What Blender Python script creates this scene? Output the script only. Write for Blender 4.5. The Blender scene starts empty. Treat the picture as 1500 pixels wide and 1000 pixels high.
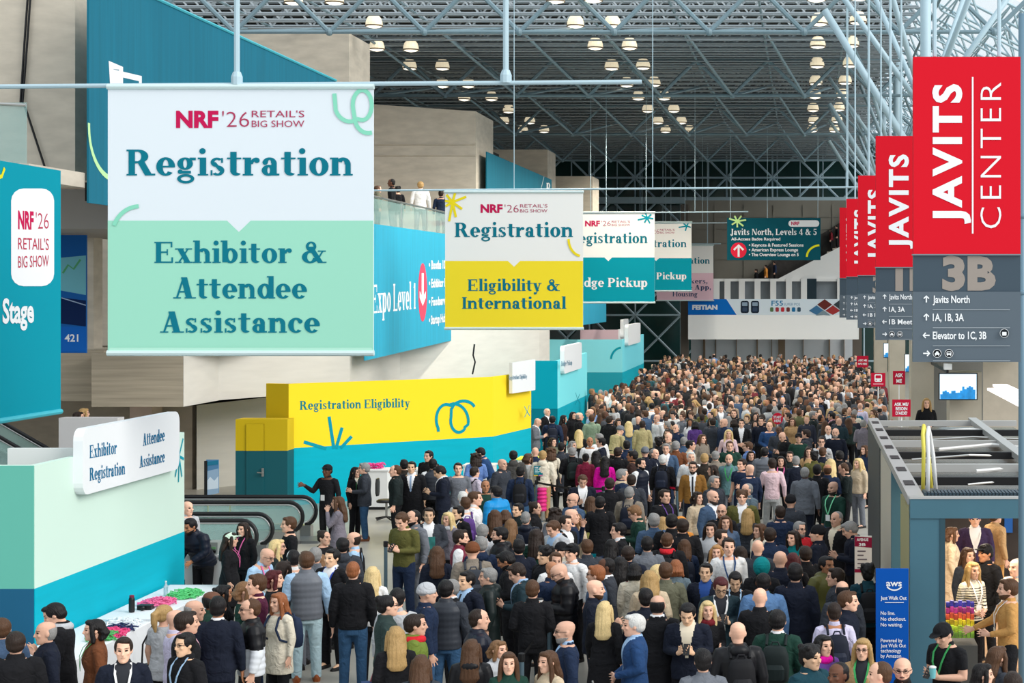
import bpy, bmesh, math, random
import numpy as np
from mathutils import Vector, Matrix, Euler

random.seed(7)
SC = bpy.context.scene
COL = SC.collection
# ---------------------------------------------------------------- camera, world, lights, exposure
FPX, CX, CY, EYE = 2600.0, 1178.0, 430.0, 5.65     # focal length and vanishing point in pixels of the 1500 x 1000 frame; eye height (m)
cam_data = bpy.data.cameras.new('camera')
cam = bpy.data.objects.new('camera', cam_data)
COL.objects.link(cam)
cam.location = (0, 0, EYE)
cam.rotation_euler = (math.pi / 2, 0, 0)
cam_data.sensor_width = 36.0
cam_data.lens = FPX / 1500 * 36.0
cam_data.shift_x = (750 - CX) / 1500
cam_data.shift_y = (CY - 500) / 1500
cam_data.clip_end = 600
SC.camera = cam

world = bpy.data.worlds.new('daylight')
SC.world = world
world.use_nodes = True
bg = world.node_tree.nodes['Background']
bg.inputs[0].default_value = (0.86, 0.94, 1.0, 1)
bg.inputs[1].default_value = 0.9

sun_d = bpy.data.lights.new('sun', 'SUN')
sun_d.energy = 1.9
sun_d.angle = math.radians(35)
sun_d.color = (1.0, 0.96, 0.9)
sun = bpy.data.objects.new('sun', sun_d)
COL.objects.link(sun)
sun.rotation_euler = Vector((-0.82, 0.40, -0.55)).to_track_quat('-Z', 'Y').to_euler()

SC.view_settings.view_transform = 'Standard'
SC.view_settings.look = 'None'
SC.view_settings.gamma = 1.0
SC.view_settings.exposure = 0.35
SC.view_settings.use_curve_mapping = False
SC.cycles.max_bounces = 5
SC.cycles.diffuse_bounces = 3
SC.cycles.transparent_max_bounces = 12


def at(px, py, d):
    s = FPX / d
    return Vector(((px - CX) / s, d, EYE + (CY - py) / s))


# ---------------------------------------------------------------- materials
def lin(c):
    return tuple((v / 255 / 12.92) if v / 255 <= 0.04045 else ((v / 255 + 0.055) / 1.055) ** 2.4 for v in c)


MATS = {}


def mat(name, rgb, rough=0.6, metal=0.0, noise=0.0, nscale=3.0, stretch=(1, 1, 1), emit=0.0, alpha=1.0, bump=0.0, spec=0.4, trans=0.0):
    if name in MATS:
        return MATS[name]
    m = bpy.data.materials.new(name)
    m.use_nodes = True
    nt = m.node_tree
    b = nt.nodes['Principled BSDF']
    c = lin(rgb)
    b.inputs['Base Color'].default_value = (*c, 1)
    b.inputs['Roughness'].default_value = rough
    b.inputs['Metallic'].default_value = metal
    b.inputs['Specular IOR Level'].default_value = spec
    if alpha < 1:
        b.inputs['Alpha'].default_value = alpha
    if trans:
        b.inputs['Transmission Weight'].default_value = trans
    if emit:
        b.inputs['Emission Color'].default_value = (*c, 1)
        b.inputs['Emission Strength'].default_value = emit
    if noise or bump:
        tc = nt.nodes.new('ShaderNodeTexCoord')
        mp = nt.nodes.new('ShaderNodeMapping')
        mp.inputs['Scale'].default_value = stretch
        nz = nt.nodes.new('ShaderNodeTexNoise')
        nz.inputs['Scale'].default_value = nscale
        nz.inputs['Detail'].default_value = 6
        nt.links.new(tc.outputs['Object'], mp.inputs[0])
        nt.links.new(mp.outputs[0], nz.inputs['Vector'])
        if noise:
            r = nt.nodes.new('ShaderNodeValToRGB')
            r.color_ramp.elements[0].position = 0.3
            r.color_ramp.elements[1].position = 0.7
            r.color_ramp.elements[0].color = (*[v * (1 - noise) for v in c], 1)
            r.color_ramp.elements[1].color = (*[min(1, v * (1 + noise)) for v in c], 1)
            nt.links.new(nz.outputs[0], r.inputs[0])
            nt.links.new(r.outputs[0], b.inputs['Base Color'])
        if bump:
            bp = nt.nodes.new('ShaderNodeBump')
            bp.inputs['Strength'].default_value = bump
            bp.inputs['Distance'].default_value = 0.05
            nt.links.new(nz.outputs[0], bp.inputs['Height'])
            nt.links.new(bp.outputs[0], b.inputs['Normal'])
    MATS[name] = m
    return m


def pmat(c):
    return mat('print ' + '-'.join(map(str, c)), c, 0.8, spec=0.12)


def objcol(name, rough=0.7, mul=1.0, bump=0.0, nscale=40.0, sheen=0.0, var=0.12):
    """takes the object's own colour, so that copies of one mesh can differ"""
    if name in MATS:
        return MATS[name]
    m = bpy.data.materials.new(name)
    m.use_nodes = True
    nt = m.node_tree
    b = nt.nodes['Principled BSDF']
    oi = nt.nodes.new('ShaderNodeObjectInfo')
    tc = nt.nodes.new('ShaderNodeTexCoord')
    nz = nt.nodes.new('ShaderNodeTexNoise')
    nz.inputs['Scale'].default_value = nscale
    nt.links.new(tc.outputs['Object'], nz.inputs['Vector'])
    mr = nt.nodes.new('ShaderNodeMapRange')
    mr.inputs['To Min'].default_value = mul * (1 - var)
    mr.inputs['To Max'].default_value = mul * (1 + var)
    nt.links.new(nz.outputs[0], mr.inputs[0])
    mx = nt.nodes.new('ShaderNodeVectorMath')
    mx.operation = 'SCALE'
    nt.links.new(oi.outputs['Color'], mx.inputs[0])
    nt.links.new(mr.outputs[0], mx.inputs['Scale'])
    nt.links.new(mx.outputs[0], b.inputs['Base Color'])
    b.inputs['Roughness'].default_value = rough
    b.inputs['Specular IOR Level'].default_value = 0.25
    MATS[name] = m
    return m


# ---------------------------------------------------------------- mesh helpers
class MB:
    def __init__(self):
        self.v, self.f, self.m = [], [], []

    def face(self, pts, m=0):
        i = len(self.v)
        self.v += [tuple(p) for p in pts]
        self.f.append(tuple(range(i, i + len(pts))))
        self.m.append(m)

    def box(self, x0, x1, y0, y1, z0, z1, m=0):
        i = len(self.v)
        self.v += [(x0, y0, z0), (x1, y0, z0), (x1, y1, z0), (x0, y1, z0), (x0, y0, z1), (x1, y0, z1), (x1, y1, z1), (x0, y1, z1)]
        for q in ((0, 3, 2, 1), (4, 5, 6, 7), (0, 1, 5, 4), (1, 2, 6, 5), (2, 3, 7, 6), (3, 0, 4, 7)):
            self.f.append(tuple(i + k for k in q))
            self.m.append(m)
        return self

    def prism(self, poly, off, m=0):
        """poly: list of Vectors (one face), off: Vector thickness"""
        off = Vector(off)
        n = len(poly)
        i = len(self.v)
        self.v += [tuple(Vector(p)) for p in poly] + [tuple(Vector(p) + off) for p in poly]
        self.f.append(tuple(range(i, i + n)))
        self.f.append(tuple(range(i + 2 * n - 1, i + n - 1, -1)))
        self.m += [m, m]
        for k in range(n):
            k2 = (k + 1) % n
            self.f.append((i + k2, i + k, i + n + k, i + n + k2))
            self.m.append(m)
        return self

    def loft(self, rings, m=0, caps=True):
        n = len(rings[0])
        i = len(self.v)
        for r in rings:
            self.v += [tuple(p) for p in r]
        for a in range(len(rings) - 1):
            for k in range(n):
                k2 = (k + 1) % n
                self.f.append((i + a * n + k, i + a * n + k2, i + (a + 1) * n + k2, i + (a + 1) * n + k))
                self.m.append(m)
        if caps:
            self.f.append(tuple(i + k for k in range(n - 1, -1, -1)))
            j = i + (len(rings) - 1) * n
            self.f.append(tuple(j + k for k in range(n)))
            self.m += [m, m]
        return self

    def tube(self, pts, r, n=8, m=0):
        pts = [Vector(p) for p in pts]
        rr = list(r) if isinstance(r, (list, tuple)) else [r] * len(pts)
        rings = []
        ref = None
        for k, p in enumerate(pts):
            t = (pts[min(k + 1, len(pts) - 1)] - pts[max(k - 1, 0)])
            t = t.normalized() if t.length > 1e-9 else Vector((0, 0, 1))
            if ref is None:
                ref = Vector((1, 0, 0)) if abs(t.x) < 0.8 else Vector((0, 1, 0))
            a = (ref - t * ref.dot(t)).normalized()
            ref = a
            b = t.cross(a)
            rings.append([p + (a * math.cos(q) + b * math.sin(q)) * rr[k] for q in [2 * math.pi * j / n for j in range(n)]])
        return self.loft(rings, m)

    def ell(self, c, r, n=14, h=8, m=0, M=None):
        rings = []
        for a in range(h + 1):
            th = math.pi * a / h
            sr = max(math.sin(th), 0.02)
            ring = []
            for j in range(n):
                q = 2 * math.pi * j / n
                p = Vector((c[0] + r[0] * sr * math.cos(q), c[1] + r[1] * sr * math.sin(q), c[2] - r[2] * math.cos(th)))
                ring.append(M @ p if M is not None else p)
            rings.append(ring)
        return self.loft(rings, m)

    def lathe(self, prof, c=(0, 0, 0), n=20, m=0, caps=True):
        rings = [[Vector((c[0] + max(r, 1e-4) * math.cos(2 * math.pi * j / n), c[1] + max(r, 1e-4) * math.sin(2 * math.pi * j / n), c[2] + z)) for j in range(n)] for r, z in prof]
        return self.loft(rings, m, caps)

    def mesh(self, name, mats):
        me = bpy.data.meshes.new(name)
        me.from_pydata(self.v, [], self.f)
        for mm in (mats if isinstance(mats, (list, tuple)) else [mats]):
            me.materials.append(mm)
        me.polygons.foreach_set('material_index', self.m)
        me.update()
        return me

    def build(self, name, mats, parent=None, smooth=False, world=True):
        me = self.mesh(name, mats)
        if smooth:
            me.polygons.foreach_set('use_smooth', [True] * len(me.polygons))
        o = bpy.data.objects.new(name, me)
        COL.objects.link(o)
        if parent is not None:
            o.parent = parent
            if world:
                o.matrix_parent_inverse = PINV(parent)
        return o


def PINV(p):
    return Matrix.LocRotScale(p.location, p.rotation_euler, p.scale).inverted()


def tag(o, label=None, cat=None, group=None, kind=None):
    if label:
        o['label'] = label
    if cat:
        o['category'] = cat
    if group:
        o['group'] = group
    if kind:
        o['kind'] = kind
    return o


def thing(name, label, cat, loc=(0, 0, 0), group=None):
    o = bpy.data.objects.new(name, None)
    o.empty_display_size = 0.2
    COL.objects.link(o)
    o.location = loc
    return tag(o, label, cat, group)


def struct(name, mb, m, smooth=False, label=None):
    o = mb.build(name, m, None, smooth)
    o['kind'] = 'structure'
    if label:
        o['label'] = label
    return o


# ---------------------------------------------------------------- lettering
ASC, XH, CAP, DSC, T, HT = 0.72, 0.47, 0.68, -0.2, 0.155, 0.05


def R_(x0, y0, x1, y1):
    return [[(x0, y0), (x1, y0), (x1, y1), (x0, y1)]]


def RING(cx, cy, rx, ry, ts, tt, a0=0, a1=360, n=20):
    ts, tt = (ts * 1.14 if ts > 0.1 else ts * 1.05), tt + 0.012
    out = []
    for k in range(n):
        a, b = [math.radians(a0 + (a1 - a0) * q / n) for q in (k, k + 1)]
        o = lambda t: (cx + rx * math.cos(t), cy + ry * math.sin(t))
        i = lambda t: (cx + (rx - ts) * math.cos(t), cy + (ry - tt) * math.sin(t))
        out.append([i(a), o(a), o(b), i(b)])
    return out


def DOT(cx, cy, r, n=14):
    return [[(cx + r * math.cos(2 * math.pi * k / n), cy + r * math.sin(2 * math.pi * k / n)) for k in range(n)]]


def DG(x0, y0, x1, y1, w):
    return [[(x0, y0), (x0 + w, y0), (x1 + w, y1), (x1, y1)]]


def STEM(x, y0, y1, top='l', bot='b', t=T):
    out = R_(x, y0, x + t, y1)
    for side, y, sg in ((bot, y0, 1), (top, y1, -1)):
        if side == 'n':
            continue
        xl = x - (0.05 if side in 'bl' else 0)
        xr = x + t + (0.05 if side in 'br' else 0)
        ya, yb = (y, y + 0.04) if sg > 0 else (y - 0.045, y)
        out += R_(xl, ya, xr, yb)
    return out


def arch(x):
    return RING(x + 0.1, 0.29, 0.185, 0.185, 0.13, 0.075, 0, 150, 12) + R_(x + 0.155, 0, x + 0.285, 0.29) + R_(x + 0.105, 0, x + 0.335, 0.04)


def FL(polys, w):
    return [[(w - x, y) for x, y in reversed(p)] for p in polys]


SER = {
    'i': (0.27, STEM(0.065, 0, XH) + DOT(0.13, 0.64, 0.078)), 'l': (0.27, STEM(0.065, 0, ASC)),
    'n': (0.56, STEM(0.05, 0, XH) + arch(0.22)), 'h': (0.56, STEM(0.05, 0, ASC) + arch(0.22)),
    'm': (0.85, STEM(0.05, 0, XH) + arch(0.22) + arch(0.51)),
    'r': (0.42, STEM(0.05, 0, XH) + RING(0.33, 0.3, 0.15, 0.17, 0.07, 0.07, 70, 180, 8) + DOT(0.345, 0.395, 0.07)),
    'u': (0.57, STEM(0.05, 0.15, XH, 'l', 'n') + RING(0.235, 0.17, 0.185, 0.18, 0.13, 0.075, 180, 330, 12) + STEM(0.37, 0, XH, 'l', 'r')),
    'a': (0.48, RING(0.22, 0.32, 0.175, 0.155, 0.12, 0.05, 0, 170, 12) + DOT(0.115, 0.34, 0.065) + R_(0.265, 0, 0.395, 0.33) + RING(0.2, 0.135, 0.17, 0.145, 0.12, 0.05) + R_(0.38, 0, 0.46, 0.05)),
    'b': (0.54, STEM(0.04, 0.02, ASC, 'l', 'n') + RING(0.29, 0.235, 0.22, 0.245, 0.13, 0.06)),
    'd': (0.56, STEM(0.37, 0, ASC, 'l', 'r') + RING(0.25, 0.235, 0.22, 0.245, 0.13, 0.06)),
    'p': (0.54, STEM(0.05, DSC, XH) + RING(0.3, 0.235, 0.21, 0.245, 0.13, 0.06)),
    'g': (0.5, RING(0.22, 0.31, 0.19, 0.165, 0.125, 0.04) + RING(0.235, -0.085, 0.21, 0.125, 0.085, 0.055) + R_(0.06, 0.05, 0.36, 0.125) + R_(0.33, 0.4, 0.48, 0.47) + DOT(0.1, 0.1, 0.06)),
    'o': (0.51, RING(0.255, 0.235, 0.235, 0.245, 0.14, 0.045)),
    'e': (0.49, RING(0.25, 0.235, 0.23, 0.245, 0.14, 0.05, 0, 318) + R_(0.1, 0.21, 0.475, 0.255)),
    'c': (0.46, RING(0.25, 0.235, 0.23, 0.245, 0.14, 0.05, 50, 315) + DOT(0.375, 0.36, 0.068)),
    's': (0.42, RING(0.2, 0.345, 0.155, 0.125, 0.09, 0.045, 40, 265, 12) + RING(0.215, 0.13, 0.165, 0.135, 0.1, 0.045, -140, 85, 12) + DG(0.25, 0.12, 0.07, 0.35, 0.1) + R_(0.3, 0.33, 0.345, 0.46) + R_(0.045, 0.0, 0.09, 0.14)),
    't': (0.38, STEM(0.09, 0.1, 0.62, 'n', 'n') + R_(0.01, 0.425, 0.36, XH) + RING(0.235, 0.13, 0.145, 0.135, 0.135, 0.06, 180, 320, 10)),
    'x': (0.54, DG(0.31, 0, 0.06, XH, 0.17) + DG(0.08, 0, 0.38, XH, 0.055) + R_(0.0, 0, 0.2, 0.04) + R_(0.26, 0, 0.54, 0.04) + R_(0, 0.43, 0.27, XH) + R_(0.32, 0.43, 0.52, XH)),
    'v': (0.52, DG(0.2, 0, 0.04, XH, 0.16) + DG(0.25, 0, 0.4, XH, 0.055) + R_(-0.01, 0.43, 0.25, XH) + R_(0.32, 0.43, 0.52, XH)),
    'y': (0.52, DG(0.2, 0, 0.04, XH, 0.16) + DG(0.17, -0.17, 0.4, XH, 0.06) + R_(-0.01, 0.43, 0.25, XH) + R_(0.32, 0.43, 0.52, XH) + DOT(0.13, -0.14, 0.075)),
    'k': (0.56, STEM(0.05, 0, ASC) + DG(0.17, 0.2, 0.4, XH, 0.055) + DG(0.34, 0, 0.2, 0.28, 0.17) + R_(0.33, 0.43, 0.52, XH) + R_(0.3, 0, 0.57, 0.04)),
    'R': (0.7, STEM(0.06, 0, CAP) + RING(0.3, 0.5, 0.24, 0.18, 0.15, 0.055, -90, 90, 14) + R_(0.18, 0.625, 0.31, CAP) + R_(0.18, 0.32, 0.31, 0.375) + DG(0.46, 0, 0.27, 0.36, 0.18) + R_(0.5, 0, 0.71, 0.05)),
    'P': (0.61, STEM(0.06, 0, CAP) + RING(0.3, 0.49, 0.26, 0.19, 0.15, 0.055, -90, 90, 14) + R_(0.18, 0.625, 0.31, CAP) + R_(0.18, 0.3, 0.31, 0.355)),
    'B': (0.66, STEM(0.06, 0, CAP, 'l', 'l') + RING(0.3, 0.515, 0.22, 0.165, 0.14, 0.055, -90, 90, 12) + RING(0.3, 0.19, 0.28, 0.19, 0.155, 0.055, -90, 90, 12) + R_(0.18, 0.625, 0.31, CAP) + R_(0.18, 0.335, 0.31, 0.38) + R_(0.18, 0, 0.31, 0.05)),
    'E': (0.63, STEM(0.06, 0, CAP, 'l', 'l') + R_(0.18, 0.63, 0.56, CAP) + R_(0.18, 0, 0.58, 0.05) + R_(0.18, 0.32, 0.42, 0.37) + R_(0.51, 0.5, 0.56, CAP) + R_(0.53, 0, 0.58, 0.18) + R_(0.385, 0.25, 0.425, 0.44)),
    'L': (0.58, STEM(0.06, 0, CAP, 'b', 'l') + R_(0.18, 0, 0.55, 0.05) + R_(0.5, 0, 0.55, 0.19)),
    'I': (0.32, STEM(0.09, 0, CAP, 'b', 'b')), 'H': (0.78, STEM(0.07, 0, CAP, 'b', 'b') + STEM(0.57, 0, CAP, 'b', 'b') + R_(0.2, 0.32, 0.58, 0.37)),
    'N': (0.76, STEM(0.09, 0, CAP, 'l', 'b', 0.055) + STEM(0.62, 0, CAP, 'b', 'n', 0.055) + DG(0.5, 0, 0.08, CAP, 0.175)),
    'A': (0.7, DG(0.4, 0, 0.24, CAP, 0.19) + DG(0.08, 0, 0.29, CAP, 0.06) + R_(0.17, 0.19, 0.46, 0.24) + R_(0.0, 0, 0.24, 0.04) + R_(0.35, 0, 0.7, 0.04)),
    'S': (0.54, RING(0.26, 0.505, 0.2, 0.18, 0.125, 0.05, 40, 265, 14) + RING(0.28, 0.185, 0.21, 0.19, 0.13, 0.05, -140, 85, 14) + DG(0.32, 0.17, 0.09, 0.5, 0.15) + R_(0.41, 0.48, 0.46, 0.67) + R_(0.06, 0.0, 0.11, 0.2)),
    'J': (0.42, STEM(0.18, 0.02, CAP, 'b', 'n') + RING(0.165, 0.03, 0.15, 0.15, 0.1, 0.06, 180, 360, 10) + DOT(0.075, 0.05, 0.07)),
    '1': (0.36, STEM(0.13, 0, CAP, 'n', 'b') + DG(0.03, 0.55, 0.14, 0.66, 0.1)),
    '4': (0.56, R_(0.3, 0, 0.43, CAP) + DG(0.02, 0.18, 0.3, CAP, 0.06) + R_(0.02, 0.16, 0.54, 0.22) + R_(0.24, 0, 0.5, 0.04)),
    '5': (0.52, RING(0.22, 0.21, 0.25, 0.22, 0.14, 0.05, -150, 110, 14) + R_(0.08, 0.36, 0.13, CAP) + R_(0.08, 0.58, 0.44, CAP) + DOT(0.09, 0.1, 0.07)),
    '&': (0.8, RING(0.31, 0.53, 0.16, 0.16, 0.085, 0.045) + RING(0.28, 0.19, 0.25, 0.2, 0.14, 0.05, 60, 350) + DG(0.52, 0, 0.2, 0.52, 0.17) + DG(0.45, 0.06, 0.64, 0.38, 0.055) + R_(0.52, 0.36, 0.76, 0.4) + R_(0.55, 0, 0.78, 0.04)),
    ',': (0.24, DOT(0.12, 0.08, 0.08) + DG(0.06, -0.14, 0.15, 0.06, 0.05)), '.': (0.24, DOT(0.12, 0.08, 0.08)), ' ': (0.25, []),
}


def serif(text):
    x, out = 0.0, []
    for ch in text:
        w, ps = SER.get(ch, SER['o'])
        out += [[(px + x, py) for px, py in p] for p in ps]
        x += w + 0.012
    return x, CAP, out


_fontcache = {}


def sans(text, bold=0.0, sp=1.0):
    key = (text, bold, sp)
    if key not in _fontcache:
        cu = bpy.data.curves.new('lettering', 'FONT')
        cu.body = text
        cu.size = 1.0
        cu.space_character = sp
        cu.offset = bold
        cu.resolution_u = 3
        o = bpy.data.objects.new('lettering', cu)
        COL.objects.link(o)
        me = bpy.data.meshes.new_from_object(o.evaluated_get(bpy.context.evaluated_depsgraph_get()))
        vs = [(v.co.x, v.co.y) for v in me.vertices]
        ps = [[vs[i] for i in p.vertices] for p in me.polygons]
        bpy.data.objects.remove(o)
        bpy.data.curves.remove(cu)
        bpy.data.meshes.remove(me)
        x0 = min(v[0] for v in vs)
        _fontcache[key] = (max(v[0] for v in vs) - x0, max(v[1] for v in vs), [[(x - x0, y) for x, y in p] for p in ps])
    return _fontcache[key]


class Plane:
    """a flat printed surface: drawn in photo pixels, converted to metres on the surface itself"""

    def __init__(self, parent, O, U, N, part='print'):
        self.O, self.U, self.N = Vector(O), Vector(U).normalized(), Vector(N).normalized()
        self.V = Vector((0, 0, 1)) if abs(self.N.z) < 0.5 else Vector((0, 1, 0))
        self.parent, self.part = parent, part
        self.mb, self.z = {}, 0.003

    def uv(self, px, py):
        d = Vector(((px - CX) / FPX, 1.0, (CY - py) / FPX))
        c = Vector((0, 0, EYE))
        t = (self.O - c).dot(self.N) / d.dot(self.N)
        p = c + d * t - self.O
        return p.dot(self.U), p.dot(self.V)

    def _add(self, polys, col, part):
        mb = self.mb.setdefault((part or self.part, col), MB())
        self.z += 0.001
        for i, p in enumerate(polys):
            o = self.O + self.N * (self.z + 0.00001 * (i % 60))
            mb.face([o + self.U * u + self.V * v for u, v in p])

    def poly(self, pts, col, part=None):
        self._add([[self.uv(*p) for p in pts]], col, part)

    def rrect(self, x0, y0, x1, y1, r, col, part=None):
        pts = []
        for cx, cy, a in ((x1 - r, y1 - r, 0), (x0 + r, y1 - r, 90), (x0 + r, y0 + r, 180), (x1 - r, y0 + r, 270)):
            pts += [(cx + r * math.cos(math.radians(a + q)), cy + r * math.sin(math.radians(a + q))) for q in (0, 22, 45, 68, 90)]
        self.poly(pts[::-1], col, part)

    def disc(self, cx, cy, rx, ry, col, part=None):
        self.poly([(cx + rx * math.cos(a), cy - ry * math.sin(a)) for a in [2 * math.pi * k / 24 for k in range(24)]], col, part)

    def ribbon(self, pts, w, col, part=None):
        ps = [Vector(self.uv(*p)) for p in pts]
        k = abs(self.uv(pts[0][0], pts[0][1] + w)[1] - ps[0][1])
        L, Rr = [], []
        for i, p in enumerate(ps):
            t = (ps[min(i + 1, len(ps) - 1)] - ps[max(i - 1, 0)]).normalized()
            n = Vector((-t.y, t.x)) * k / 2
            L.append(p + n)
            Rr.append(p - n)
        self._add([[tuple(Rr[i]), tuple(Rr[i + 1]), tuple(L[i + 1]), tuple(L[i])] for i in range(len(ps) - 1)], col, part)

    def text(self, s, x0, y0, x1, hpx, col, font='serif', bold=0.0, part='lettering', y1=None, sp=1.0):
        """baseline from (x0,y0) to (x1,y1); hpx: cap height in pixels at the left end"""
        w, cap, polys = serif(s) if font == 'serif' else sans(s, bold, sp)
        if font != 'serif':
            cap = 0.73
        a, b = Vector(self.uv(x0, y0)), Vector(self.uv(x1, y0 if y1 is None else y1))
        h = self.uv(x0, y0 - hpx)[1] - a.y
        sx, sy = (b - a).length / w, h / cap
        t = (b - a).normalized()
        n = Vector((0, 1)) if abs(t.x) > 0.7 else Vector((-t.y, t.x))
        if abs(t.x) <= 0.7:   # a rotated line: the cap height runs across
            sy = abs(self.uv(x0 - hpx, y0)[0] - a.x) / cap
        self._add([[tuple(a + t * (x * sx) + n * (y * sy)) for x, y in p] for p in polys], col, part)

    def star(self, cx, cy, rays, w, col):
        for dx, dy in rays:
            self.ribbon([(cx, cy), (cx + dx, cy + dy)], w, col)

    def done(self):
        for (part, col), mb in self.mb.items():
            mb.build(part, pmat(col), self.parent)


def front(parent, d, part='print'):
    return Plane(parent, (0, d, 0), (1, 0, 0), (0, -1, 0), part)


def side(parent, X, part='print'):
    return Plane(parent, (X, 0, 0), (0, 1, 0), (1, 0, 0), part)


TEAL, TEALD, MINT, YEL, WHITE, NRFRED = (8, 152, 172), (12, 118, 138), (160, 222, 198), (250, 226, 40), (236, 238, 240), (200, 26, 84)
# ================================================================ the hall
M_floor = mat('floor terrazzo', (176, 172, 162), 0.35, noise=0.08, nscale=1.2, spec=0.35)
M_conc = mat('board-formed concrete', (204, 194, 178), 0.85, noise=0.10, nscale=1.6, stretch=(1, 1, 3), bump=0.12)
M_conc_d = mat('board-marked concrete', (178, 166, 146), 0.85, noise=0.16, nscale=1.2, stretch=(0.35, 0.35, 8), bump=0.2)
M_conc_l = mat('pale concrete', (214, 210, 202), 0.85, noise=0.05, nscale=1.4, stretch=(0.5, 0.5, 4))
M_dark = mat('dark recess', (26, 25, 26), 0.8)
M_steel = mat('blue grey painted steel', (122, 146, 156), 0.5, noise=0.05)
M_steel_l = mat('pale blue painted steel', (176, 200, 210), 0.45)
M_steel_d = mat('grey painted joists', (146, 156, 162), 0.55)
M_deck = mat('dark roof deck', (52, 55, 58), 0.8, noise=0.2, nscale=0.6)
M_glassd = mat('dark green tinted glass', (26, 62, 58), 0.12, noise=0.35, nscale=0.25, spec=0.6)
M_white = mat('white paint', (232, 232, 230), 0.55)
M_black = mat('black plastic', (22, 22, 24), 0.45)
M_chrome = mat('brushed steel', (190, 190, 188), 0.3, metal=0.9)
M_greyp = mat('warm grey wall panel', (128, 124, 114), 0.75, noise=0.06, nscale=0.6)

struct('floor', MB().box(-40, 30, 6, 150, -0.2, 0), M_floor)

# ---- ceiling: dark deck on the left and middle, glass on the right
ZN, ZD = 14.05, 17.2
struct('ceiling', MB().box(-34, 4.0, 67, 146, ZD, ZD + 0.2), M_deck)
gl = MB()
gl.face([(4.0, 60, ZD), (16, 60, 11.0), (16, 146, 11.0), (4.0, 146, ZD)])
M_sky = bpy.data.materials.new('skylight glass')
M_sky.use_nodes = True
nt = M_sky.node_tree
b = nt.nodes['Principled BSDF']
b.inputs['Base Color'].default_value = (0.75, 0.9, 0.95, 1)
b.inputs['Roughness'].default_value = 0.1
b.inputs['Alpha'].default_value = 0.22
struct('window_1', gl, M_sky)
gw = MB()
gw.face([(16, 60, 0), (16, 146, 0), (16, 146, 11), (16, 60, 11)])
struct('window_2', gw, M_sky)


def bars(mb, segs, r, n=5):
    for a, c in segs:
        mb.tube([a, c], r, n)


joist = MB()
y = 57.6
k = 0
while y < 134:
    z0, z1 = 15.7, 16.6
    joist.tube([(-32, y, z0), (4, y, z0)], 0.055, 4)
    joist.tube([(-32, y, z1), (4, y, z1)], 0.055, 4)
    joist.tube([(-32, y + 0.5, 15.25), (4, y + 0.5, 15.25)], 0.035, 4)
    xx = -32 + (k % 2) * 0.75
    while xx < 3:
        joist.tube([(xx, y, z0), (xx + 0.75, y, z1)], 0.04, 3)
        joist.tube([(xx + 0.75, y, z1), (xx + 1.5, y, z0)], 0.04, 3)
        xx += 1.5
    y += 1.52
    k += 1
struct('ceiling_joists', joist, M_steel_d)

fr = MB()
XS = [-30.5 + 3.05 * i for i in range(13)]
rows = [20.4, 38.7, 57.0, 75.3, 93.6, 111.9]
for j, y in enumerate(rows):
    off = 0.0 if j % 2 == 0 else 0.0
    fr.tube([(-31, y, ZN), (6, y, ZN)], 0.07, 6)
    fr.tube([(-31, y, ZN + 1.5), (6, y, ZN + 1.5)], 0.06, 6)
    for x in XS:
        fr.tube([(x, y, ZN), (x + 1.525, y, ZN + 1.5)], 0.075, 6)
        fr.tube([(x + 1.525, y, ZN + 1.5), (x + 3.05, y, ZN)], 0.075, 6)
        fr.ell((x, y, ZN), (0.13, 0.13, 0.13), 8, 6)
for x in XS:
    for j in range(2, len(rows) - 1):
        y0, y1 = rows[j], rows[j + 1]
        ym = (y0 + y1) / 2
        fr.tube([(x, y0, ZN), (x + 1.525, ym, ZN + 1.5)], 0.06, 5)
        fr.tube([(x + 1.525, ym, ZN + 1.5), (x + 3.05, y1, ZN)], 0.06, 5)
    fr.tube([(x + 1.525, 20, ZN + 1.5), (x + 1.525, 132, ZN + 1.5)], 0.05, 5)
struct('ceiling_space_frame', fr, M_steel)

# lattice under the glass on the right
la = MB()
for y in np.arange(60, 146, 3.05):
    for x in np.arange(4, 15.9, 1.5):
        z = lambda q: ZD - 0.25 - (q - 4) * (ZD - 11) / 12
        la.tube([(x, y, z(x)), (x + 1.5, y, z(x + 1.5))], 0.05, 4)
        la.tube([(x, y, z(x)), (x, y + 3.05, z(x))], 0.045, 4)
        la.tube([(x, y, z(x)), (x + 0.75, y + 1.52, z(x + 0.75) - 1.1)], 0.04, 4)
        la.tube([(x + 1.5, y, z(x + 1.5)), (x + 0.75, y + 1.52, z(x + 0.75) - 1.1)], 0.04, 4)
        la.tube([(x, y + 3.05, z(x)), (x + 0.75, y + 1.52, z(x + 0.75) - 1.1)], 0.04, 4)
        la.tube([(x + 0.75, y + 1.52, z(x + 0.75) - 1.1), (x + 2.25, y + 1.52, z(x + 2.25) - 1.1)], 0.04, 4)
struct('ceiling_lattice', la, M_steel_l)

# big tube trusses and column tree on the right
col = MB()
for X, d in ((3.6, 52.6), (4.1, 78.6), (4.35, 97.6)):
    col.tube([(X, d, 7.5), (X, d, 16.5)], 0.16, 10)
    nz = 11.0
    for dx, dy in ((-3.0, 0), (3.0, 0), (-1.5, 3), (1.5, 3), (-1.5, -3), (1.5, -3)):
        col.tube([(X, d, nz), (X + dx, d + dy, 15.2)], 0.085, 8)
    col.tube([(X, d, 9.6), (X + 3.5, d, 12.6)], 0.1, 8)
    col.tube([(X, d, 9.2), (X - 3.0, d, 14.05)], 0.11, 8)
    col.ell((X, d, nz), (0.25, 0.25, 0.25), 10, 8)
struct('column_tree', col, M_steel_l, True)

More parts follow.
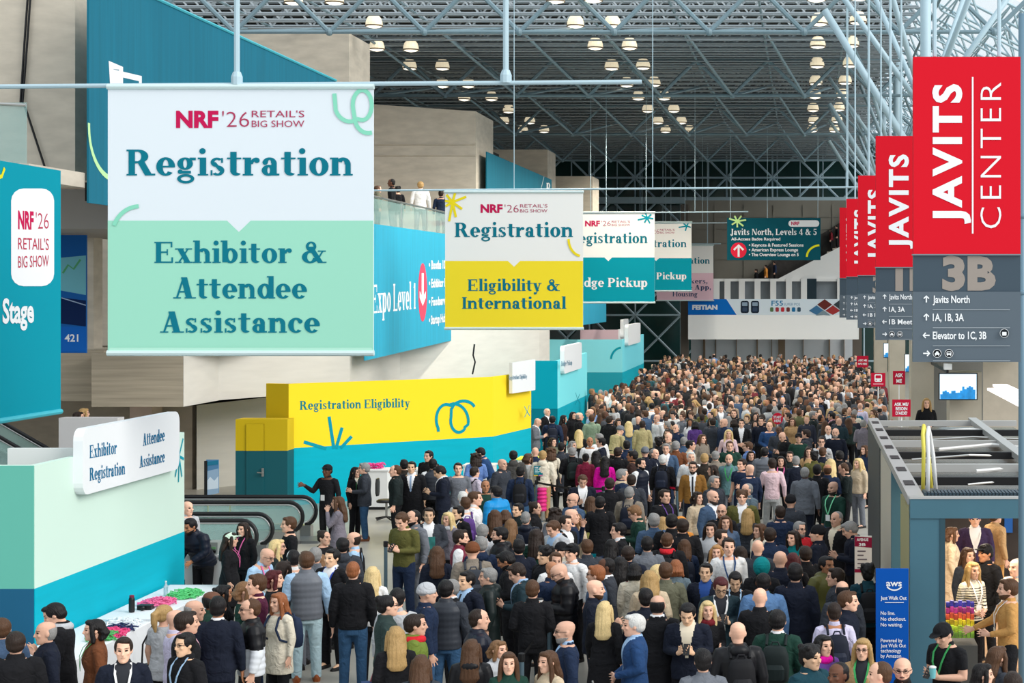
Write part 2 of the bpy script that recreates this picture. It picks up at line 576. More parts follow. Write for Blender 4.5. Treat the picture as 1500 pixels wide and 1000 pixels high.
# ---- far end wall: tinted glass in a lattice
DF = 128.0
fw = MB()
p0, p1 = at(690, 200, DF), at(1262, 292, DF)
fw.box(-34, 16, DF + 0.5, DF + 0.8, 0, ZD)
struct('wall_far', fw, M_glassd)
fl = MB()
sx = 3.05
zt, zb = 16.8, 12.0
for i in range(-8, 6):
    x = i * 3.3 + 1.0
    fl.tube([(x, DF, 0), (x, DF, zt)], 0.07, 5)
    for z in (0.8, 4.1, 7.4, 10.7, 14.0):
        if x + 3.3 > 3.5 and z < 10:
            continue
        if -8 < x < 4 and z < 8:
            continue
        fl.tube([(x, DF - 0.1, z), (x + 3.3, DF - 0.1, z + 3.3)], 0.085, 5)
        fl.tube([(x + 3.3, DF - 0.1, z), (x, DF - 0.1, z + 3.3)], 0.085, 5)
for z in (0.8, 4.1, 7.4, 10.7, 12.35, 14.0, 15.7, 17.0):
    fl.tube([(-30, DF - 0.15, z), (5, DF - 0.15, z)], 0.08, 5)
for x in np.arange(-30, 5, 1.65):
    fl.tube([(x, DF + 0.1, 10.7), (x, DF + 0.1, 17)], 0.045, 4)
struct('trim_1', fl, M_steel_l)
soff = MB()
soff.box(at(800, 0, DF).x, 5.2, DF - 1.4, DF - 0.4, at(0, 299, DF).z, at(0, 290, DF).z)
struct('trim_2', soff, M_steel_l)

# grey panelled wall of the inner end hall
dW = 118.0
wp = MB()
a, c = at(1003, 300, dW), at(1262, 500, dW)
wp.box(a.x, c.x + 2, dW, dW + 0.3, at(0, 408, dW).z, a.z + 0.3)
for k in range(7):
    xx = a.x + k * (c.x - a.x) / 6
    wp.box(xx, xx + 0.06, dW - 0.05, dW, at(0, 408, dW).z, a.z)
for py in (318, 336, 356, 380):
    z = at(0, py, dW).z
    wp.box(a.x, c.x, dW - 0.04, dW, z, z + 0.05)
struct('wall_far_upper', wp, M_greyp)
wj = MB()
wj.box(at(1000, 0, dW).x - 0.1, at(1009, 0, dW).x, dW - 0.6, dW + 0.4, 0, at(0, 300, dW).z)
wj.box(at(1249, 0, dW).x, at(1262, 0, dW).x, dW - 0.6, dW + 0.4, 0, at(0, 300, dW).z)
struct('trim_3', wj, mat('dark bronze cladding', (96, 88, 80), 0.6))
# mezzanine band with openings, then the white fascia under it
dM = 116.9
mz = MB()
zA, zB = at(0, 408, dM).z, at(0, 440, dM).z
mz.box(at(1048, 0, dM).x, at(1232, 0, dM).x, dM - 0.1, dM + 0.2, at(0, 412, dM).z, zA)
for px in (1048, 1064, 1085, 1108, 1131, 1154, 1176, 1229):
    mz.box(at(px, 0, dM).x - 0.12, at(px + 6, 0, dM).x, dM - 0.15, dM + 0.2, zB, zA)
struct('trim_4', mz, M_white)
mb_ = MB()
for px0, px1 in ((1048, 1180), (1195, 1262)):
    mb_.box(at(px0, 0, dM).x, at(px1, 0, dM).x, dM + 0.2, dM + 0.3, zB, zA)
struct('wall_far_mezzanine', mb_, mat('grey blue shopfront glass', (120, 128, 134), 0.25, noise=0.4, nscale=0.5, stretch=(1, 1, 0.3)))
db = MB()
db.box(at(1180, 0, dM).x, at(1196, 0, dM).x, dM - 0.12, dM + 0.1, zB, zA)
struct('door_1', db, mat('dark teal door', (14, 40, 52), 0.4))
# sloping side of the far escalator
es = MB()
pts = [at(1140, 408, 116.95), at(1262, 345, 116.95), at(1262, 408, 116.95)]
es.prism(pts, (0, 0.3, 0))
struct('wall_far_stair', es, M_white)
es = MB()
es.prism([at(1103, 408, 117.8), at(1145, 372, 117.8), at(1208, 340, 117.8), at(1262, 306, 117.8), at(1262, 352, 117.8), at(1142, 408, 117.8)], (0, 0.1, 0))
struct('wall_far_stairwell', es, mat('dim stairwell', (58, 54, 52), 0.8, noise=0.5, nscale=1.5))
# ground floor glass front under the fascia
gf = MB()
zt = at(0, 497, dW).z
gf.box(at(1009, 0, dW).x, at(1250, 0, dW).x, dW + 2.2, dW + 2.4, 0, zt)
struct('window_3', gf, mat('bright shopfront glass', (214, 220, 226), 0.3, noise=0.08, nscale=0.4))
gp = MB()
for px, w in ((1030, 3), (1048, 1), (1078, 1), (1108, 2), (1130, 1), (1140, 10), (1176, 1), (1214, 2), (1236, 1)):
    gp.box(at(px, 0, dW + 2).x, at(px + w, 0, dW + 2).x, dW + 2.0, dW + 2.2, 0, zt)
struct('trim_5', gp, mat('bronze frame', (130, 112, 92), 0.6))

# ---- left side: concrete masses
wl = MB()
wl.box(-34, -33.5, 10, 146, 0, ZD)
struct('wall_left', wl, mat('dim concrete', (110, 104, 96), 0.9))


def slab(px0, py0, px1, py1, d0, depth):
    p, q = at(px0, py0, d0), at(px1, py1, d0)
    return (p.x, q.x, d0, d0 + depth, q.z, p.z)


# near pier and slot behind the left banners
wn = MB()
wn.box(at(-60, 0, 38).x, at(110, 0, 38).x, 38, 40, at(0, 262, 38).z, 17)
struct('wall_left_pier', wn, M_conc)
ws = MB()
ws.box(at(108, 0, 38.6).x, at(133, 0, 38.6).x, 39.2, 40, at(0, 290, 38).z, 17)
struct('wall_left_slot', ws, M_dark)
# floor slab of the gallery with its soffit
sf = MB()
sf.box(at(-60, 0, 40).x, at(535, 0, 54).x, 40.5, 54, at(0, 335, 40).z + 0.02, at(0, 262, 40).z - 0.2)
struct('ceiling_gallery', sf, mat('grey soffit', (150, 146, 142), 0.7))
ug = MB()
ug.box(at(-60, 0, 52).x, at(535, 0, 54).x, 53.6, 54, 4.0, 9)
struct('wall_left_gallery', ug, mat('dim brown wall', (120, 108, 94), 0.8, noise=0.1))
pr = MB()
for px0, px1, d in ((126, 137, 47), (137, 160, 50), (250, 280, 50)):
    pr.box(at(px0, 0, d).x, at(px1, 0, d).x, d, d + 0.6, 4.2, at(0, 320, d).z + 0.4)
struct('wall_left_pillars', pr, M_conc)
# parapet beams
zb0, zb1 = 2.72, 4.1
pb = MB()
A = at(134, 0, 46.0)
pb.box(A.x, at(268, 0, 46).x, 46.0, 52, zb0, zb1)
pb.box(A.x - 8, A.x, 46.8, 52, zb0 + 0.1, zb1 + 0.05)
struct('wall_left_parapet', pb, M_conc_d)
pb = MB()
c0, c1, c2 = at(268, 0, 46.0), at(301, 0, 48.4), at(512, 0, 53)
pb.prism([Vector((c0.x + 0.01, 46.0, zb0)), Vector((c1.x, 48.4, zb0)), Vector((c2.x, 53, zb0 + 0.05)), Vector((c2.x, 58, zb0)), Vector((c0.x, 58, zb0))], (0, 0, zb1 - zb0 - 0.02))
pb.box(c1.x - 0.1, c2.x + 0.25, 53.2, 58, zb1 + 0.0, zb1 + 0.12)
struct('wall_left_fascia', pb, M_conc_l)
# walls below the parapet
lw = MB()
lw.box(at(-40, 0, 52).x, at(195, 0, 52).x, 52, 52.5, 0, zb0 + 0.3)
lw.box(at(222, 0, 52).x, at(292, 0, 52).x, 51.4, 52.2, 0, zb0 + 0.1)
struct('wall_left_lower', lw, M_conc)
lw = MB()
lw.box(at(190, 0, 50).x, at(223, 0, 50).x, 50, 50.8, 0, zb0 + 0.1)
struct('wall_left_pier_lower', lw, mat('pinkish concrete', (226, 204, 192), 0.85, noise=0.05))
lw = MB()
e0, e1, e2 = at(288, 0, 51.2), at(520, 0, 56), at(720, 0, 64)
lw.prism([Vector((e0.x, 51.2, 0)), Vector((e1.x, 56, 0)), Vector((e1.x, 59, 0)), Vector((e0.x, 59, 0))], (0, 0, zb0))
lw.box(at(505, 0, 57.5).x, at(560, 0, 57.5).x, 57.5, 60, 0, 4.6)
lw.prism([Vector((at(546, 0, 60).x, 60, 0)), Vector((at(790, 0, 74).x, 74, 0)), Vector((at(790, 0, 74).x, 77, 0)), Vector((at(546, 0, 60).x, 63, 0))], (0, 0, 4.45))
struct('wall_left_middle', lw, M_conc_l)
dv = MB()
dv.box(*slab(520, 545, 541, 562, 57.3, 0.2))
struct('trim_6', dv, M_black)
# low grey walls behind the first booth
gw_ = MB()
gw_.box(*slab(86, 612, 172, 690, 40, 0.4))
struct('wall_left_low', gw_, mat('light grey panel', (196, 194, 194), 0.7))
# upper concrete blocks
ub = MB()
ub.box(*slab(330, 48, 511, 420, 62, 3))
struct('wall_left_upper', ub, M_conc)
ub = MB()
p, q = at(520, 150, 72), at(697, 335, 72)
ub.prism([Vector((p.x, 72, q.z - 2)), Vector((q.x, 72, q.z - 2)), Vector((q.x, 72, at(0, 163, 72).z)), Vector((p.x, 72, at(0, 151, 72).z))], (0, 4, 0))
for py in (212, 228):
    ub.box(p.x, q.x, 71.96, 72, at(0, py, 72).z, at(0, py - 1, 72).z)
struct('wall_left_upper_middle', ub, M_conc)
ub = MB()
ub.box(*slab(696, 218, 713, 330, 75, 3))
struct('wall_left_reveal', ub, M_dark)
ub = MB()
ub.box(*slab(690, 219, 802, 420, 93, 3))
ub.box(*slab(800, 258, 868, 420, 99, 3))
struct('wall_left_upper_far', ub, M_conc)
ub = MB()
ub.box(at(547, 0, 56).x - 0.4, at(547, 0, 56).x + 0.9, 56, 88, 6.0, 8.0)
struct('floor_gallery', MB().box(-22, -13.35, 54.5, 72, 7.35, 7.75), M_conc)

# ---- right side: pillars, lit rooms
rw = MB()
for px0, px1, py0, d in ((1335, 1368, 430, 52), (1303, 1326, 430, 78), (1281, 1300, 430, 97)):
    rw.box(at(px0, 0, d).x, at(px1, 0, d).x, d, d + 1.2, 0, 7.5)
rw.box(at(1391, 0, 47).x, at(1438, 0, 47).x, 47, 48, 0, at(0, 545, 47).z)
struct('wall_right_pillars', rw, mat('sandy concrete', (176, 168, 152), 0.85, noise=0.08, nscale=1.5))
rw = MB()
rw.box(at(1366, 0, 54).x, at(1440, 0, 54).x, 54, 54.4, 0, 6.6)
struct('wall_right', rw, mat('grey wall', (128, 128, 126), 0.8))
rw = MB()
rw.box(at(1438, 0, 60).x, at(1560, 0, 60).x, 60, 60.4, 0, 6.2)
struct('wall_right_far', rw, mat('cream wall', (190, 180, 166), 0.8, noise=0.06))
rw = MB()
rw.box(at(1366, 0, 52).x, at(1560, 0, 52).x, 46, 60, at(0, 530, 46).z, at(0, 500, 46).z)
struct('ceiling_right', rw, mat('mint grey soffit', (196, 210, 200), 0.7))
for k, (p, q) in enumerate((((1458, 571), (1530, 605)), ((1478, 571), (1540, 598)))):
    t = MB()
    a0, a1 = at(p[0], p[1], 58), at(q[0], q[1], 46)
    t.box(a1.x - 0.35, a1.x + 0.1, 44, 57, a1.z, a1.z + 0.07)
    o = t.build('ceiling_strip_light', mat('strip light', (255, 246, 244), 0.5, emit=1.6))
    tag(o, ('nearer' if k else 'farther') + ' white strip light under the soffit right of the wall screens', 'ceiling light')
pp = MB()
pp.tube([at(1497, 20, 22), at(1497, 1150, 22)], 0.045, 12)
for py in (320, 432):
    pp.lathe([(0.045, 0), (0.06, 0.01), (0.06, 0.05), (0.045, 0.06)], at(1497, py, 22), 12)
struct('trim_7', pp, mat('slate blue pipe', (104, 134, 152), 0.45), True)

# ---- ceiling lamps
def lamp_mesh():
    s = MB().lathe([(0.06, 0.56), (0.22, 0.54), (0.33, 0.40), (0.385, 0.22), (0.39, 0.10)], n=16)
    return s


shade_me = lamp_mesh().mesh('shade', mat('ribbed lamp shade', (255, 238, 204), 0.4, emit=0.42))
ring_me = MB().lathe([(0.395, 0.10), (0.415, 0.09), (0.415, 0.04), (0.38, 0.03), (0.38, 0.095)], n=16).mesh('rim', mat('lamp rim', (120, 104, 84), 0.5))
dif_me = MB().lathe([(0.38, 0.06), (0.26, 0.0), (0.02, -0.05)], n=16).mesh('diffuser', mat('lamp diffuser', (255, 244, 222), 0.4, emit=1.2))
stem_me = MB().tube([(0, 0, 0.5), (0, 0, 0.72)], 0.02, 6).mesh('stem', M_steel_d)
LAMPS = [(1200, 37), (1257, 35), (1198, 70), (1247, 69), (1197, 99), (1245, 98), (1195, 124), (1238, 123), (1194, 144), (1234, 143), (1191, 163), (1229, 162), (1192, 180), (1226, 179), (1190, 193), (1222, 193),
         (1196, 2), (1258, 0), (814, 4), (869, 3), (843, 40), (897, 40), (872, 72), (922, 72), (896, 102), (942, 101), (918, 127), (958, 126), (935, 146), (973, 146), (949, 164), (987, 164), (964, 181), (998, 181),
         (430, 6), (490, 6), (548, 40), (602, 75), (600, 102), (648, 102), (552, 74), (648, 128), (686, 128), (680, 147), (720, 147), (745, 165), (738, 181), (776, 181), (766, 194), (797, 194), (975, 194), (1010, 194)]
for k, (px, py) in enumerate(LAMPS):
    zl = 15.0
    d = FPX * (zl - EYE) / (CY - py)
    t = thing('dome_lamp', '', 'ceiling lamp', at(px, py, d), 'dome lamps hanging under the roof')
    side_ = 'right' if px > 1100 else ('middle' if px > 790 else 'left')
    t['label'] = 'warm white dome lamp in the %s field of paired lamps under the roof' % side_
    t['px'] = 0
    for me in (shade_me, ring_me, dif_me, stem_me):
        o = bpy.data.objects.new(me.name.split('.')[0], me)
        COL.objects.link(o)
        o.parent = t
        if me is not stem_me:
            o.scale = (0.76, 0.76, 0.76)
    del t['px']
    if k % 2 == 0 and 790 < px < 1100:
        ld = bpy.data.lights.new('lamp_light', 'SPOT')
        ld.energy = 1500
        ld.spot_size = math.radians(150)
        ld.spot_blend = 0.6
        ld.color = (1.0, 0.93, 0.8)
        ld.shadow_soft_size = 0.25
        lo = bpy.data.objects.new('lamp_light', ld)
        COL.objects.link(lo)
        lo.parent = t
        lo.location = (0, 0, -1.25)
def ordw(n):
    return ['first', 'second', 'third', 'fourth', 'fifth', 'sixth', 'seventh', 'eighth', 'ninth', 'tenth', 'eleventh', 'twelfth'][n]
for sd in ('right', 'middle', 'left'):
    ls = [(o, p) for o, p in zip([o for o in COL.objects if o.name.startswith('dome_lamp')], LAMPS) if (' %s field' % sd) in o['label']]
    ls.sort(key=lambda q: (q[1][1] // 6, q[1][0]))
    rowsd = {}
    for o, p in sorted(ls, key=lambda q: q[1][1]):
        for r in rowsd:
            if abs(r - p[1]) <= 4:
                rowsd[r].append((p[0], o))
                break
        else:
            rowsd[p[1]] = [(p[0], o)]
    for ri, r in enumerate(sorted(rowsd)):
        grp = sorted(rowsd[r], key=lambda q: q[0])
        nm = ['left', 'right'] if len(grp) == 2 else (['only'] if len(grp) == 1 else ['leftmost', 'middle', 'rightmost'] if len(grp) == 3 else ['first', 'second', 'third', 'fourth'])
        for w, (_, o) in zip(nm, grp):
            o['label'] = 'warm dome lamp, %s one in the %s row from the front, %s lamp field' % (w, ordw(ri), sd)
# ================================================================ hanging banners and signs
def slabpanel(root, px0, py0, px1, py1, d, col, name='panel', th=0.03):
    a, c = at(px0, py0, d), at(px1, py1, d)
    return MB().box(a.x, c.x, d, d + th, c.z, a.z).build(name, pmat(col), root)


def arc(cx, cy, rx, ry, a0, a1, n=16):
    return [(cx + rx * math.cos(math.radians(a0 + (a1 - a0) * k / n)), cy - ry * math.sin(math.radians(a0 + (a1 - a0) * k / n))) for k in range(n + 1)]


def nrf_logo(P, x0, ybase, w, h, c2=(178, 62, 96), col=NRFRED):
    P.text('NRF', x0, ybase, x0 + w * 0.33, h, col, 'sans', 0.045)
    P.text("'26", x0 + w * 0.36, ybase, x0 + w * 0.57, h * 1.0, c2, 'sans', -0.012)
    P.text("RETAIL'S", x0 + w * 0.59, ybase - h * 0.6, x0 + w, h * 0.42, c2, 'sans')
    P.text('BIG SHOW', x0 + w * 0.59, ybase, x0 + w, h * 0.42, c2, 'sans')


def banner(d, x0, y0, x1, y1, ysplit, low, label, notch):
    t = thing('hanging_banner', label, 'banner', at((x0 + x1) / 2, y0, d), 'registration banners in a row above the crowd')
    slabpanel(t, x0, y0, x1, y1, d, (228, 236, 242) if low == MINT else (248, 246, 242), 'fabric')
    b_ = MB()
    s = FPX / d
    for yy in (y0, y1):
        MB().tube([at(x0 - 1, yy, d), at(x1 + 1, yy, d)], 0.045, 8).build('hem_rod', mat('pale banner hem', (206, 224, 224), 0.5), t)
    if d > 60:
        for cx in (x0 + (x1 - x0) * .25, x1 - (x1 - x0) * .1):
            p = at(cx, y0, d)
            MB().tube([p, (p.x, d, ZN + 1.45)], 0.012, 5).build('cable', M_steel_l, t)
    P = front(t, d, 'colour_field')
    P.poly([(x0, y1), (x1, y1), (x1, ysplit), (notch + (x1 - x0) * .045, ysplit), (notch, ysplit + (x1 - x0) * .043), (notch - (x1 - x0) * .045, ysplit), (x0, ysplit)], low)
    return t, P


def rail(d, x0, x1, y0, y1, hangers, cables, label, r=0.035):
    t = thing('banner_rail', label, 'hanging rail', at((x0 + x1) / 2, (y0 + y1) / 2, d), 'rails carrying the banners')
    MB().tube([at(x0, y0, d), at(x1, y1, d)], r, 8).build('rail', M_steel_l, t)
    for hx in hangers:
        yy = y0 + (y1 - y0) * (hx - x0) / (x1 - x0)
        p = at(hx, yy, d)
        m = MB().tube([p, (p.x, d, ZN + 1.45)], 0.045, 8)
        m.lathe([(0.02, -.02), (0.09, 0.0), (0.09, 0.12), (0.06, 0.2)], p, 10)
        m.build('hanger', M_steel_l, t)
    for hx, hy in cables:
        p = at(hx, hy, d)
        MB().tube([p, (p.x, d, ZN + 1.45)], 0.014, 5).build('cable', M_steel_l, t)
    return t


rail(27.45, -40, 940, 127, 120, (347, 741), (), 'long pale blue rail over the big Exhibitor and Attendee Assistance banner')
rail(54.85, 546, 1262, 279, 274, (), ((753, 278), (956, 277), (1242, 275)), 'thin grey rail over the yellow Eligibility banner', 0.03)
rail(82.3, 850, 1096, 312, 310, (), ((888, 311), (1018, 310)), 'thin rail over the teal Badge Pickup banner', 0.03)
rail(109.7, 955, 1120, 327, 326, (), ((1029, 326),), 'short rail over the farthest white banners', 0.03)

rail(116.5, 955, 1056, 357, 357, (), ((975, 357), (1036, 357)), 'short rail over the pale pink Housing banner', 0.03)
# 1: exhibitor & attendee assistance
t, P = banner(27.4, 158, 127, 547, 517, 323, MINT, 'big white and mint banner reading Registration, Exhibitor and Attendee Assistance', 350)
nrf_logo(P, 258, 186, 188, 24)
P.text('Registration', 185, 257, 518, 38, TEALD)
P.text('Exhibitor &', 226, 385, 480, 31, TEALD)
P.text('Attendee', 254, 437, 451, 31, TEALD)
P.text('Assistance', 235, 487, 470, 31, TEALD)
P.ribbon([(490, 137)] + arc(513, 150, 23, 28, 205, 300, 8) + arc(531, 154, 14, 22, -100, 200, 16) + arc(540, 172, 20, 23, 190, 285, 8), 6, (140, 218, 190), 'squiggle_print')
P.ribbon(arc(205, 345, 40, 43, 92, 160, 10), 6, (140, 218, 190), 'squiggle_print')
P.rrect(160, 509, 546, 516, 3, (182, 232, 212), 'hem')
P.done()

# 2: eligibility & international
t, P = banner(54.8, 652, 281, 854, 481, 382, (255, 228, 52), 'white and yellow banner reading Registration, Eligibility and International', 753)
nrf_logo(P, 704, 311, 98, 12)
P.text('Registration', 666, 347, 840, 21, TEALD)
P.text('Eligibility &', 685, 426, 821, 17, TEALD)
P.text('International', 676, 452, 830, 17, TEALD)
P.star(663, 296, ((-9, -11), (4, -14), (20, -8), (14, 10), (5, 22), (-5, 28), (-10, 6), (-11, -2)), 3.5, (248, 224, 40))
P.ribbon(arc(853, 350, 20, 25, 180, 260, 8), 3.5, (248, 224, 40), 'squiggle_print')
P.done()

# 3-5
t, P = banner(82.3, 834, 311, 959, 443, 377, (4, 152, 170), 'white and teal banner reading Registration, Badge Pickup, right behind the yellow one', 891)
nrf_logo(P, 857, 331, 66, 8)
P.text('Registration', 833, 356, 949, 15, TEALD)
P.text('Badge Pickup', 833, 420, 949, 13, WHITE)
P.star(948, 319, ((-14, 3), (-8, -4), (-3, -9), (6, -5), (9, 1), (4, 8), (-4, 7)), 2.2, TEAL)
P.done()
t, P = banner(109.7, 916, 325, 1013, 426, 378, (4, 152, 170), 'smaller white and teal Badge Pickup banner, farther one beside the pink banner', 961)
nrf_logo(P, 936, 342, 52, 7)
P.text('Registration', 918, 362, 1006, 11, TEALD)
P.text('Badge Pickup', 918, 409, 1006, 10, WHITE)
P.star(1006, 331, ((-12, 2), (-6, -5), (3, -6), (6, 2), (-2, 7)), 2, TEAL)
P.done()
t, P = banner(116.5, 962, 359, 1045, 440, 400, (240, 200, 212), 'pale pink and white banner reading Housing, Mobile App, farthest of the row', 1003)
P.text('Registration', 966, 386, 1040, 9, TEALD)
P.text('Speakers,', 986, 415, 1037, 7, (60, 76, 110))
P.text('Mobile App,', 983, 424, 1042, 7, (60, 76, 110))
P.text('Housing', 985, 434, 1022, 7, (60, 76, 110))
P.done()

# Javits North sign, dark teal
DT = (8, 82, 96)
dj = 104.0
t = thing('directional_sign', 'dark teal hanging sign reading Javits North, Levels 4 and 5', 'sign', at(1133, 318, dj))
slabpanel(t, 1065, 319, 1202, 381, dj, DT, 'panel')
P = front(t, dj)
P.text('Javits North, Levels 4 & 5', 1070, 344, 1197, 9, WHITE)
P.text('All-Access Badge Required', 1071, 352, 1143, 4.5, WHITE, 'sans', 0.02)
for k, s in enumerate(('• Keynote & Featured Sessions', '• American Express Lounge', '• The Overview Lounge on 5')):
    P.text(s, 1097, 361 + 7 * k, (1177, 1169, 1170)[k], 4.8, WHITE, 'sans', 0.025)
P.disc(1082, 366.5, 11.5, 11.5, (226, 40, 66), 'arrow_disc')
P.ribbon([(1082, 376), (1082, 360)], 3, WHITE, 'arrow_print')
P.ribbon([(1075, 366), (1082, 359), (1089, 366)], 3, WHITE, 'arrow_print')
P.rrect(1155, 322.5, 1200, 332, 4.5, WHITE, 'logo_plate')
P.text('NRF', 1159, 329.5, 1171, 5, NRFRED, 'sans', 0.04)
P.star(1080, 324, ((-12, -4), (-8, 5), (0, 9), (9, 7), (13, -2), (6, -8), (-4, -8)), 2.4, (196, 232, 150))
P.ribbon(arc(1202, 376, 20, 17, 95, 180, 10), 3, (226, 226, 40), 'squiggle_print')
P.done()
for cx in (1070, 1124, 1198):
    p = at(cx, 319, dj)
    MB().tube([p, (p.x, dj, ZN + 1.45)], 0.015, 5).build('cable', M_steel_l, t)

# red venue signs
RED, SLATE, SLATE2 = (212, 22, 40), (72, 86, 98), (84, 96, 106)
SIGNS = [(18.3, 1338, 1495, 83, 372, 427, 530, '3B'), (27.45, 1283, 1389, 199, 391, 427, 498, '1B'), (36.6, 1257, 1336, 257, 403, 430, 480, '3A'), (45.75, 1240, 1303, 291, 405, 432, 468, '1A'), (54.9, 1230, 1282, 304, 407, 432, 465, '2A')]
names = ('nearest and largest red', 'second red', 'third red', 'fourth red', 'farthest red')
for k, (d, x0, x1, y0, y1, y2, y3, code) in enumerate(SIGNS):
    t = thing('venue_sign', names[k] + ' and slate hanging sign of the row, reading JAVITS CENTER' + (' and 3B' if k == 0 else ''), 'sign', at((x0 + x1) / 2, y0, d), 'red venue signs in a row')
    w = x1 - x0
    a, c = at(x0, y0, d), at(x1, y3, d)
    th = 0.14
    MB().box(a.x, c.x, d, d + th, at(0, y1, d).z, a.z).build('red_panel', pmat(RED), t)
    MB().box(a.x, c.x, d + 0.02, d + th - 0.02, at(0, y2, d).z, at(0, y1, d).z).build('number_panel', mat('dark slate', (56, 72, 84), 0.4), t)
    MB().box(a.x - 0.01, c.x + 0.01, d - 0.01, d + th, at(0, y1 + 0.012 * w, d).z, at(0, y1, d).z).build('ledge', mat('slate ledge', (120, 128, 136), 0.4), t)
    MB().box(a.x - 0.005, c.x, d, d + th, c.z, at(0, y2, d).z).build('direction_panel', mat('slate panel', SLATE2, 0.5), t)
    P = front(t, d, 'lettering')
    q = lambda u, v: (x0 + u * w, y0 + v * w)     # units: sign widths
    P.text('JAVITS', *q(0.44, 1.56), q(0.44, 0)[0], w * 0.265, WHITE, 'sans', 0.035, y1=q(0, 0.255)[1], sp=1.18)
    P.text('CENTER', *q(0.82, 1.60), q(0.82, 0)[0], w * 0.21, WHITE, 'sans', -0.012, y1=q(0, 0.24)[1], sp=1.2)
    P.poly([q(0.545, 0.19), q(0.56, 0.19), q(0.56, 1.65), q(0.545, 1.65)], WHITE)
    P.z = -0.015
    P.text(code, x0 + w * 0.27, y2 - 0.03 * w, x0 + w * 0.77, (y2 - y1) * 0.86, (152, 142, 134), 'sans', 0.05)
    P.z = 0.006
    rows_ = ('Javits North', '1A, 1B, 3A', 'Elevator to 1C, 3B') if k == 0 else ('Javits North', '1A, 3A', '1B Meeting')
    step = (y3 - y2) / 3.9
    for r, s in enumerate(rows_):
        yb = y2 + step * (r + 0.82) - step * 0.2
        P.text(s, x0 + w * 0.18, yb, x0 + w * ((0.525, 0.47, 0.68) if k == 0 else (0.5, 0.4, 0.62))[r], step * 0.42, WHITE, 'sans', 0.02)
        P.poly([(x0 + w * 0.18, yb + step * .36), (x0 + w * 0.9, yb + step * .36), (x0 + w * 0.9, yb + step * .40), (x0 + w * 0.18, yb + step * .40)], (150, 158, 164))
    for r in range(4):
        cx, cy, L = x0 + w * 0.12, y2 + step * (r + 0.42), w * 0.03
        dx, dy = ((0, -1), (0, -1), (-1, 0), (1, 0))[r]
        P.ribbon([(cx - dx * L, cy - dy * L), (cx + dx * L, cy + dy * L)], w * 0.012, WHITE)
        P.ribbon([(cx + dx * L - (dx + dy) * L * .8, cy + dy * L - (dy + dx) * L * .8), (cx + dx * L, cy + dy * L), (cx + dx * L - (dx - dy) * L * .8, cy + dy * L - (dy - dx) * L * .8)], w * 0.012, WHITE)
    yb = y2 + step * 3.42
    for u, bus in ((0.22, 0), (0.33, 1)):
        cx = x0 + w * u
        P.disc(cx, yb, w * .04, w * .04, WHITE)
        P.disc(cx, yb, w * .036, w * .036, (20, 24, 28))
        P.rrect(cx - w * .022, yb - w * (.018 if bus else .004), cx + w * .022, yb + w * .014, w * .006, WHITE)
        if bus:
            P.rrect(cx - w * .016, yb - w * .012, cx + w * .016, yb - w * .001, w * .003, (20, 24, 28))
        else:
            P.poly([(cx - w * .014, yb - w * .004), (cx - w * .009, yb - w * .018), (cx + w * .009, yb - w * .018), (cx + w * .014, yb - w * .004)], WHITE)
        for sx in (-1, 1):
            P.rrect(cx + sx * w * .015 - w * .005, yb + w * .010, cx + sx * w * .015 + w * .005, yb + w * .02, w * .002, WHITE)
    if k == 0:
        P.disc(x0 + w * .845, y2 + step * 2.3, w * .042, w * .042, (220, 222, 224))
        P.disc(x0 + w * .845, y2 + step * 2.3, w * .038, w * .038, (30, 36, 40))
        P.rrect(x0 + w * .825, y2 + step * 2.3 - w * .012, x0 + w * .865, y2 + step * 2.3 + w * .022, w * .004, WHITE)
    P.poly([(x0 + w * 0.18, yb + step * .38), (x0 + w * 0.9, yb + step * .38), (x0 + w * 0.9, yb + step * .42), (x0 + w * 0.18, yb + step * .42)], (150, 158, 164))
    P.done()
    for cx in (x0 + w * 0.2, x0 + w * 0.8):
        p = at(cx, y0, d + 0.07)
        MB().tube([p, (p.x, d + 0.07, ZN + 1.45)], 0.02, 6).build('hanger', M_steel_l, t)

# FEITIAN fascia banner on the far hall front
df = 116.6
t = thing('fascia_banner', 'long white fascia banner with blue FEITIAN end below the far mezzanine', 'banner', at(1133, 437, df))
slabpanel(t, 1008, 440, 1258, 497, df, (252, 252, 250), 'panel', 0.4)
P = front(t, df)
P.poly([(1008, 438), (1064, 438), (1079, 461), (1008, 461)], (14, 110, 200), 'blue_field')
P.poly([(1064, 438), (1258, 438), (1258, 461), (1080, 461)], (226, 238, 246), 'photo_field')
P.text('FEITIAN', 1014, 453, 1051, 6.5, WHITE, 'sans', 0.06)
P.text('F55', 1130, 447.5, 1147, 7.5, (40, 130, 180), 'sans', 0.02)
P.text('SUPER POS', 1148, 447.5, 1172, 4, (120, 160, 190), 'sans')
for cx in (1091, 1106):
    P.rrect(cx - 6, 440.5, cx + 6, 458.5, 3, (34, 44, 60), 'device_print')
    P.rrect(cx - 4, 442.5, cx + 4, 448, 1, (150, 170, 190), 'device_print')
    P.rrect(cx - 3.5, 450, cx + 3.5, 456, 1, (60, 76, 100), 'device_print')
for k, c in enumerate(((90, 120, 80), (170, 60, 70), (200, 50, 60), (120, 60, 60), (40, 120, 170), (60, 90, 110))):
    P.rrect(1128 + k * 8, 450, 1133 + k * 8, 456.5, 1.5, c, 'device_print')
for cx, cy, c in ((1208, 446, (110, 50, 44)), (1196, 455, (70, 120, 160)), (1220, 455, (170, 60, 60)), (1206, 462, (130, 150, 160)), (1232, 446, (60, 70, 76)), (1244, 456, (90, 140, 170))):
    P.poly([(cx - 11, cy), (cx, cy - 8), (cx + 11, cy), (cx, min(cy + 8, 461))], c, 'photo_tile_print')
P.done()

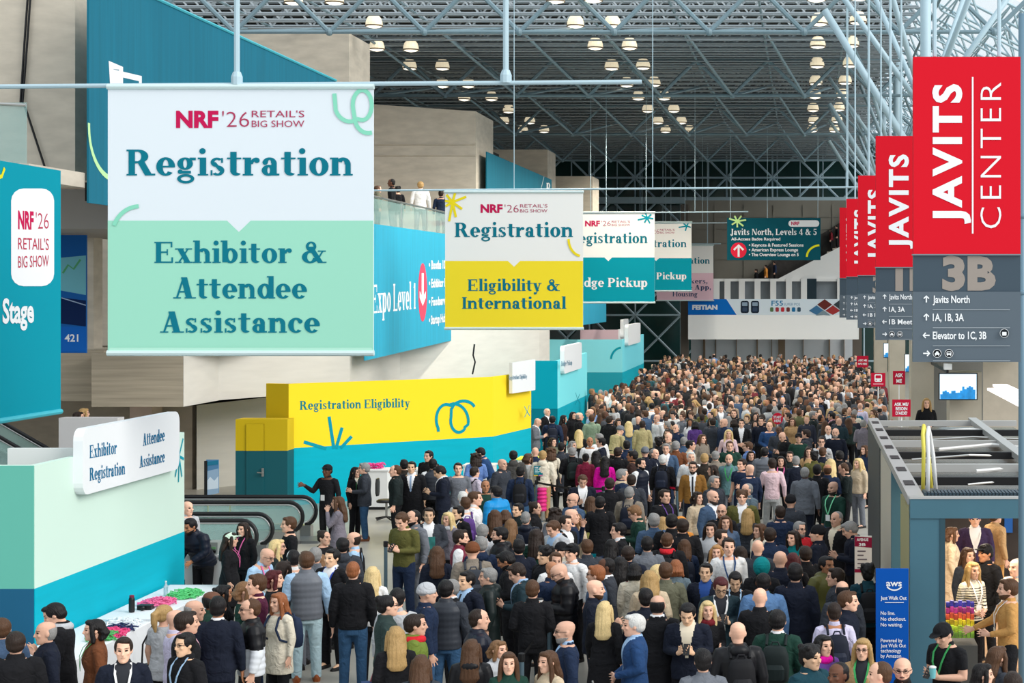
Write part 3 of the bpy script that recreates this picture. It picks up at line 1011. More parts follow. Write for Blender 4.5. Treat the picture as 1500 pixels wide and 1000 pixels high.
# ---- left banners
Xa = -13.9
t = thing('wall_banner', 'tall teal banner at the left edge with white plate reading NRF 26 and Stage', 'banner', (Xa, 30, 8))
P = side(t, Xa)
ya, yb_ = 27.0, FPX * -Xa / (CX - 89)
m = MB().box(Xa - 0.04, Xa, ya, yb_, 3.45, 7.95)
m.build('fabric', pmat((0, 148, 168)), t)
MB().tube([(Xa, ya, 3.45), (Xa, yb_, 3.45)], 0.05, 8).build('hem_rod', mat('teal hem', (60, 180, 196), 0.5), t)
P.rrect(16, 276, 79, 419, 18, (240, 240, 242), 'white_plate')
P.text('NRF', 26, 334, 49, 26, NRFRED, 'sans', 0.045, y1=335)
P.text("'26", 52, 335, 71, 25, (190, 60, 90), 'sans', -0.01, y1=335)
for k, s in enumerate(("RETAIL'S", 'BIG SHOW')):
    P.text(s, 26, 365 + 27 * k, 71, 18, (190, 50, 80), 'sans', 0.0, y1=366 + 24 * k)
P.text('Tech Stage', -52, 474, 49, 38, WHITE, 'sans', 0.03, y1=471)
P.ribbon([(-10, 262), (2, 258), (6, 246)], 6, (230, 222, 40), 'squiggle_print')
P.done()

Xb = -14.5
t = thing('wall_banner', 'huge teal wall banner with sloping top edge, behind the big mint banner', 'banner', (Xb, 40, 8))
P = side(t, Xb, 'fabric')
yz = lambda px, py: Vector((Xb, FPX * -Xb / (CX - px), EYE + (CY - py) * -Xb / (CX - px)))
MB().prism([yz(130, 297), yz(500, 346), yz(492, 118), yz(130, -47)], (-0.04, 0, 0)).build('fabric', mat('teal fabric', (4, 108, 132), 0.85, noise=0.10, nscale=1.0, stretch=(1, 6, 0.3)), t)
MB().tube([yz(130, -47), yz(492, 118)], 0.04, 6).build('edge_seam', mat('teal hem', (60, 180, 196), 0.5), t)
P.poly([(159, 89), (180, 98), (180, 124), (176, 124), (174, 102), (166, 101), (166, 124), (161, 124)], WHITE, 'lettering')
P.text('Expo', 159, 220, 330, 120, WHITE, part='lettering', y1=240)
P.ribbon([(130, 180)] + arc(170, 185, 40, 78, 180, 270, 12), 8, (190, 232, 170), 'squiggle_print')
P.done()

Xc = -13.1
yz = lambda px, py: Vector((Xc, FPX * -Xc / (CX - px), EYE + (CY - py) * -Xc / (CX - px)))
t = thing('wall_banner', 'long blue banner reading Expo Level 1 with a red arrow disc on the gallery front', 'banner', (Xc, 60, 6))
P = side(t, Xc)
MB().prism([yz(535, 528), yz(707, 488), yz(707, 350), yz(535, 326)], (-0.04, 0, 0)).build('fabric', mat('blue fabric', (28, 158, 190), 0.6, noise=0.08, nscale=1.0, stretch=(1, 6, 0.3)), t)
P.text('Expo Level 1', 545, 459, 609, 42, WHITE, y1=452)
P.disc(619, 428, 6.5, 43, (226, 74, 100), 'arrow_disc')
P.ribbon([(619, 400), (619, 444)], 14, WHITE, 'arrow_print')
P.poly([(614.5, 426), (619, 436), (623.5, 426), (623.5, 436), (619, 448), (614.5, 436)], WHITE, 'arrow_print')
for k, s in enumerate(('• Booths 100-', '• Exhibitor Big', '• Foodservice', '• Startup Hub')):
    P.text(s, 628, 394 + 27 * k, (656, 656, 657, 652)[k], 13, WHITE, 'sans', 0.03, y1=393 + 26 * k)
P.done()

Xd = -13.0
t = thing('wall_banner', 'small teal banner with sloping top on the far gallery wall above the yellow banner', 'banner', (Xd, 75, 10))
yz = lambda px, py: Vector((Xd, FPX * -Xd / (CX - px), EYE + (CY - py) * -Xd / (CX - px)))
MB().prism([yz(713, 330), yz(809, 340), yz(808, 263), yz(713, 222)], (-0.04, 0, 0)).build('fabric', mat('teal fabric', (6, 132, 158)), t)
P = side(t, Xd)
P.text('E', 718, 310, 726, 30, WHITE)
P.ribbon([(792, 278), (797, 258)], 2, WHITE, 'squiggle_print')
P.text('p', 800, 276, 806, 12, WHITE)
P.done()
t = thing('wall_banner', 'light teal banner piece below the Badge Pickup banner on the far left wall', 'banner', (-11.6, 92, 6))
MB().box(-11.64, -11.6, 90, 104, at(0, 475, 95).z, at(0, 440, 95).z).build('fabric', mat('blue fabric', (28, 158, 190)), t)
t = thing('advertising_poster', 'tall blue poster ending in 421 behind the teal edge banner', 'poster', at(108, 345, 44))
slabpanel(t, 60, 344, 126, 517, 44, (30, 96, 170), 'panel', 0.08)
P = front(t, 44)
P.poly([(60, 380), (126, 374), (126, 432), (60, 420)], (120, 190, 205), 'map_field')
P.poly([(60, 432), (126, 440), (126, 478), (60, 470)], (18, 40, 84), 'dark_field')
P.ribbon([(90, 436), (126, 447)], 1.5, (160, 180, 210), 'road_line')
P.poly([(60, 478), (126, 478), (126, 515), (60, 515)], (24, 100, 190), 'blue_field')
P.ribbon([(92, 400), (100, 388), (108, 394), (118, 380)], 3, (90, 170, 120), 'map_field')
P.text('421', 95, 500, 115, 11, WHITE, 'sans', 0.02)
P.done()

# gallery railing with glass
M_glass = bpy.data.materials.new('greenish glass')
M_glass.use_nodes = True
b = M_glass.node_tree.nodes['Principled BSDF']
b.inputs['Base Color'].default_value = (0.35, 0.55, 0.52, 1)
b.inputs['Roughness'].default_value = 0.06
b.inputs['Alpha'].default_value = 0.38
t = thing('balcony_railing', 'green glass balcony railing above the blue Expo Level 1 banner', 'railing', (-13.3, 60, 7.7))
MB().box(-13.42, -13.38, 54.5, 71.9, 7.75, 8.62).build('glass_panel', M_glass, t)
MB().tube([(-13.4, 54.5, 8.68), (-13.4, 71.9, 8.68)], 0.035, 8).build('handrail', M_chrome, t)
for k in range(5):
    MB().tube([(-13.4, 55 + 4 * k, 7.75), (-13.4, 55 + 4 * k, 8.68)], 0.03, 6).build('post', M_chrome, t)
t = thing('balcony_railing', 'glass balcony railing at the upper left edge above the teal banner', 'railing', at(10, 240, 33.5))
a, c = at(-40, 150, 33.5), at(38, 240, 33.5)
MB().box(a.x, c.x, 33.5, 33.54, c.z, a.z).build('glass_panel', M_glass, t)
MB().tube([(a.x, 33.5, a.z), (c.x, 33.5, a.z - 0.05)], 0.03, 8).build('handrail', M_chrome, t)
MB().box(a.x, c.x + 0.1, 33.4, 36, c.z - 0.3, c.z).build('edge_beam', M_conc, t)
t = thing('black_cable', 'black cables hanging down the near concrete pier at upper left', 'cable', at(40, 0, 37.9))
for pts in (((45, -10), (40, 60), (33, 150), (38, 160), (66, 246)), ((41, -10), (36, 60), (30, 150))):
    MB().tube([at(x, y, 37.9) for x, y in pts], 0.025, 6).build('strand', M_black, t)
t = thing('black_cable', 'thin black cable hanging down the pale wall behind the yellow booth', 'cable', at(694, 500, 64))
MB().tube([at(695, 504, 63), at(693, 520, 63), at(696, 530, 63), at(692, 548, 63)], 0.03, 6).build('strand', M_black, t)

# ================================================================ registration booths
def roundsign(parent, P, x0, y0, x1, y1, r, lines, th=0.12):
    pass


XM = -10.75
zt_, zb_ = 3.25, 1.53
yM0, yM1 = FPX * -XM / (CX - 51), FPX * -XM / (CX - 270)
pc = lambda c: pmat(c)
M_tealp = mat('teal panels', (0, 174, 196), 0.75, spec=0.15, noise=0.05, nscale=1.2, stretch=(1, 0.5, 6))
t = thing('registration_booth', 'mint and teal registration booth at left with Exhibitor Registration sign', 'booth', (XM - 1.5, yM0, 0), 'registration booths along the left side')
MB().box(XM - 0.1, XM, yM0, yM1, zb_, zt_).box(XM - 3.2, XM - 0.1, yM0, yM0 + 0.1, zb_, zt_).build('upper_walls', [mat('pale mint panels', (212, 236, 222), 0.6)], t)
MB().box(XM - 3.2, XM - 0.01, yM0 - 0.012, yM0 - 0.002, zb_, zt_).build('mint_end_panel', mat('mint end panel', (98, 184, 166), 0.6), t)
MB().box(XM - 0.1, XM + 0.002, yM0, yM1, 0, zb_).box(XM - 3.2, XM - 0.1, yM0, yM0 + 0.1, 0, zb_).build('lower_band', M_tealp, t)
MB().box(XM - 3.2, XM - 0.01, yM0 - 0.012, yM0 - 0.002, 0, zb_).build('blue_end_panel', mat('deep blue end panel', (0, 88, 124), 0.6), t)
def rsign(X, ya, yb, za, zb, th, name, parent, r=0.18):
    pts = []
    for cy, cz, a in ((yb - r, zb - r, 0), (ya + r, zb - r, 90), (ya + r, za + r, 180), (yb - r, za + r, 270)):
        pts += [Vector((X, cy + r * math.cos(math.radians(a + q)), cz + r * math.sin(math.radians(a + q)))) for q in (0, 22, 45, 68, 90)]
    return MB().prism(pts, (th, 0, 0)).build(name, mat('white sign board', (238, 240, 242), 0.5), parent)
rsign(XM, 26.1, 30.15, 2.68, 3.66, 0.14, 'round_cornered_sign', t)
P = side(t, XM + 0.14)
for s, x0, y0, x1, h, y1 in (('Exhibitor', 131, 671, 171, 19, 664), ('Registration', 131, 704, 183, 19, 694), ('Attendee', 209, 653, 241, 18, 645), ('Assistance', 204, 685, 241, 17, 676)):
    P.text(s, x0, y0, x1, h, (24, 110, 152), y1=y1)
P.done()
P = side(t, XM, 'star_print')
P.star(262, 668, ((-2, -38), (6, -26), (7, 4), (4, 30), (-1, 38), (-6, 30), (-14, 14), (-12, -6)), 4, TEAL)
P.done()
MB().box(XM - 1.1, XM - 0.12, yM0 + 1.6, yM0 + 1.7, 0, zt_ + 0.1).build('inner_partition', M_white, t)

# yellow booth
t = thing('registration_booth', 'yellow and teal Registration Eligibility booth in the middle of the left side', 'booth', (at(423, 700, 47.3).x, 47.3, 0), 'registration booths along the left side')
c0, c1, c2 = at(423, 0, 47.3), at(722, 0, 51.2), at(778, 0, 54.6)
def wallq(p, q, za, zb, back=(0, 0.3)):
    return [Vector((p.x, p.y, za)), Vector((q.x, q.y, za)), Vector((q.x, q.y, zb)), Vector((p.x, p.y, zb))]
YELL = (255, 222, 46)
u = MB()
l_ = MB()
base = [c0, c1, c2, Vector((c2.x - 3, c2.y + 1.5, 0)), Vector((at(390, 0, 48).x, 50.5, 0)), Vector((at(390, 0, 47.5).x, 47.5, 0))]
for mbx, za, zz in ((u, zb_, zt_), (l_, 0, zb_)):
    for i0, i1 in ((0, 1), (1, 2), (5, 0)):
        p, q = base[i0], base[i1]
        nn = Vector((q.y - p.y, p.x - q.x, 0)).normalized() * -0.1
        mbx.prism([Vector((p.x, p.y, za)), Vector((q.x, q.y, za)), Vector((q.x, q.y, zz)), Vector((p.x, p.y, zz))], nn)
u.build('upper_walls', pc(YELL), t)
l_.build('lower_band', M_tealp, t)
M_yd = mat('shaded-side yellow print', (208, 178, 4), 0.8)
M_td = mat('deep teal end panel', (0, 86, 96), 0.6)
p0, p1 = at(390, 0, 47.5), c0
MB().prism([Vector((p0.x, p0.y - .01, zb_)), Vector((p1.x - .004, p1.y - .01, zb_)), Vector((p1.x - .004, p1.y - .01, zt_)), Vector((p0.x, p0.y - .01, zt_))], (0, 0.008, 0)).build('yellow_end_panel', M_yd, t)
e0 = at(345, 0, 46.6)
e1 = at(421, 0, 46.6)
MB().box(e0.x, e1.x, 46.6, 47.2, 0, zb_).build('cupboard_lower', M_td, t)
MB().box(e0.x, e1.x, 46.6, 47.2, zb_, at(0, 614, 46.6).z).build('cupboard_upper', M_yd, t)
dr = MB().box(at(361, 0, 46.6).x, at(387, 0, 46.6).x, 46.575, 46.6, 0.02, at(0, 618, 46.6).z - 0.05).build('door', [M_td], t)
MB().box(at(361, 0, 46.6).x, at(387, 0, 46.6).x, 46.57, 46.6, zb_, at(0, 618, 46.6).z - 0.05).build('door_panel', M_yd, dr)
hm = MB()
hp = at(385, 692, 46.55)
hm.tube([hp, hp + Vector((0, -0.06, 0)), hp + Vector((-0.13, -0.06, 0.01))], 0.018, 6)
hm.box(hp.x - 0.03, hp.x + 0.03, hp.y - 0.01, hp.y + 0.01, hp.z - 0.1, hp.z + 0.12)
hm.build('handle', M_chrome, dr)
# slanted front prints
U = (c1 - c0)
U.z = 0
N = Vector((U.y, -U.x, 0)).normalized()
P = Plane(t, (c0.x, c0.y, 0), U, N)
P.text('Registration Eligibility', 439, 600, 601, 13, (14, 128, 138), y1=596)
P.ribbon([(445, 647), (478, 657)], 5, TEAL, 'burst_print')
P.ribbon([(482, 610), (489, 657)], 5, TEAL, 'burst_print')
P.ribbon([(501, 626), (492, 657)], 5, TEAL, 'burst_print')
P.ribbon([(515, 639), (499, 656)], 5, TEAL, 'burst_print')
P.ribbon([(642, 632)] + arc(654, 614, 15, 22, 215, 60, 14) + arc(664, 617, 22, 26, 110, -10, 12)[1:] + [(680, 626)] + arc(672, 616, 12, 17, -40, -200, 10) + [(661, 598)] + arc(679, 600, 17, 13, 170, 20, 10), 4.5, TEAL, 'loop_print')
P.done()
U2 = c2 - c1
U2.z = 0
N2 = Vector((U2.y, -U2.x, 0)).normalized()
sgn = MB()
q0, q1 = at(741, 0, 52.3), at(775, 0, 54.4)
o2 = N2 * 0.1
sgn.prism([Vector((q0.x, q0.y, at(0, 576, 52.3).z)) + o2, Vector((q1.x, q1.y, at(0, 571, 54.4).z)) + o2, Vector((q1.x, q1.y, at(0, 526, 54.4).z)) + o2, Vector((q0.x, q0.y, at(0, 531, 52.3).z)) + o2], N2 * 0.1)
sgn.build('sign_plate', mat('white sign board', (238, 240, 242), 0.5), t)
P = Plane(t, (q0 + N2 * 0.2)[:], U2, N2)
P.text('Registration Eligibility', 745, 556, 772, 6, (60, 120, 150), y1=554)
P.star(772, 603, ((-4, -8), (3, -10), (4, 6), (-4, 8)), 2, TEAL)
P.done()

# cyan booths beyond
def cyan_booth(label, xa, xb, xc, ytop, d, dk, lt, bd, zt=3.25, zb=1.53):
    a, b2 = at(xa, 0, d), at(xb, 0, d)
    yf = FPX * b2.x / (xc - CX)
    t = thing('registration_booth', label, 'booth', (b2.x - 1, d, 0), 'registration booths along the left side')
    MB().box(b2.x - 0.1, b2.x, d, yf, zb, zt).box(a.x, b2.x - 0.1, d, d + 0.1, zb, zt).build('upper_walls', pc(lt), t)
    MB().box(b2.x - 0.1, b2.x, d, yf, 0, zb).box(a.x, b2.x - 0.1, d, d + 0.1, 0, zb).build('lower_band', M_tealp, t)
    MB().box(a.x, b2.x - 0.01, d - 0.012, d - 0.002, zb, zt).build('end_panel', pc(dk), t)
    MB().box(a.x, b2.x - 0.01, d - 0.012, d - 0.002, 0, zb).build('lower_end_panel', pc(bd), t)
    return t, b2.x, yf
t, X, yf = cyan_booth('cyan and deep teal booth right behind the yellow booth', 770, 817, 860, 528, 63.6, (0, 156, 178), (132, 232, 240), (0, 116, 134))
rsign(X, 64.2, 69.3, 2.75, 3.75, 0.15, 'round_cornered_sign', t)
P = side(t, X + 0.15)
P.text('Badge Pickup', 822, 536, 838, 7, (60, 120, 150), y1=534)
P.done()
P = side(t, X)
P.star(846, 585, ((-3, -10), (3, -8), (4, 6), (-4, 8)), 2, TEAL)
P.done()
t, X, yf = cyan_booth('light cyan booth farther along, topped by small white plates', 700, 912, 943, 499, 93, (140, 228, 240), (128, 226, 240), (40, 160, 180))
P = front(t, 92.98)
P.ribbon(arc(911, 527, 16, 18, 95, 175, 10), 3, TEAL, 'squiggle_print')
P.done()
slabpanel(t, 735, 500, 762, 514, 92.9, (0, 132, 148), 'teal_patch')
rsign(X, 94, 101, 2.9, 4.0, 0.2, 'round_cornered_sign', t)
t, X, yf = cyan_booth('pale pink booth tops showing above the farthest cyan booth', 850, 906, 916, 490, 106, (226, 196, 206), (240, 240, 240), (150, 120, 130), 3.5, 1.6)
rsign(X, 107, 110, 3.0, 4.1, 0.2, 'round_cornered_sign', t)
# ================================================================ people: body, clothing and hair shapes
def voxel(mb, size, smooth=3, factor=0.5, mats=(), dec=1.0):
    me = mb.mesh('shape', [])
    o = bpy.data.objects.new('shape', me)
    COL.objects.link(o)
    m = o.modifiers.new('r', 'REMESH')
    m.mode = 'VOXEL'
    m.voxel_size = size
    m2 = o.modifiers.new('s', 'SMOOTH')
    m2.factor, m2.iterations = factor, smooth
    if dec < 1:
        m3 = o.modifiers.new('d', 'DECIMATE')
        m3.ratio = dec
    dg = bpy.context.evaluated_depsgraph_get()
    out = bpy.data.meshes.new_from_object(o.evaluated_get(dg))
    bpy.data.objects.remove(o)
    bpy.data.meshes.remove(me)
    out.materials.clear()
    for mm in mats:
        out.materials.append(mm)
    out.polygons.foreach_set('use_smooth', [True] * len(out.polygons))
    return out


def ring(c, rx, ry, n=20, M=None, sq=1.0):
    pts = []
    for j in range(n):
        q = 2 * math.pi * j / n
        cx, sy = math.cos(q), math.sin(q)
        p = Vector((c[0] + rx * math.copysign(abs(cx) ** sq, cx), c[1] + ry * math.copysign(abs(sy) ** sq, sy), c[2]))
        pts.append(M @ p if M is not None else p)
    return pts


S = lambda *p: p
# right side is +x; arms as (elbow, wrist, hand direction)
DOWN = (S(.245, .03, 1.15), S(.262, -.03, .90), S(0, -.15, -1))
POSES = {
    'stand': dict(l=DOWN, r=DOWN),
    'walk': dict(l=(S(.25, .10, 1.16), S(.27, .05, .91), S(0, -.1, -1)), r=(S(.245, -.07, 1.16), S(.25, -.20, .95), S(0, -.4, -1)), walk=1),
    'phone': dict(l=(S(.225, .0, 1.15), S(.075, -.25, 1.17), S(-.35, -.55, .45)), r=(S(.225, .0, 1.15), S(.075, -.25, 1.17), S(-.35, -.55, .45)), pitch=26),
    'clasp': dict(l=(S(.25, .03, 1.16), S(.09, -.2, 1.03), S(-.9, -.25, -.25)), r=(S(.25, .03, 1.16), S(.09, -.22, 1.06), S(-.9, -.2, -.35))),
    'point': dict(l=(S(.27, -.12, 1.2), S(.31, -.36, 1.36), S(.3, -.9, .1)), r=DOWN),
    'hold': dict(l=DOWN, r=(S(.235, .02, 1.15), S(.16, -.25, 1.14), S(-.3, -.7, .35))),
    'lean': dict(l=(S(.225, -.10, 1.19), S(.12, -.32, 1.13), S(-.3, -.8, -.2)), r=(S(.225, -.10, 1.19), S(.12, -.32, 1.13), S(-.3, -.8, -.2)), lean=24, pitch=8),
    'chin': dict(l=DOWN, r=(S(.22, -.14, 1.17), S(.07, -.20, 1.47), S(-.3, .1, .8))),
    'reach': dict(l=(S(.25, -.14, 1.20), S(.24, -.38, 1.08), S(0, -1, -.3)), r=(S(.235, .0, 1.15), S(.13, -.24, 1.08), S(-.4, -.7, .1))),
    'sit': dict(l=(S(.23, -.08, 1.19), S(.12, -.32, 1.10), S(-.3, -.8, -.2)), r=(S(.23, -.08, 1.19), S(.12, -.32, 1.10), S(-.3, -.8, -.2)), lean=10, sit=1),
}


def frames(pose):
    p = POSES[pose]
    lean, pitch = p.get('lean', 0), p.get('pitch', 0)
    piv = Vector((0, 0.02, 0.95))
    U = Matrix.Translation(piv) @ Matrix.Rotation(math.radians(lean), 4, 'X') @ Matrix.Translation(-piv)
    nk = Vector((0, 0.01, 1.53))
    Hm = U @ Matrix.Translation(nk) @ Matrix.Rotation(math.radians(pitch - lean * 0.5), 4, 'X') @ Matrix.Translation(Vector((0, -.025, .118))) @ Matrix.Scale(1.07, 4)
    return U, Hm


def leg_pts(pose, s):
    if POSES[pose].get('walk'):
        return ([(s * .09, .0, .93), (s * .1, -.13, .52), (s * .1, -.22, .10)] if s > 0 else [(s * .09, .0, .93), (s * .1, -.02, .50), (s * .1, .27, .15)])
    return [(s * .088, .0, .93), (s * .105, -.015, .50), (s * .115, .02, .09)]


def arm_pts(pose, s, fem):
    k = .9 if fem else 1.0
    e, w, h = POSES[pose]['l' if s < 0 else 'r']
    return [Vector((s * .12 * k, .005, 1.43)), Vector((s * .185 * k, .005, 1.415)), Vector((s * e[0] * k, e[1], e[2])), Vector((s * w[0] * k, w[1], w[2])), Vector((s * h[0], h[1], h[2])).normalized()]


TOR_M = [(.85, .150, .105, 0), (.95, .163, .115, 0), (1.05, .152, .108, 0), (1.15, .150, .106, 0), (1.28, .170, .120, -.004), (1.38, .178, .118, 0), (1.45, .140, .095, .005), (1.49, .085, .072, .01)]
TOR_F = [(.85, .160, .110, 0), (.94, .168, .116, 0), (1.05, .140, .098, 0), (1.13, .128, .092, 0), (1.26, .148, .118, -.015), (1.37, .152, .104, 0), (1.44, .120, .085, .005), (1.49, .070, .062, .01)]


def torso(mb, fem, off, U, z0=0.85, z1=1.5, rib=0.0, flare=0.0):
    T_ = TOR_F if fem else TOR_M
    zs = np.arange(z0, z1 + 1e-6, 0.025 if rib else 0.05)
    rings = []
    for z in zs:
        rx = np.interp(z, [q[0] for q in T_], [q[1] for q in T_])
        ry = np.interp(z, [q[0] for q in T_], [q[2] for q in T_])
        yo = np.interp(z, [q[0] for q in T_], [q[3] for q in T_])
        o = off * (1.0 if z < 1.4 else max(0.75, 1 - (z - 1.4) * 3)) + rib * abs(math.sin(z * 38)) * (z < 1.44)
        if flare and z < 1.15:
            o += (1.15 - z) * flare
            rx = max(rx, .15)
        rings.append(ring((0, yo, z), rx + o, ry + o, 24, U, 0.88))
    mb.loft(rings)


def arm(mb, pose, fem, off, U, upto=1.0, rib=0.0):
    for s in (-1, 1):
        a = arm_pts(pose, s, fem)
        k = .85 if fem else 1.0
        pts, rad = [a[0]], [.066 * k + off * .7]
        for q in np.linspace(0, 1, 7):
            pts.append(a[1].lerp(a[2], q))
            rad.append((.063 * (1 - q) + .047 * q) * k + off + rib * (q * 4 % 1 > .5))
        for q in np.linspace(0.14, 1, 7):
            if upto < 0.5 and q > 0.2:
                break
            pts.append(a[2].lerp(a[3], q * (0.97 if off else 1)))
            rad.append((.047 * (1 - q) + .031 * q) * k + off * (1 - .35 * q) + rib * (q * 4 % 1 > .5))
        if upto < 0.3:
            pts, rad = pts[:6], rad[:6]
        mb.tube([U @ p for p in pts], rad, 12)


def hand(mb, pose, s, fem, U):
    a = arm_pts(pose, s, fem)
    w, h = a[3], a[4]
    side_ = Vector((0, -1, 0)) if abs(h.z) > 0.7 else Vector((0, 0, 1))
    side_ = (side_ - h * side_.dot(h)).normalized()
    nrm = h.cross(side_) * s
    X = lambda q: U @ q
    mb.loft([[X(w + h * t_ + side_ * (wd * math.cos(q)) + nrm * (th * math.sin(q))) for q in [2 * math.pi * j / 10 for j in range(10)]] for t_, wd, th in ((-.01, .028, .024), (.03, .038, .017), (.07, .043, .015), (.092, .040, .012))])
    for k, ln in enumerate((.068, .078, .073, .056)):
        b = w + h * .085 + side_ * (.033 - .022 * k)
        fan = side_ * (.012 - .008 * k)
        mb.tube([X(b), X(b + h * ln * .5 + fan - nrm * .006), X(b + h * ln * .92 + fan * 1.6 - nrm * .022)], [.0095, .009, .0075], 7)
    b = w + h * .025 + side_ * .03
    mb.tube([X(b), X(b + h * .035 + side_ * .028 - nrm * .008), X(b + h * .065 + side_ * .03 - nrm * .018)], [.012, .0105, .0085], 7)


def head(mb, Hm):
    prof = [(-.150, .050, .050, .012), (-.121, .030, .034, -.050), (-.106, .045, .050, -.036), (-.08, .057, .070, -.022), (-.04, .066, .086, -.008), (0, .073, .094, 0), (.04, .076, .098, .004), (.075, .070, .092, .006), (.10, .053, .072, .008), (.118, .024, .034, .008)]
    mb.loft([ring((0, yc, z), rx, ry, 20, Hm) for z, rx, ry, yc in prof[1:]])
    for c, r in (((0, -.090, .030), (.040, .012, .010)), ((0, -.090, -.064), (.022, .012, .010)), ((0, -.076, -.100), (.024, .018, .016)), ((.077, .008, -.006), (.011, .020, .032)), ((-.077, .008, -.006), (.011, .020, .032)), ((.042, -.072, -.022), (.02, .016, .018)), ((-.042, -.072, -.022), (.02, .016, .018))):
        mb.ell(c, r, 10, 6, 0, Hm)
    mb.tube([Hm @ Vector(p) for p in ((0, -.090, .028), (0, -.104, -.005), (0, -.113, -.030), (0, -.094, -.040))], [.008, .010, .0145, .010], 8)


M_skin = objcol('skin', 0.55, 1.0, var=0.06)
M_lips = objcol('lips', 0.5, 0.62)
M_eye = mat('dark eyes', (38, 26, 22), 0.3)
M_brow = objcol('brows', 0.7, 0.30)
M_cloth = objcol('woven cloth', 0.85, 1.0, var=0.16, nscale=18)
_nt = M_cloth.node_tree
_tc = _nt.nodes.new('ShaderNodeTexCoord')
_nz = _nt.nodes.new('ShaderNodeTexNoise')
_nz.inputs['Scale'].default_value = 7.0
_nz.inputs['Distortion'].default_value = 1.2
_bp = _nt.nodes.new('ShaderNodeBump')
_bp.inputs['Strength'].default_value = 0.7
_bp.inputs['Distance'].default_value = 0.05
_nt.links.new(_tc.outputs['Object'], _nz.inputs['Vector'])
_nt.links.new(_nz.outputs[0], _bp.inputs['Height'])
_nt.links.new(_bp.outputs[0], _nt.nodes['Principled BSDF'].inputs['Normal'])
M_puff = objcol('quilted nylon', 0.45, 1.0, var=0.1)
M_hair = objcol('hair strands', 0.5, 1.0, var=0.3, nscale=60)
_nt = M_hair.node_tree
_tc = _nt.nodes.new('ShaderNodeTexCoord')
_mp = _nt.nodes.new('ShaderNodeMapping')
_mp.inputs['Scale'].default_value = (90, 90, 9)
_nz = _nt.nodes.new('ShaderNodeTexNoise')
_nz.inputs['Scale'].default_value = 1.0
_bp = _nt.nodes.new('ShaderNodeBump')
_bp.inputs['Strength'].default_value = 0.9
_bp.inputs['Distance'].default_value = 0.012
_nt.links.new(_tc.outputs['Object'], _mp.inputs[0])
_nt.links.new(_mp.outputs[0], _nz.inputs['Vector'])
_nt.links.new(_nz.outputs[0], _bp.inputs['Height'])
_nt.links.new(_bp.outputs[0], _nt.nodes['Principled BSDF'].inputs['Normal'])
M_shoe = objcol('shoe leather', 0.5, 1.0)
M_bagm = objcol('bag fabric', 0.7, 1.0)
M_shirt_w = mat('white shirt', (236, 236, 238), 0.8)
M_shirt_b = mat('light blue shirt', (160, 192, 226), 0.8)
M_shirt_p = mat('pink shirt', (224, 170, 184), 0.8)
M_shirt_d = mat('dark shirt', (34, 36, 44), 0.8)
M_shirt_c = mat('cream shirt', (226, 214, 190), 0.8)
M_shirt_r = mat('royal blue knit', (30, 70, 140), 0.8)
M_tie = mat('dark tie', (24, 26, 38), 0.6)
M_tieb = mat('pale blue tie', (140, 164, 196), 0.6)
SHIRTS = {'w': (M_shirt_w, None), 'b': (M_shirt_b, None), 'p': (M_shirt_p, None), 'd': (M_shirt_d, None), 'c': (M_shirt_c, None), 'r': (M_shirt_r, None), 'wt': (M_shirt_w, M_tie), 'bt': (M_shirt_b, M_tie), 'wl': (M_shirt_w, M_tieb)}
PROTO = {}


def slots(me, Minv, fn):
    n = len(me.polygons)
    c = np.empty(n * 3)
    me.polygons.foreach_get('center', c)
    c = c.reshape(-1, 3)
    Mi = np.array(Minv)
    c = c @ Mi[:3, :3].T + Mi[:3, 3]
    me.polygons.foreach_set('material_index', fn(c[:, 0], c[:, 1], c[:, 2]).astype(np.int32))


def body(pose, fem):
    k = ('body', pose, fem)
    if k in PROTO:
        return PROTO[k]
    U, Hm = frames(pose)
    mb = MB()
    torso(mb, fem, 0, U, 0.85, 1.5)
    if fem:
        for s in (-1, 1):
            mb.ell((s * .066, -.088, 1.265), (.062, .05, .06), 12, 8, 0, U)
    mb.tube([U @ Vector((0, .015, 1.45)), U @ Vector((0, .008, 1.53)), Hm @ Vector((0, .02, -.06))], [.062, .054, .056] if not fem else [.05, .045, .05], 14)
    arm(mb, pose, fem, 0, U)
    for s in (-1, 1):
        hand(mb, pose, s, fem, U)
        p = leg_pts(pose, s)
        mb.tube([p[0], Vector(p[0]).lerp(Vector(p[1]), .3), p[1], Vector(p[1]).lerp(Vector(p[2]), .35), p[2]], [.092, .085, .056, .056, .036], 14)
        f = Vector(p[2])
        mb.tube([f + Vector((0, .05, -.06)), f + Vector((0, -.02, -.03)), f + Vector((0, -.10, -.05)), f + Vector((0, -.16, -.062))], [.03, .04, .034, .022], 10)
    head(mb, Hm)
    me = voxel(mb, 0.0095, 2, 0.45, (M_skin, M_eye, M_lips, M_brow))

    def fn(x, y, z):
        o = np.zeros(len(x))
        fr = (y < -.05) & (np.abs(x) < .08) & (np.abs(z) < .13)
        o[fr & (np.abs(np.abs(x) - .032) < .0135) & (np.abs(z - .010) < .0065)] = 1
        o[fr & (np.abs(np.abs(x) - .033) < .019) & (np.abs(z - .032) < .0055)] = 3
        o[fr & (np.abs(x) < .024) & (np.abs(z + .064) < .0075)] = 2
        return o
    slots(me, Hm.inverted(), fn)
    PROTO[k] = me
    return me


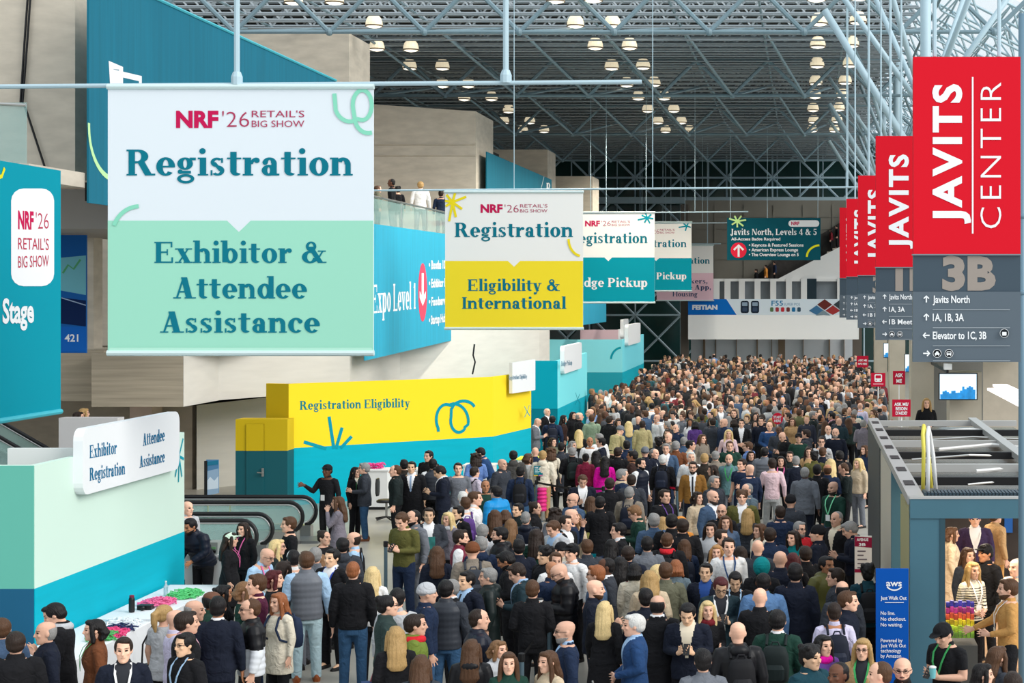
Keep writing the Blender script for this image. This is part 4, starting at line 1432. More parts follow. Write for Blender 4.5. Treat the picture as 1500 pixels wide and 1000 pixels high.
def top(pose, fem, g):
    """g: garment name, optionally with .shirt code"""
    k = ('top', pose, fem, g)
    if k in PROTO:
        return PROTO[k]
    U, Hm = frames(pose)
    name, _, sh = g.partition('.')
    mb = MB()
    off, z0, rib, flare, armup, collar = {
        'shirt': (.010, .86, 0, .03, 1, .062), 'sweater': (.014, .88, 0, 0, 1, .060), 'polo': (.012, .88, 0, 0, .2, .06), 'top': (.008, .88, 0, 0, 1, 0),
        'suit': (.022, .80, 0, .06, 1, .068), 'jacket': (.026, .88, 0, 0, 1, .075), 'coat': (.028, .46, 0, .10, 1, .078), 'puffer': (.036, .84, .012, 0, 1, .082),
        'parka': (.038, .70, 0, .05, 1, .085), 'hoodie': (.024, .86, 0, 0, 1, .080), 'vest': (.030, .86, .006, 0, 0, .078), 'blouse': (.018, .80, 0, .05, .2, 0), 'tunic': (.02, .66, 0, .06, 1, .06)}[name]
    torso(mb, fem, off, U, z0, 1.5, rib, flare)
    if fem and name in ('shirt', 'sweater', 'top', 'blouse', 'tunic', 'polo'):
        for s in (-1, 1):
            mb.ell((s * .066, -.088, 1.265), (.07, .058, .068), 12, 8, 0, U)
    if armup:
        arm(mb, pose, fem, off * .8, U, armup, .006 if name == 'puffer' else 0)
    else:
        for s in (-1, 1):
            a = arm_pts(pose, s, fem)
            mb.tube([U @ a[0], U @ (a[1] * .92 + a[0] * .08)], [.075, .07], 12)
    if collar:
        mb.loft([ring((0, .012, z), collar * q, collar * r, 18, U) for z, q, r in ((1.40, 2.1, 1.2), (1.45, 1.75, 1.25), (1.49, 1.22, 1.15), (1.545, 1.02, 1.05))])
    if name in ('hoodie', 'parka'):
        mb.ell((0, .10, 1.47), (.11, .07, .075), 14, 8, 0, U)
    mats = {'puffer': M_puff, 'parka': M_puff, 'vest': M_puff}.get(name, M_cloth)
    st = SHIRTS.get(sh, (None, None))
    me = voxel(mb, 0.0125, 2, 0.5, [mats] + ([st[0], st[1] or st[0]] if st[0] else []), 1.0)
    if st[0]:
        vb = {'suit': 1.08, 'coat': 1.12, 'jacket': .92, 'shirt': 1.32, 'sweater': 1.40, 'parka': 1.0, 'hoodie': 1.3, 'puffer': 1.05, 'vest': 1.2}.get(name, 1.2)
        wt = .085 if name in ('suit', 'coat') else .07

        def fn(x, y, z):
            o = np.zeros(len(x))
            v = (y < 0.0) & (z > vb) & (np.abs(x) < .012 + wt * (z - vb) / (1.54 - vb))
            o[v] = 1
            if st[1]:
                o[v & (np.abs(x) < .022) & (z < 1.47)] = 2
            o[(z > 1.525)] = 1
            return o
        slots(me, U.inverted(), fn)
    if name == 'twotone':
        pass
    PROTO[k] = me
    return me


def sleeves(pose, fem):
    k = ('sleeves', pose, fem)
    if k not in PROTO:
        U, Hm = frames(pose)
        mb = MB()
        torso(mb, fem, .01, U, .84, 1.5)
        arm(mb, pose, fem, .016, U)
        PROTO[k] = voxel(mb, 0.014, 2, 0.5, (M_cloth,))
    return PROTO[k]


def trousers(pose, fem):
    k = ('trousers', pose, fem)
    if k not in PROTO:
        mb = MB()
        mb.loft([ring((0, 0, z), rx, ry, 20) for z, rx, ry in ((.80, .165, .118), (.88, .172, .125), (.96, .172, .122), (1.03, .158, .114))])
        for s in (-1, 1):
            p = [Vector(q) for q in leg_pts(pose, s)]
            mb.tube([p[0] + Vector((0, 0, .02)), p[0].lerp(p[1], .3), p[1], p[1].lerp(p[2], .4), p[2] + Vector((0, 0, -.04))], [.095, .098, .072, .068, .06], 14)
        PROTO[k] = voxel(mb, 0.014, 3, 0.5, (M_cloth,))
    return PROTO[k]


def shoe(pose, s):
    k = ('shoe', pose, s)
    if k not in PROTO:
        p = Vector(leg_pts(pose, s)[2])
        mb = MB()
        tip = Matrix.Translation(p) @ Matrix.Rotation(math.radians(-28 if (POSES[pose].get('walk') and s < 0) else 0), 4, 'X')
        mb.loft([[tip @ Vector((w * math.cos(q), y, -.09 + (h if math.sin(q) > 0 else 0.0) * abs(math.sin(q)) + (.0 if math.sin(q) > 0 else .0))) for q in [2 * math.pi * j / 14 for j in range(14)]] for y, w, h in ((.085, .02, .06), (.06, .038, .10), (.0, .044, .11), (-.06, .047, .085), (-.12, .05, .06), (-.17, .044, .045), (-.2, .02, .03))])
        PROTO[k] = mb.mesh('shoe', M_shoe)
    return PROTO[k]


def hair(style):
    k = ('hair', style)
    if k in PROTO:
        return PROTO[k]
    mb = MB()
    vox = 0.009
    if style in ('short', 'crop'):
        g = .004 if style == 'crop' else .012
        mb.ell((0, .022, .032), (.078 + g, .094 + g, .092 + g), 20, 12)
        mb.ell((0, .055, -.015), (.070 + g, .055 + g, .070), 16, 10)
        if style == 'short':
            mb.ell((.012, -.045, .098), (.055, .045, .030), 14, 8)
    elif style == 'wavy':
        mb.ell((0, .015, .045), (.094, .106, .100), 20, 12)
        mb.ell((0, .06, -.02), (.08, .06, .08), 16, 10)
        for q in range(14):
            a = q * 2.4
            mb.ell((.07 * math.cos(a), .02 + .08 * math.sin(a), .06 + .05 * math.sin(q * 1.7)), (.034, .034, .034), 8, 6)
    elif style == 'balding':
        mb.loft([ring((0, .035, z), rx, ry, 18) for z, rx, ry in ((-.075, .058, .05), (-.03, .078, .072), (.01, .0815, .078), (.045, .076, .078), (.06, .06, .07))])
    elif style in ('long', 'straight', 'bob', 'curly', 'pony', 'bun'):
        mb.ell((0, .018, .035), (.089, .102, .097), 20, 12)
        if style in ('pony', 'bun'):
            mb.ell((0, .055, -.015), (.076, .06, .070), 16, 10)
            if style == 'bun':
                mb.ell((0, .09, .085), (.045, .045, .045), 12, 8)
            else:
                mb.tube([(0, .10, .06), (0, .15, .03), (0, .15, -.08), (0, .13, -.2)], [.03, .04, .036, .012], 10)
        else:
            L = {'long': -.36, 'straight': -.40, 'bob': -.13, 'curly': -.22}[style]
            mb.ell((.0, -.046, .092), (.066, .048, .034), 14, 8)
            zs = np.linspace(.05, L, 9)
            rings = []
            for i, z in enumerate(zs):
                w = np.interp(i, [0, 3, 7, 8], [.090, .098, .105, .07]) * (1.12 if style == 'curly' else 1)
                dpt = np.interp(i, [0, 3, 7, 8], [.075, .068, .05, .03])
                yc = np.interp(i, [0, 2, 4, 8], [.035, .065, .10, .135 if L < -.2 else .06])
                wob = (.006 if style != 'curly' else .016) * math.sin(i * 2.1)
                rings.append([Vector((( w + wob + .007 * math.sin(11 * q + i * .3)) * math.cos(q), yc + (dpt + .004 * math.sin(13 * q)) * math.sin(q), z)) for q in [2 * math.pi * j / 28 for j in range(28)]])
            mb.loft(rings)
            for s in (-1, 1):     # locks framing the face and falling to the chest
                mb.tube([(s * .072, -.03, .07), (s * .088, -.035, .0), (s * .092, -.02, -.10), (s * .10, -.025, max(L, -.2)), (s * .095, -.05, max(L * .95, -.30))], [.022, .026, .03, .03, .012], 8)
            if style == 'curly':
                for q in range(26):
                    a = q * 2.4
                    mb.ell((.095 * math.cos(a), .04 + .075 * abs(math.sin(a)), .09 - q * .011), (.032, .032, .03), 8, 6)
    elif style == 'beard':
        mb.loft([ring((0, yc, z), rx, ry, 18) for z, rx, ry, yc in ((-.128, .026, .034, -.052), (-.106, .049, .055, -.036), (-.08, .061, .074, -.024), (-.055, .067, .070, -.012))])
        mb.ell((0, -.098, -.048), (.03, .012, .008), 10, 6)
        vox = .008
    elif style == 'cap':
        mb.ell((0, .008, .045), (.091, .108, .085), 20, 12)
        mb.loft([ring((0, -.10, .055), .068, .075, 18), ring((0, -.105, .063), .066, .073, 18)])
        mb.ell((0, .055, -.02), (.074, .055, .060), 16, 10)
    elif style == 'beanie':
        mb.ell((0, .012, .052), (.092, .108, .096), 20, 12)
        mb.loft([ring((0, .012, z), r, r * 1.16, 20) for z, r in ((.012, .092), (.02, .097), (.05, .097), (.06, .092))])
    elif style == 'hood':
        mb.ell((0, .03, .01), (.115, .12, .135), 20, 12)
    me = voxel(mb, vox, 2, 0.5, (M_hair if style not in ('cap', 'beanie', 'hood') else M_cloth,))
    PROTO[k] = me
    return me


def simple(name):
    """small worn things: glasses, lanyard, scarf, backpack ..."""
    k = ('small', name)
    if k in PROTO:
        return PROTO[k]
    mb = MB()
    if name == 'glasses':
        for s in (-1, 1):
            mb.tube([(s * .032 + .021 * math.cos(q), -.104 + .006 * abs(math.cos(q)), .010 + .017 * math.sin(q)) for q in [2 * math.pi * j / 12 for j in range(13)]], .003, 5)
            mb.tube([(s * .053, -.098, .014), (s * .080, -.04, .014), (s * .082, .01, .010)], .003, 5)
        mb.tube([(-.012, -.112, .014), (.012, -.112, .014)], .003, 5)
        me = mb.mesh('glasses', M_black)
    elif name == 'lanyard':
        for s in (-1, 1):
            pts = [Vector((s * .075, -.03, 1.515)), Vector((s * .078, -.125, 1.42)), Vector((s * .06, -.165, 1.32)), Vector((s * .03, -.168, 1.22)), Vector((0.0, -.165, 1.14))]
            for a, b2 in zip(pts[:-1], pts[1:]):
                mb.prism([a + Vector((-.011, 0, 0)), a + Vector((.011, 0, 0)), b2 + Vector((.011, 0, 0)), b2 + Vector((-.011, 0, 0))], (0, -.004, 0))
        me = mb.mesh('lanyard', objcol('woven strap', 0.7))
    elif name == 'badge':
        mb.box(-.045, .045, -.172, -.166, 1.02, 1.14)
        me = mb.mesh('badge', M_white)
    elif name == 'scarf':
        mb.loft([ring((0, .005, z), r, r * 1.05, 20) for z, r in ((1.43, .10), (1.46, .125), (1.50, .120), (1.53, .092))])
        me = voxel(mb, .012, 2, .5, (M_cloth,))
    elif name == 'backpack':
        rings = [ring((0, .235, z), rx, ry, 20, None, 0.7) for z, rx, ry in ((.98, .11, .06), (1.0, .14, .085), (1.15, .15, .095), (1.3, .14, .085), (1.39, .11, .06), (1.41, .06, .03))]
        mb.loft(rings)
        me = mb.mesh('backpack', M_bagm)
        me.polygons.foreach_set('use_smooth', [True] * len(me.polygons))
    elif name == 'backpack_pocket':
        mb.loft([ring((0, .30, z), rx, ry, 16, None, 0.7) for z, rx, ry in ((1.01, .08, .03), (1.03, .105, .045), (1.15, .11, .05), (1.2, .09, .03))])
        mb.tube([(-.05, .22, 1.40), (-.03, .22, 1.45), (.03, .22, 1.45), (.05, .22, 1.40)], .01, 6)
        me = mb.mesh('pocket', objcol('bag pocket', 0.6, 1.5))
    elif name == 'backpack_strap':
        for a, b2 in zip([(.10, .16, 1.40), (.10, .06, 1.50), (.105, -.09, 1.45), (.125, -.16, 1.30), (.16, -.12, 1.15)], [(.10, .06, 1.50), (.105, -.09, 1.45), (.125, -.16, 1.30), (.16, -.12, 1.15), (.19, .05, 1.08)]):
            mb.tube([a, b2], .016, 8)
        me = mb.mesh('strap', M_bagm)
    elif name == 'phone':
        mb.box(-.036, .036, -.075, .075, -.005, .005)
        me = mb.mesh('phone', M_black)
    PROTO[k] = me
    return me
# ================================================================ the people, read off the photograph
# head x, head top y, facing + build, hair, top, trousers, then extras
PEOPLE = '''
3 906 Bm short.brn jacket.sbl blk
23 926 Bm short.dbr jacket.blk blk
69 910 Lm balding.gry suit.nvd nvd
89 885 Lm short.blk coat.blk blk scarf.lgr pitch
140 907 Lf bob.blk jacket.brn blk lan.grn
181 934 Fm short.dbr suit:d.nvd nvd lan.wht clasp
240 886 BRf pony.dbl blouse.lgr blk
256 893 Rm none.x shirt.lil gry
283 879 Rm balding.gry suit.blk blk
272 896 Rm short.dbr suit:p.blk blk
272 927 FLm short.blk jacket.blk blk gl lan.lbl skin.a badge
309 866 Rm balding.blk jacket.dgn blk skin.d
326 857 Rf curly.blk jacket.blk blk skin.m
319 874 Bm short.blk suit:w.nvd nvd skin.m h=1.86
365 802 FRm none.x shirt.lbl nav gl lan.pnk lean
336 780 Rf long.dbr coat.blk blk cap.pgr lan.pnk
357 765 FLf long.dbr jacket.blk blk lan.pnk
298 757 FLm short.blk puffer.nvd blk beard skin.m lean
274 734 FRm none.x sweater.lgr gry
424 757 Lm short.brn shirt.blk blk
405 790 Rf long.bln top.bkg blk gl
430 806 Bm short.blk shirt.wht gry cap.wht
414 822 BRf long.dbr top.blk blk
357 852 Rf bob.lbr top.dgn blk
377 841 Lm short.brn sweater.bur nav
400 835 Rf bob.drd top.blk blk
368 877 Lm crop.brn puffer:two.blk blk gl
409 868 FLf long.gin tunic.crm blk bp.nav
449 808 Bm short.brn vest.gry lja slv.lbl shoe.tbr h=1.84
470 812 Bf straight.lbr top.blk blk
462 802 Bm short.gry jacket.gry gry
487 804 FLm short.blk suit:w.blk blk lan.roy skin.a
517 822 Bm crop.gin jacket.blk den shoe.brn h=1.86
474 777 FRf bun.dbr top.blk blk
502 788 Bm short.blk hoodie.chr blk cap.blk
519 779 Lm balding.dbr shirt.lbl blk bp.blk
566 872 Rf bun.blk jacket.dgg blk gl h=1.7
582 862 Bm short.blk shirt.lgr gry
580 918 Bf long.dbl jacket.blk blk
607 900 Rm short.dbr hoodie.ogr nav scarf.red
616 960 Bf long.brn jacket.chr blk
624 855 Rm beanie.x jacket.nav den hat.lgr
653 850 Bm short.blk vest.chr den slv.chr
661 849 Lm short.gry suit:w.blk blk gl beard.gry
684 837 FLm short.blk suit:bt.nvd nvd skin.a
716 832 Lm short.gry parka.bkg den patch
764 826 Lm short.dbr jacket:b.dtg blk phone
748 809 Lm short.blk jacket.blk blk beard phone skin.m
700 892 Rm crop.dbr puffer.nvd den
690 937 Bf long.brn parka.blk den
729 938 FRf bob.lbr puffer.lgr nav h=1.45
745 955 Ff long.brn jacket.dgn blk
804 953 FLf long.brn sweater.bei nav
830 909 Lm none.x sweater:b.nav den gl beard.gry
885 881 Bf long.bln coat.blk blk
930 900 Lm short.wht suit:b.blu nav
870 849 Rm none.x suit.nvd nvd beard.brn
808 822 FRm none.x jacket.nav blk skin.m
828 826 Lm none.x puffer.blk blk gl beard phone
874 828 Lm short.gin suit.sbl blk gl
889 817 Lm crop.blk suit:w.chr chr skin.d
908 816 Bf straight.blk sweater.mar blk
929 825 Bf bob.blk coat.crm blk
952 836 Bf long.dbl coat.bei crm
963 827 BRf long.bln jacket.crm crm
946 862 Bm short.blk suit.nvd nvd
963 872 Bm balding.blk coat:w.blk blk
975 824 Bm short.brn jacket.olg blk
990 820 Bf bob.gin jacket.gdn blk
1008 884 Fm short.blk suit:c.nvd blk phone skin.a
1036 880 Ff long.bln jacket.blk blk scarf.drd
1034 825 Fm short.blk suit:r.nvd nav skin.a
1055 846 Fm short.drd suit:d.dtg blk gl lan.wht phone skin.a badge
1077 838 Fm short.blk jacket.blk blk lan.lbl pitch skin.a
1050 798 Ff straight.lgn top.wht blk
1067 788 Fm short.dbr shirt.wht nav lan.blu
1116 817 Bm hood.x hoodie.blk blk hat.tel
1143 807 Bm none.x jacket.nvd blk
1161 810 Bf long.drd jacket.blk blk
1165 825 Bm short.blk coat.nvd nvd h=1.9
1118 839 Bm crop.blk suit.sbu nav lan.grn skin.d
1113 861 Bm none.x jacket.blk blk
1081 911 Bm none.x parka.blk blk bp.blk
1139 894 Bm short.blk suit:w.dgn blk bp.bkg
1030 951 Bm short.blk suit.gry gry
1186 945 FRm wavy.blk jacket.dtl nav skin.a
1205 930 FRf straight.blk jacket.pur blk scarf.mag
1222 882 Bm crop.dbr shirt.lil nav bp.nvd skin.m
1241 866 Rm short.brn suit.nvd nvd
1234 851 Bm balding.blk suit.chr chr
1225 832 Lm short.dbr suit.chr chr
1210 815 FRm short.blk parka.olv olv skin.m
1271 826 Bm wavy.blk jacket.dtl blk bp.blk
1264 935 Ff long.dbl suit:d.cam blk gl lan.grn
1229 970 FLm crop.blk jacket.blk blk skin.d
1291 969 Lm crop.brn shirt.pnk blk
1322 963 Fm none.x jacket.blk blk gl beard.dbr
1387 912 FLm crop.blk polo.blk blk cap.blk lan.grn phone
1424 823 FRf long.dbl sweater:stripe.crm blk badge clasp lan.wht
1478 848 Lm short.brn sweater.tan blk lan.wht beard reach badge
1417 802 FRf long.brn jacket.chr blk
1444 797 FLm short.blk jacket.blk blk cap.blk skin.m
1428 749 Fm short.dbr suit:w.dpu dpu cap.pur lan.wht
1458 745 BRm short.brn suit.cam tan
1393 772 Rf bob.brn coat.bei blk
1460 947 BRf long.brn jacket.chr blk
1438 972 Rf long.blk jacket.blk blk
1490 818 FLm crop.gry shirt.wht gry
1484 985 Bm short.dbr jacket.gry blk
480 680 FLm crop.blk shirt.blk blk cap.blk skin.d point badge h=1.83
496 727 Lf straight.brn tunic.pgy blk chin
520 684 FRf long.blk suit:c.blk blk lan.wht
534 678 Lm short.gry suit.chr den lan.grn shoe.brn
580 681 Lm crop.brn jacket.bkg blk
592 673 Bm short.blk coat.bbr blk
603 676 Fm short.blk coat:wl.blk blk skin.a
628 660 FLm short.blk jacket.blk blk
634 672 Bm short.blk vest.chr blk slv.wht
649 683 Lm short.blk suit:w.nvd nvd phone skin.a
671 678 Fm short.dbr shirt.gry gry
695 684 BRf short.dbr hoodie.lpk gry bp.blk
697 663 Bf curly.dbr jacket.per blk
721 656 Lm short.blk shirt.blu gry gl lean
735 672 FRm none.x coat.chr blk
752 660 Bm short.blk hoodie.dgb blk
784 655 Bm none.x suit.nav nav
773 664 BRf bob.brn top.wht blk
795 660 Bm short.dbl hoodie.crm cam
711 703 Fm crop.dbr sweater.dgn nav skin.m
727 712 BLm short.blk puffer.bbl blk
762 683 Bm short.blk jacket.nav den bp.blk
678 720 Bm short.wht shirt.lgr gry
695 720 Rm short.brn shirt.wht gry
682 728 Bm short.brn shirt.wht gry bp.pur
671 741 FLm short.blk jacket.blk blk lan.wht skin.a
628 744 Fm short.dbr suit:w.chr chr skin.a clasp
657 750 FLf straight.bln jacket.pgy blk scarf.lgr
606 747 FLm crop.blk jacket.gry gry beard
592 751 FLm short.brn sweater.olv nav phone h=1.82
674 776 Rm short.dbr vest.mar blk slv.wht beard
692 795 Bm beanie.x jacket.tau blk bp.chr hat.brn
705 786 Bm short.gry hoodie.nav blk
707 768 Bm short.gry jacket.lgr gry
733 772 Lm short.blk parka.blk blk beard
770 749 Bm crop.gry parka:two.nvd blk
759 737 FLm short.blk suit.bkg blk skin.a
740 747 Bf bob.brn jacket.nav blk
748 760 Bf long.lbr jacket.chr blk
725 747 Bf long.brn top.blk den
783 735 Rf bun.dbr jacket.blk blk
813 743 Bf curly.dbr sweater.gry blk
815 763 FLm short.brn suit:b.lgr den pitch
822 795 FLf beanie.x jacket.crm blk hat.blk
838 796 FLm short.blk sweater.wht blk cap.blk
800 800 FLm wavy.blk jacket.blk blk skin.a
814 809 Fm short.brn shirt.wht gry
840 722 FLm none.x jacket.sbl blk gl
836 745 Rm none.x sweater.nav nav chin
828 755 FRm short.dbr jacket:w.blk blk
843 752 FLf long.lbr coat.bei nav
866 727 Bf long.brn jacket.ogl den
879 727 Bm short.blk coat.blk blk
853 696 Fm short.brn suit:w.nvd nvd lan.wht pitch
858 664 Bf bun.blk jacket.mar blk
886 668 Bf straight.blk coat.mag blk
838 655 Bm short.gry jacket.blk blk cap.lgr bp.bkg
822 648 Bm short.blk coat.chr blk
807 655 Bf curly.brn top.crm blk
873 660 Bf straight.blk jacket.bei blk scarf.crm
881 641 Lm short.blk suit:w.nvd nvd
911 687 Rm short.gry jacket.nav nav scarf.bei
922 713 Bm short.gry jacket.tau blk cap.blk bp.nvd
938 671 FRm short.blk vest.nvd blk slv.wht beard
973 717 FRm short.dbr jacket.blk blk lan.pur
935 741 Lm short.lbr sweater.dgn blk gl phone
958 752 Bm short.gry suit.sbl nav
984 753 Bm short.blk coat.blk blk
971 757 Bf long.dbl jacket.gry blk
997 757 Bf hood.x hoodie.org gry hat.org
907 766 Lm short.blk coat:w.blk blk
948 786 Bm short.blk jacket.gry blk
977 780 Bm crop.brn jacket.blk blk scarf.red bp.blk
1003 790 Bf long.brn jacket.nav blk bp.nvd
971 666 Bm short.wht jacket.blk blk bp.nvd
958 657 FRm crop.gry suit.nvd nvd lan.wht
1015 676 Fm short.dbr jacket:wt.mus nvd gl beard h=1.84
1046 697 FRm short.gry jacket.chr blk
1045 681 Lf straight.dbr coat.olg blk
1068 665 Fm none.x suit.tlg gry lan.grn beard.gry
1087 672 FLm short.dbr polo.nav nav
1099 680 BLm none.x sweater.nav gry
1021 720 FRf bob.dbr jacket.bei blk
1043 718 FRm none.x suit:w.sbl den beard h=1.84
1057 738 Fm none.x jacket.blk blk beard.gin gl
1062 755 Ff straight.brn puffer.sbl blk
1041 765 Ff long.dbr parka.lgr blk
1056 776 FRm short.dbr jacket.blk blk gl scarf.drd
1087 718 Fm wavy.brn jacket:w.olv nvd h=1.82
1095 708 FLm crop.gry jacket.gdn gry chin
1131 671 Bm short.dbr shirt.ppk lgy walk h=1.82
1114 767 FLf long.brn coat.crm blk
1143 741 Bm short.dbr sweater.nav gry
1110 791 Bm none.x jacket.chr blk
1128 773 Bm short.dbr jacket.nav blk
1166 668 Bm short.gry suit:w.nvd nav
1179 684 Bm crop.gry suit.gry nvd skin.d walk lan.grn h=1.84
1221 705 FLm none.x sweater.dgn den lan.mnt badge beard walk h=1.82
1240 679 Lm crop.brn sweater.bkg blk phone h=1.82
1258 671 FLf long.bln jacket.bei gry
1212 680 Bm balding.brn jacket.nav nav skin.m
1197 680 Bm short.blk jacket.blk blk
1217 672 Bf long.bln top.blk blk
1158 725 Bm beanie.x jacket.chr gry hat.blk
1226 749 FLm crop.gry coat:c.blk blk
1251 765 Lm short.gry jacket.nvd blk pitch
1171 764 FRm short.gry jacket.red blk beard.gry gl
1163 777 FLf straight.dbr jacket.tel blk
1199 770 Lm beanie.x jacket.nvd blk hat.blk
1184 655 Ff straight.dbr top.cam blk
1144 668 Ff long.blk top.blk blk lan.pnk
1157 661 Fm short.dbr jacket.bkg blk
1193 661 Bm wavy.blk jacket.olv blk
1211 661 Bf curly.gry jacket.den den
801 598 FRm balding.wht suit:w.blk blk
784 613 Rm none.x suit:w.gry gry phone
809 609 Bm short.blk jacket.nav nav bp.nvd
825 608 Rf straight.blk jacket.drb blk
839 603 FRf long.blk jacket.blk blk
848 604 Rm balding.gry coat.blk blk
867 607 Bm short.brn coat.sgn nav
865 599 Lm none.x shirt.lbl gry
848 629 Bf straight.bln jacket.blk blk
880 605 Bf long.brn jacket.bkg olv
893 609 BRm short.dbr jacket.blk blk
907 614 Ff long.blk top.ppk blk
921 617 Bf long.bln coat.sbl nav
897 625 BRm beanie.x sweater.kha blk hat.gry lean
941 616 Bm short.dbr coat.kha nav
945 601 BLm short.brn jacket.sbl nav
963 607 FLm none.x shirt.wht gry
864 640 Fm none.x shirt.wht gry skin.m
878 635 BLm short.gry shirt.wht gry
809 641 FRf bob.dbr jacket.olg blk
838 646 FRf bob.gry top.lgr blk
927 660 Lm short.blk sweater.drb blk skin.m
945 655 Bm beanie.x jacket.nvd blk hat.gry
976 650 Fm short.gry suit:w.sbl nav
965 640 Bm wavy.blk jacket.blk blk
980 634 FLm none.x jacket.tau blk
990 646 Bm short.gry jacket.brn blk
1044 612 Bm short.dbr coat.chr blk
1060 613 FLm none.x suit.nav nav
1067 629 Ff straight.bln top.ppk blk
1086 614 Fm short.blk suit:w.blk blk
1115 611 Fm short.dbr jacket.nvd blk
1127 618 Fm none.x shirt.blu nav clasp
1149 633 FLm none.x jacket.blk blk phone
1096 647 Lm short.brn hoodie.per den
1011 645 Rm short.blk sweater.crm blk
1018 617 Bf bob.blk jacket.pur blk
1056 593 Fm short.gry suit:w.gry gry
1002 640 Bm short.gry jacket.sbl blk
991 621 FLm crop.gry jacket.nav nav
978 629 Fm short.dbr jacket.blk blk
1141 624 Fm crop.blk jacket.chr blk skin.d
1069 646 Fm short.brn jacket.dgn blk
1028 636 FRf long.brn jacket.tau blk
1213 623 Fm none.x suit:w.chr blk
1224 627 Fm none.x sweater.nvd nav beard.gry h=1.83
1203 640 Fm short.dbr shirt.lgr gry gl
1170 634 Fm short.blk sweater.dgn blk cap.blk
1181 629 Lm short.dbr hoodie.chr blk
1185 653 Ff long.blk jacket.blk blk
1265 615 Bm short.gry jacket.pgy blk
1252 597 Bm short.brn jacket.tlb nav
1229 612 Bm none.x jacket.dtg blk
1219 604 Lm short.blk suit:p.blk blk
1225 590 Bm short.gry coat.nav nav
1168 588 Bm short.dbr shirt.per nav
1195 582 Fm short.brn suit:w.nav nav
1204 580 FLm short.dbr jacket.blk blk
1267 652 FLf long.brn jacket.nav blk
1243 612 Bf straight.brn jacket.dgg blk
1260 590 Bm none.x shirt.lil gry
1174 598 Ff long.blk top.kha blk
1191 602 Rm short.gry jacket.bkg blk
1237 590 Bf long.gry jacket.blk blk
1273 590 Bf long.dbl sweater.kha blk
1280 600 FLf long.brn jacket.bei blk
1150 597 Ff long.lgn jacket.drd blk
1135 598 Bm short.gry jacket.gry blk
1160 612 Ff bob.brn jacket.cam blk
1105 596 Bm short.gry coat.blk blk
1075 600 Fm short.brn jacket.blk blk
1032 598 Bm short.dbr jacket.olv nav
1010 596 Ff long.brn jacket.blk blk
985 598 Rf long.brn sweater.cya blk
1000 605 FLm short.brn jacket.gry blk
955 590 Bm short.blk shirt.wht gry
935 592 Ff bob.dbr top.wht blk
1205 655 Bm short.brn jacket.nvd blk
1230 660 Bm short.blk jacket.blk blk
1120 655 Bm short.blk puffer.gry blk
1100 660 Ff bob.dbr jacket.chr blk
1048 660 Bm crop.gry jacket.tau blk
1032 664 Bm short.dbl coat.bbr blk
1012 662 Fm short.wht shirt.wht gry
905 655 Bm short.dbr jacket.blk blk
918 645 Bm short.blk jacket.nav blk
893 700 Bm short.dbr jacket.blk blk
925 695 Bm short.dbr jacket.chr blk
760 790 Bm short.blk jacket.nvd blk
785 775 Bf long.dbr jacket.dgn blk
860 790 Bm short.brn jacket.chr blk
895 790 Bf long.blk jacket.nav blk
920 800 Bm short.dbr suit.nvd nvd
1085 800 Bf straight.dbr jacket.blk blk
1095 745 Bf long.dbl jacket.chr blk
1180 800 Bm short.dbr jacket.blk blk
780 850 Bm short.brn jacket.blk blk
1000 760 Bm short.dbr jacket.blk blk
640 800 Bf long.brn jacket.nvd blk
545 830 Bf straight.bln sweater.wht blk
'''
CN = dict(blk=('black', 20, 20, 24), nvd=('dark navy', 20, 26, 42), nav=('navy', 28, 42, 68), chr=('charcoal', 54, 58, 66), gry=('grey', 108, 112, 120), lgr=('light grey', 186, 188, 192), wht=('white', 232, 232, 232), crm=('cream', 224, 214, 194),
          bei=('beige', 204, 184, 156), tan=('tan', 196, 146, 84), cam=('camel', 186, 150, 106), brn=('brown', 112, 66, 40), mus=('mustard brown', 140, 98, 44), olv=('olive green', 92, 90, 46), ogl=('pale olive', 160, 156, 90), olg=('grey olive', 104, 104, 86),
          ogr=('moss green', 110, 128, 52), grn=('green', 60, 160, 90), dgn=('dark green', 24, 58, 48), dgg=('dark grey green', 46, 62, 60), bkg=('near-black green', 26, 36, 36), dtg=('dark teal grey', 34, 54, 62), dtl=('dark teal', 20, 60, 72), tel=('teal', 0, 126, 130),
          tlb=('teal blue', 30, 92, 116), tlg=('teal grey', 92, 128, 132), blu=('blue', 36, 68, 112), sbl=('slate blue', 66, 88, 116), sbu=('steel blue', 88, 124, 168), lbl=('light blue', 168, 200, 230), bbl=('bright blue', 20, 140, 206), roy=('royal blue', 40, 70, 170), cya=('cyan', 20, 180, 205),
          per=('periwinkle blue', 112, 146, 210), den=('blue denim', 50, 84, 118), gdn=('grey denim', 98, 114, 124), lja=('pale washed', 186, 212, 220), pnk=('pink', 236, 110, 170), ppk=('pale pink', 226, 196, 202), lpk=('grey pink', 196, 184, 198), mag=('magenta', 214, 0, 150), red=('red', 206, 36, 48),
          drd=('dark red', 110, 26, 36), bur=('burgundy', 80, 28, 54), mar=('maroon', 112, 24, 50), pur=('purple', 92, 60, 130), dpu=('dark purple', 54, 40, 72), lil=('lilac', 206, 200, 226), rus=('rust', 130, 58, 36), org=('orange', 216, 140, 60), drb=('dark brown', 60, 40, 36), bbr=('black brown', 46, 40, 34),
          dgb=('dark grey brown', 72, 70, 68), tau=('taupe', 134, 124, 112), kha=('khaki', 176, 164, 120), sgn=('sage green', 136, 156, 132), pgy=('purple grey', 122, 116, 126), pgr=('pale green', 206, 226, 206), mnt=('mint', 130, 220, 170), lgy=('light grey', 176, 178, 178), tbr=('tan brown', 150, 80, 40))
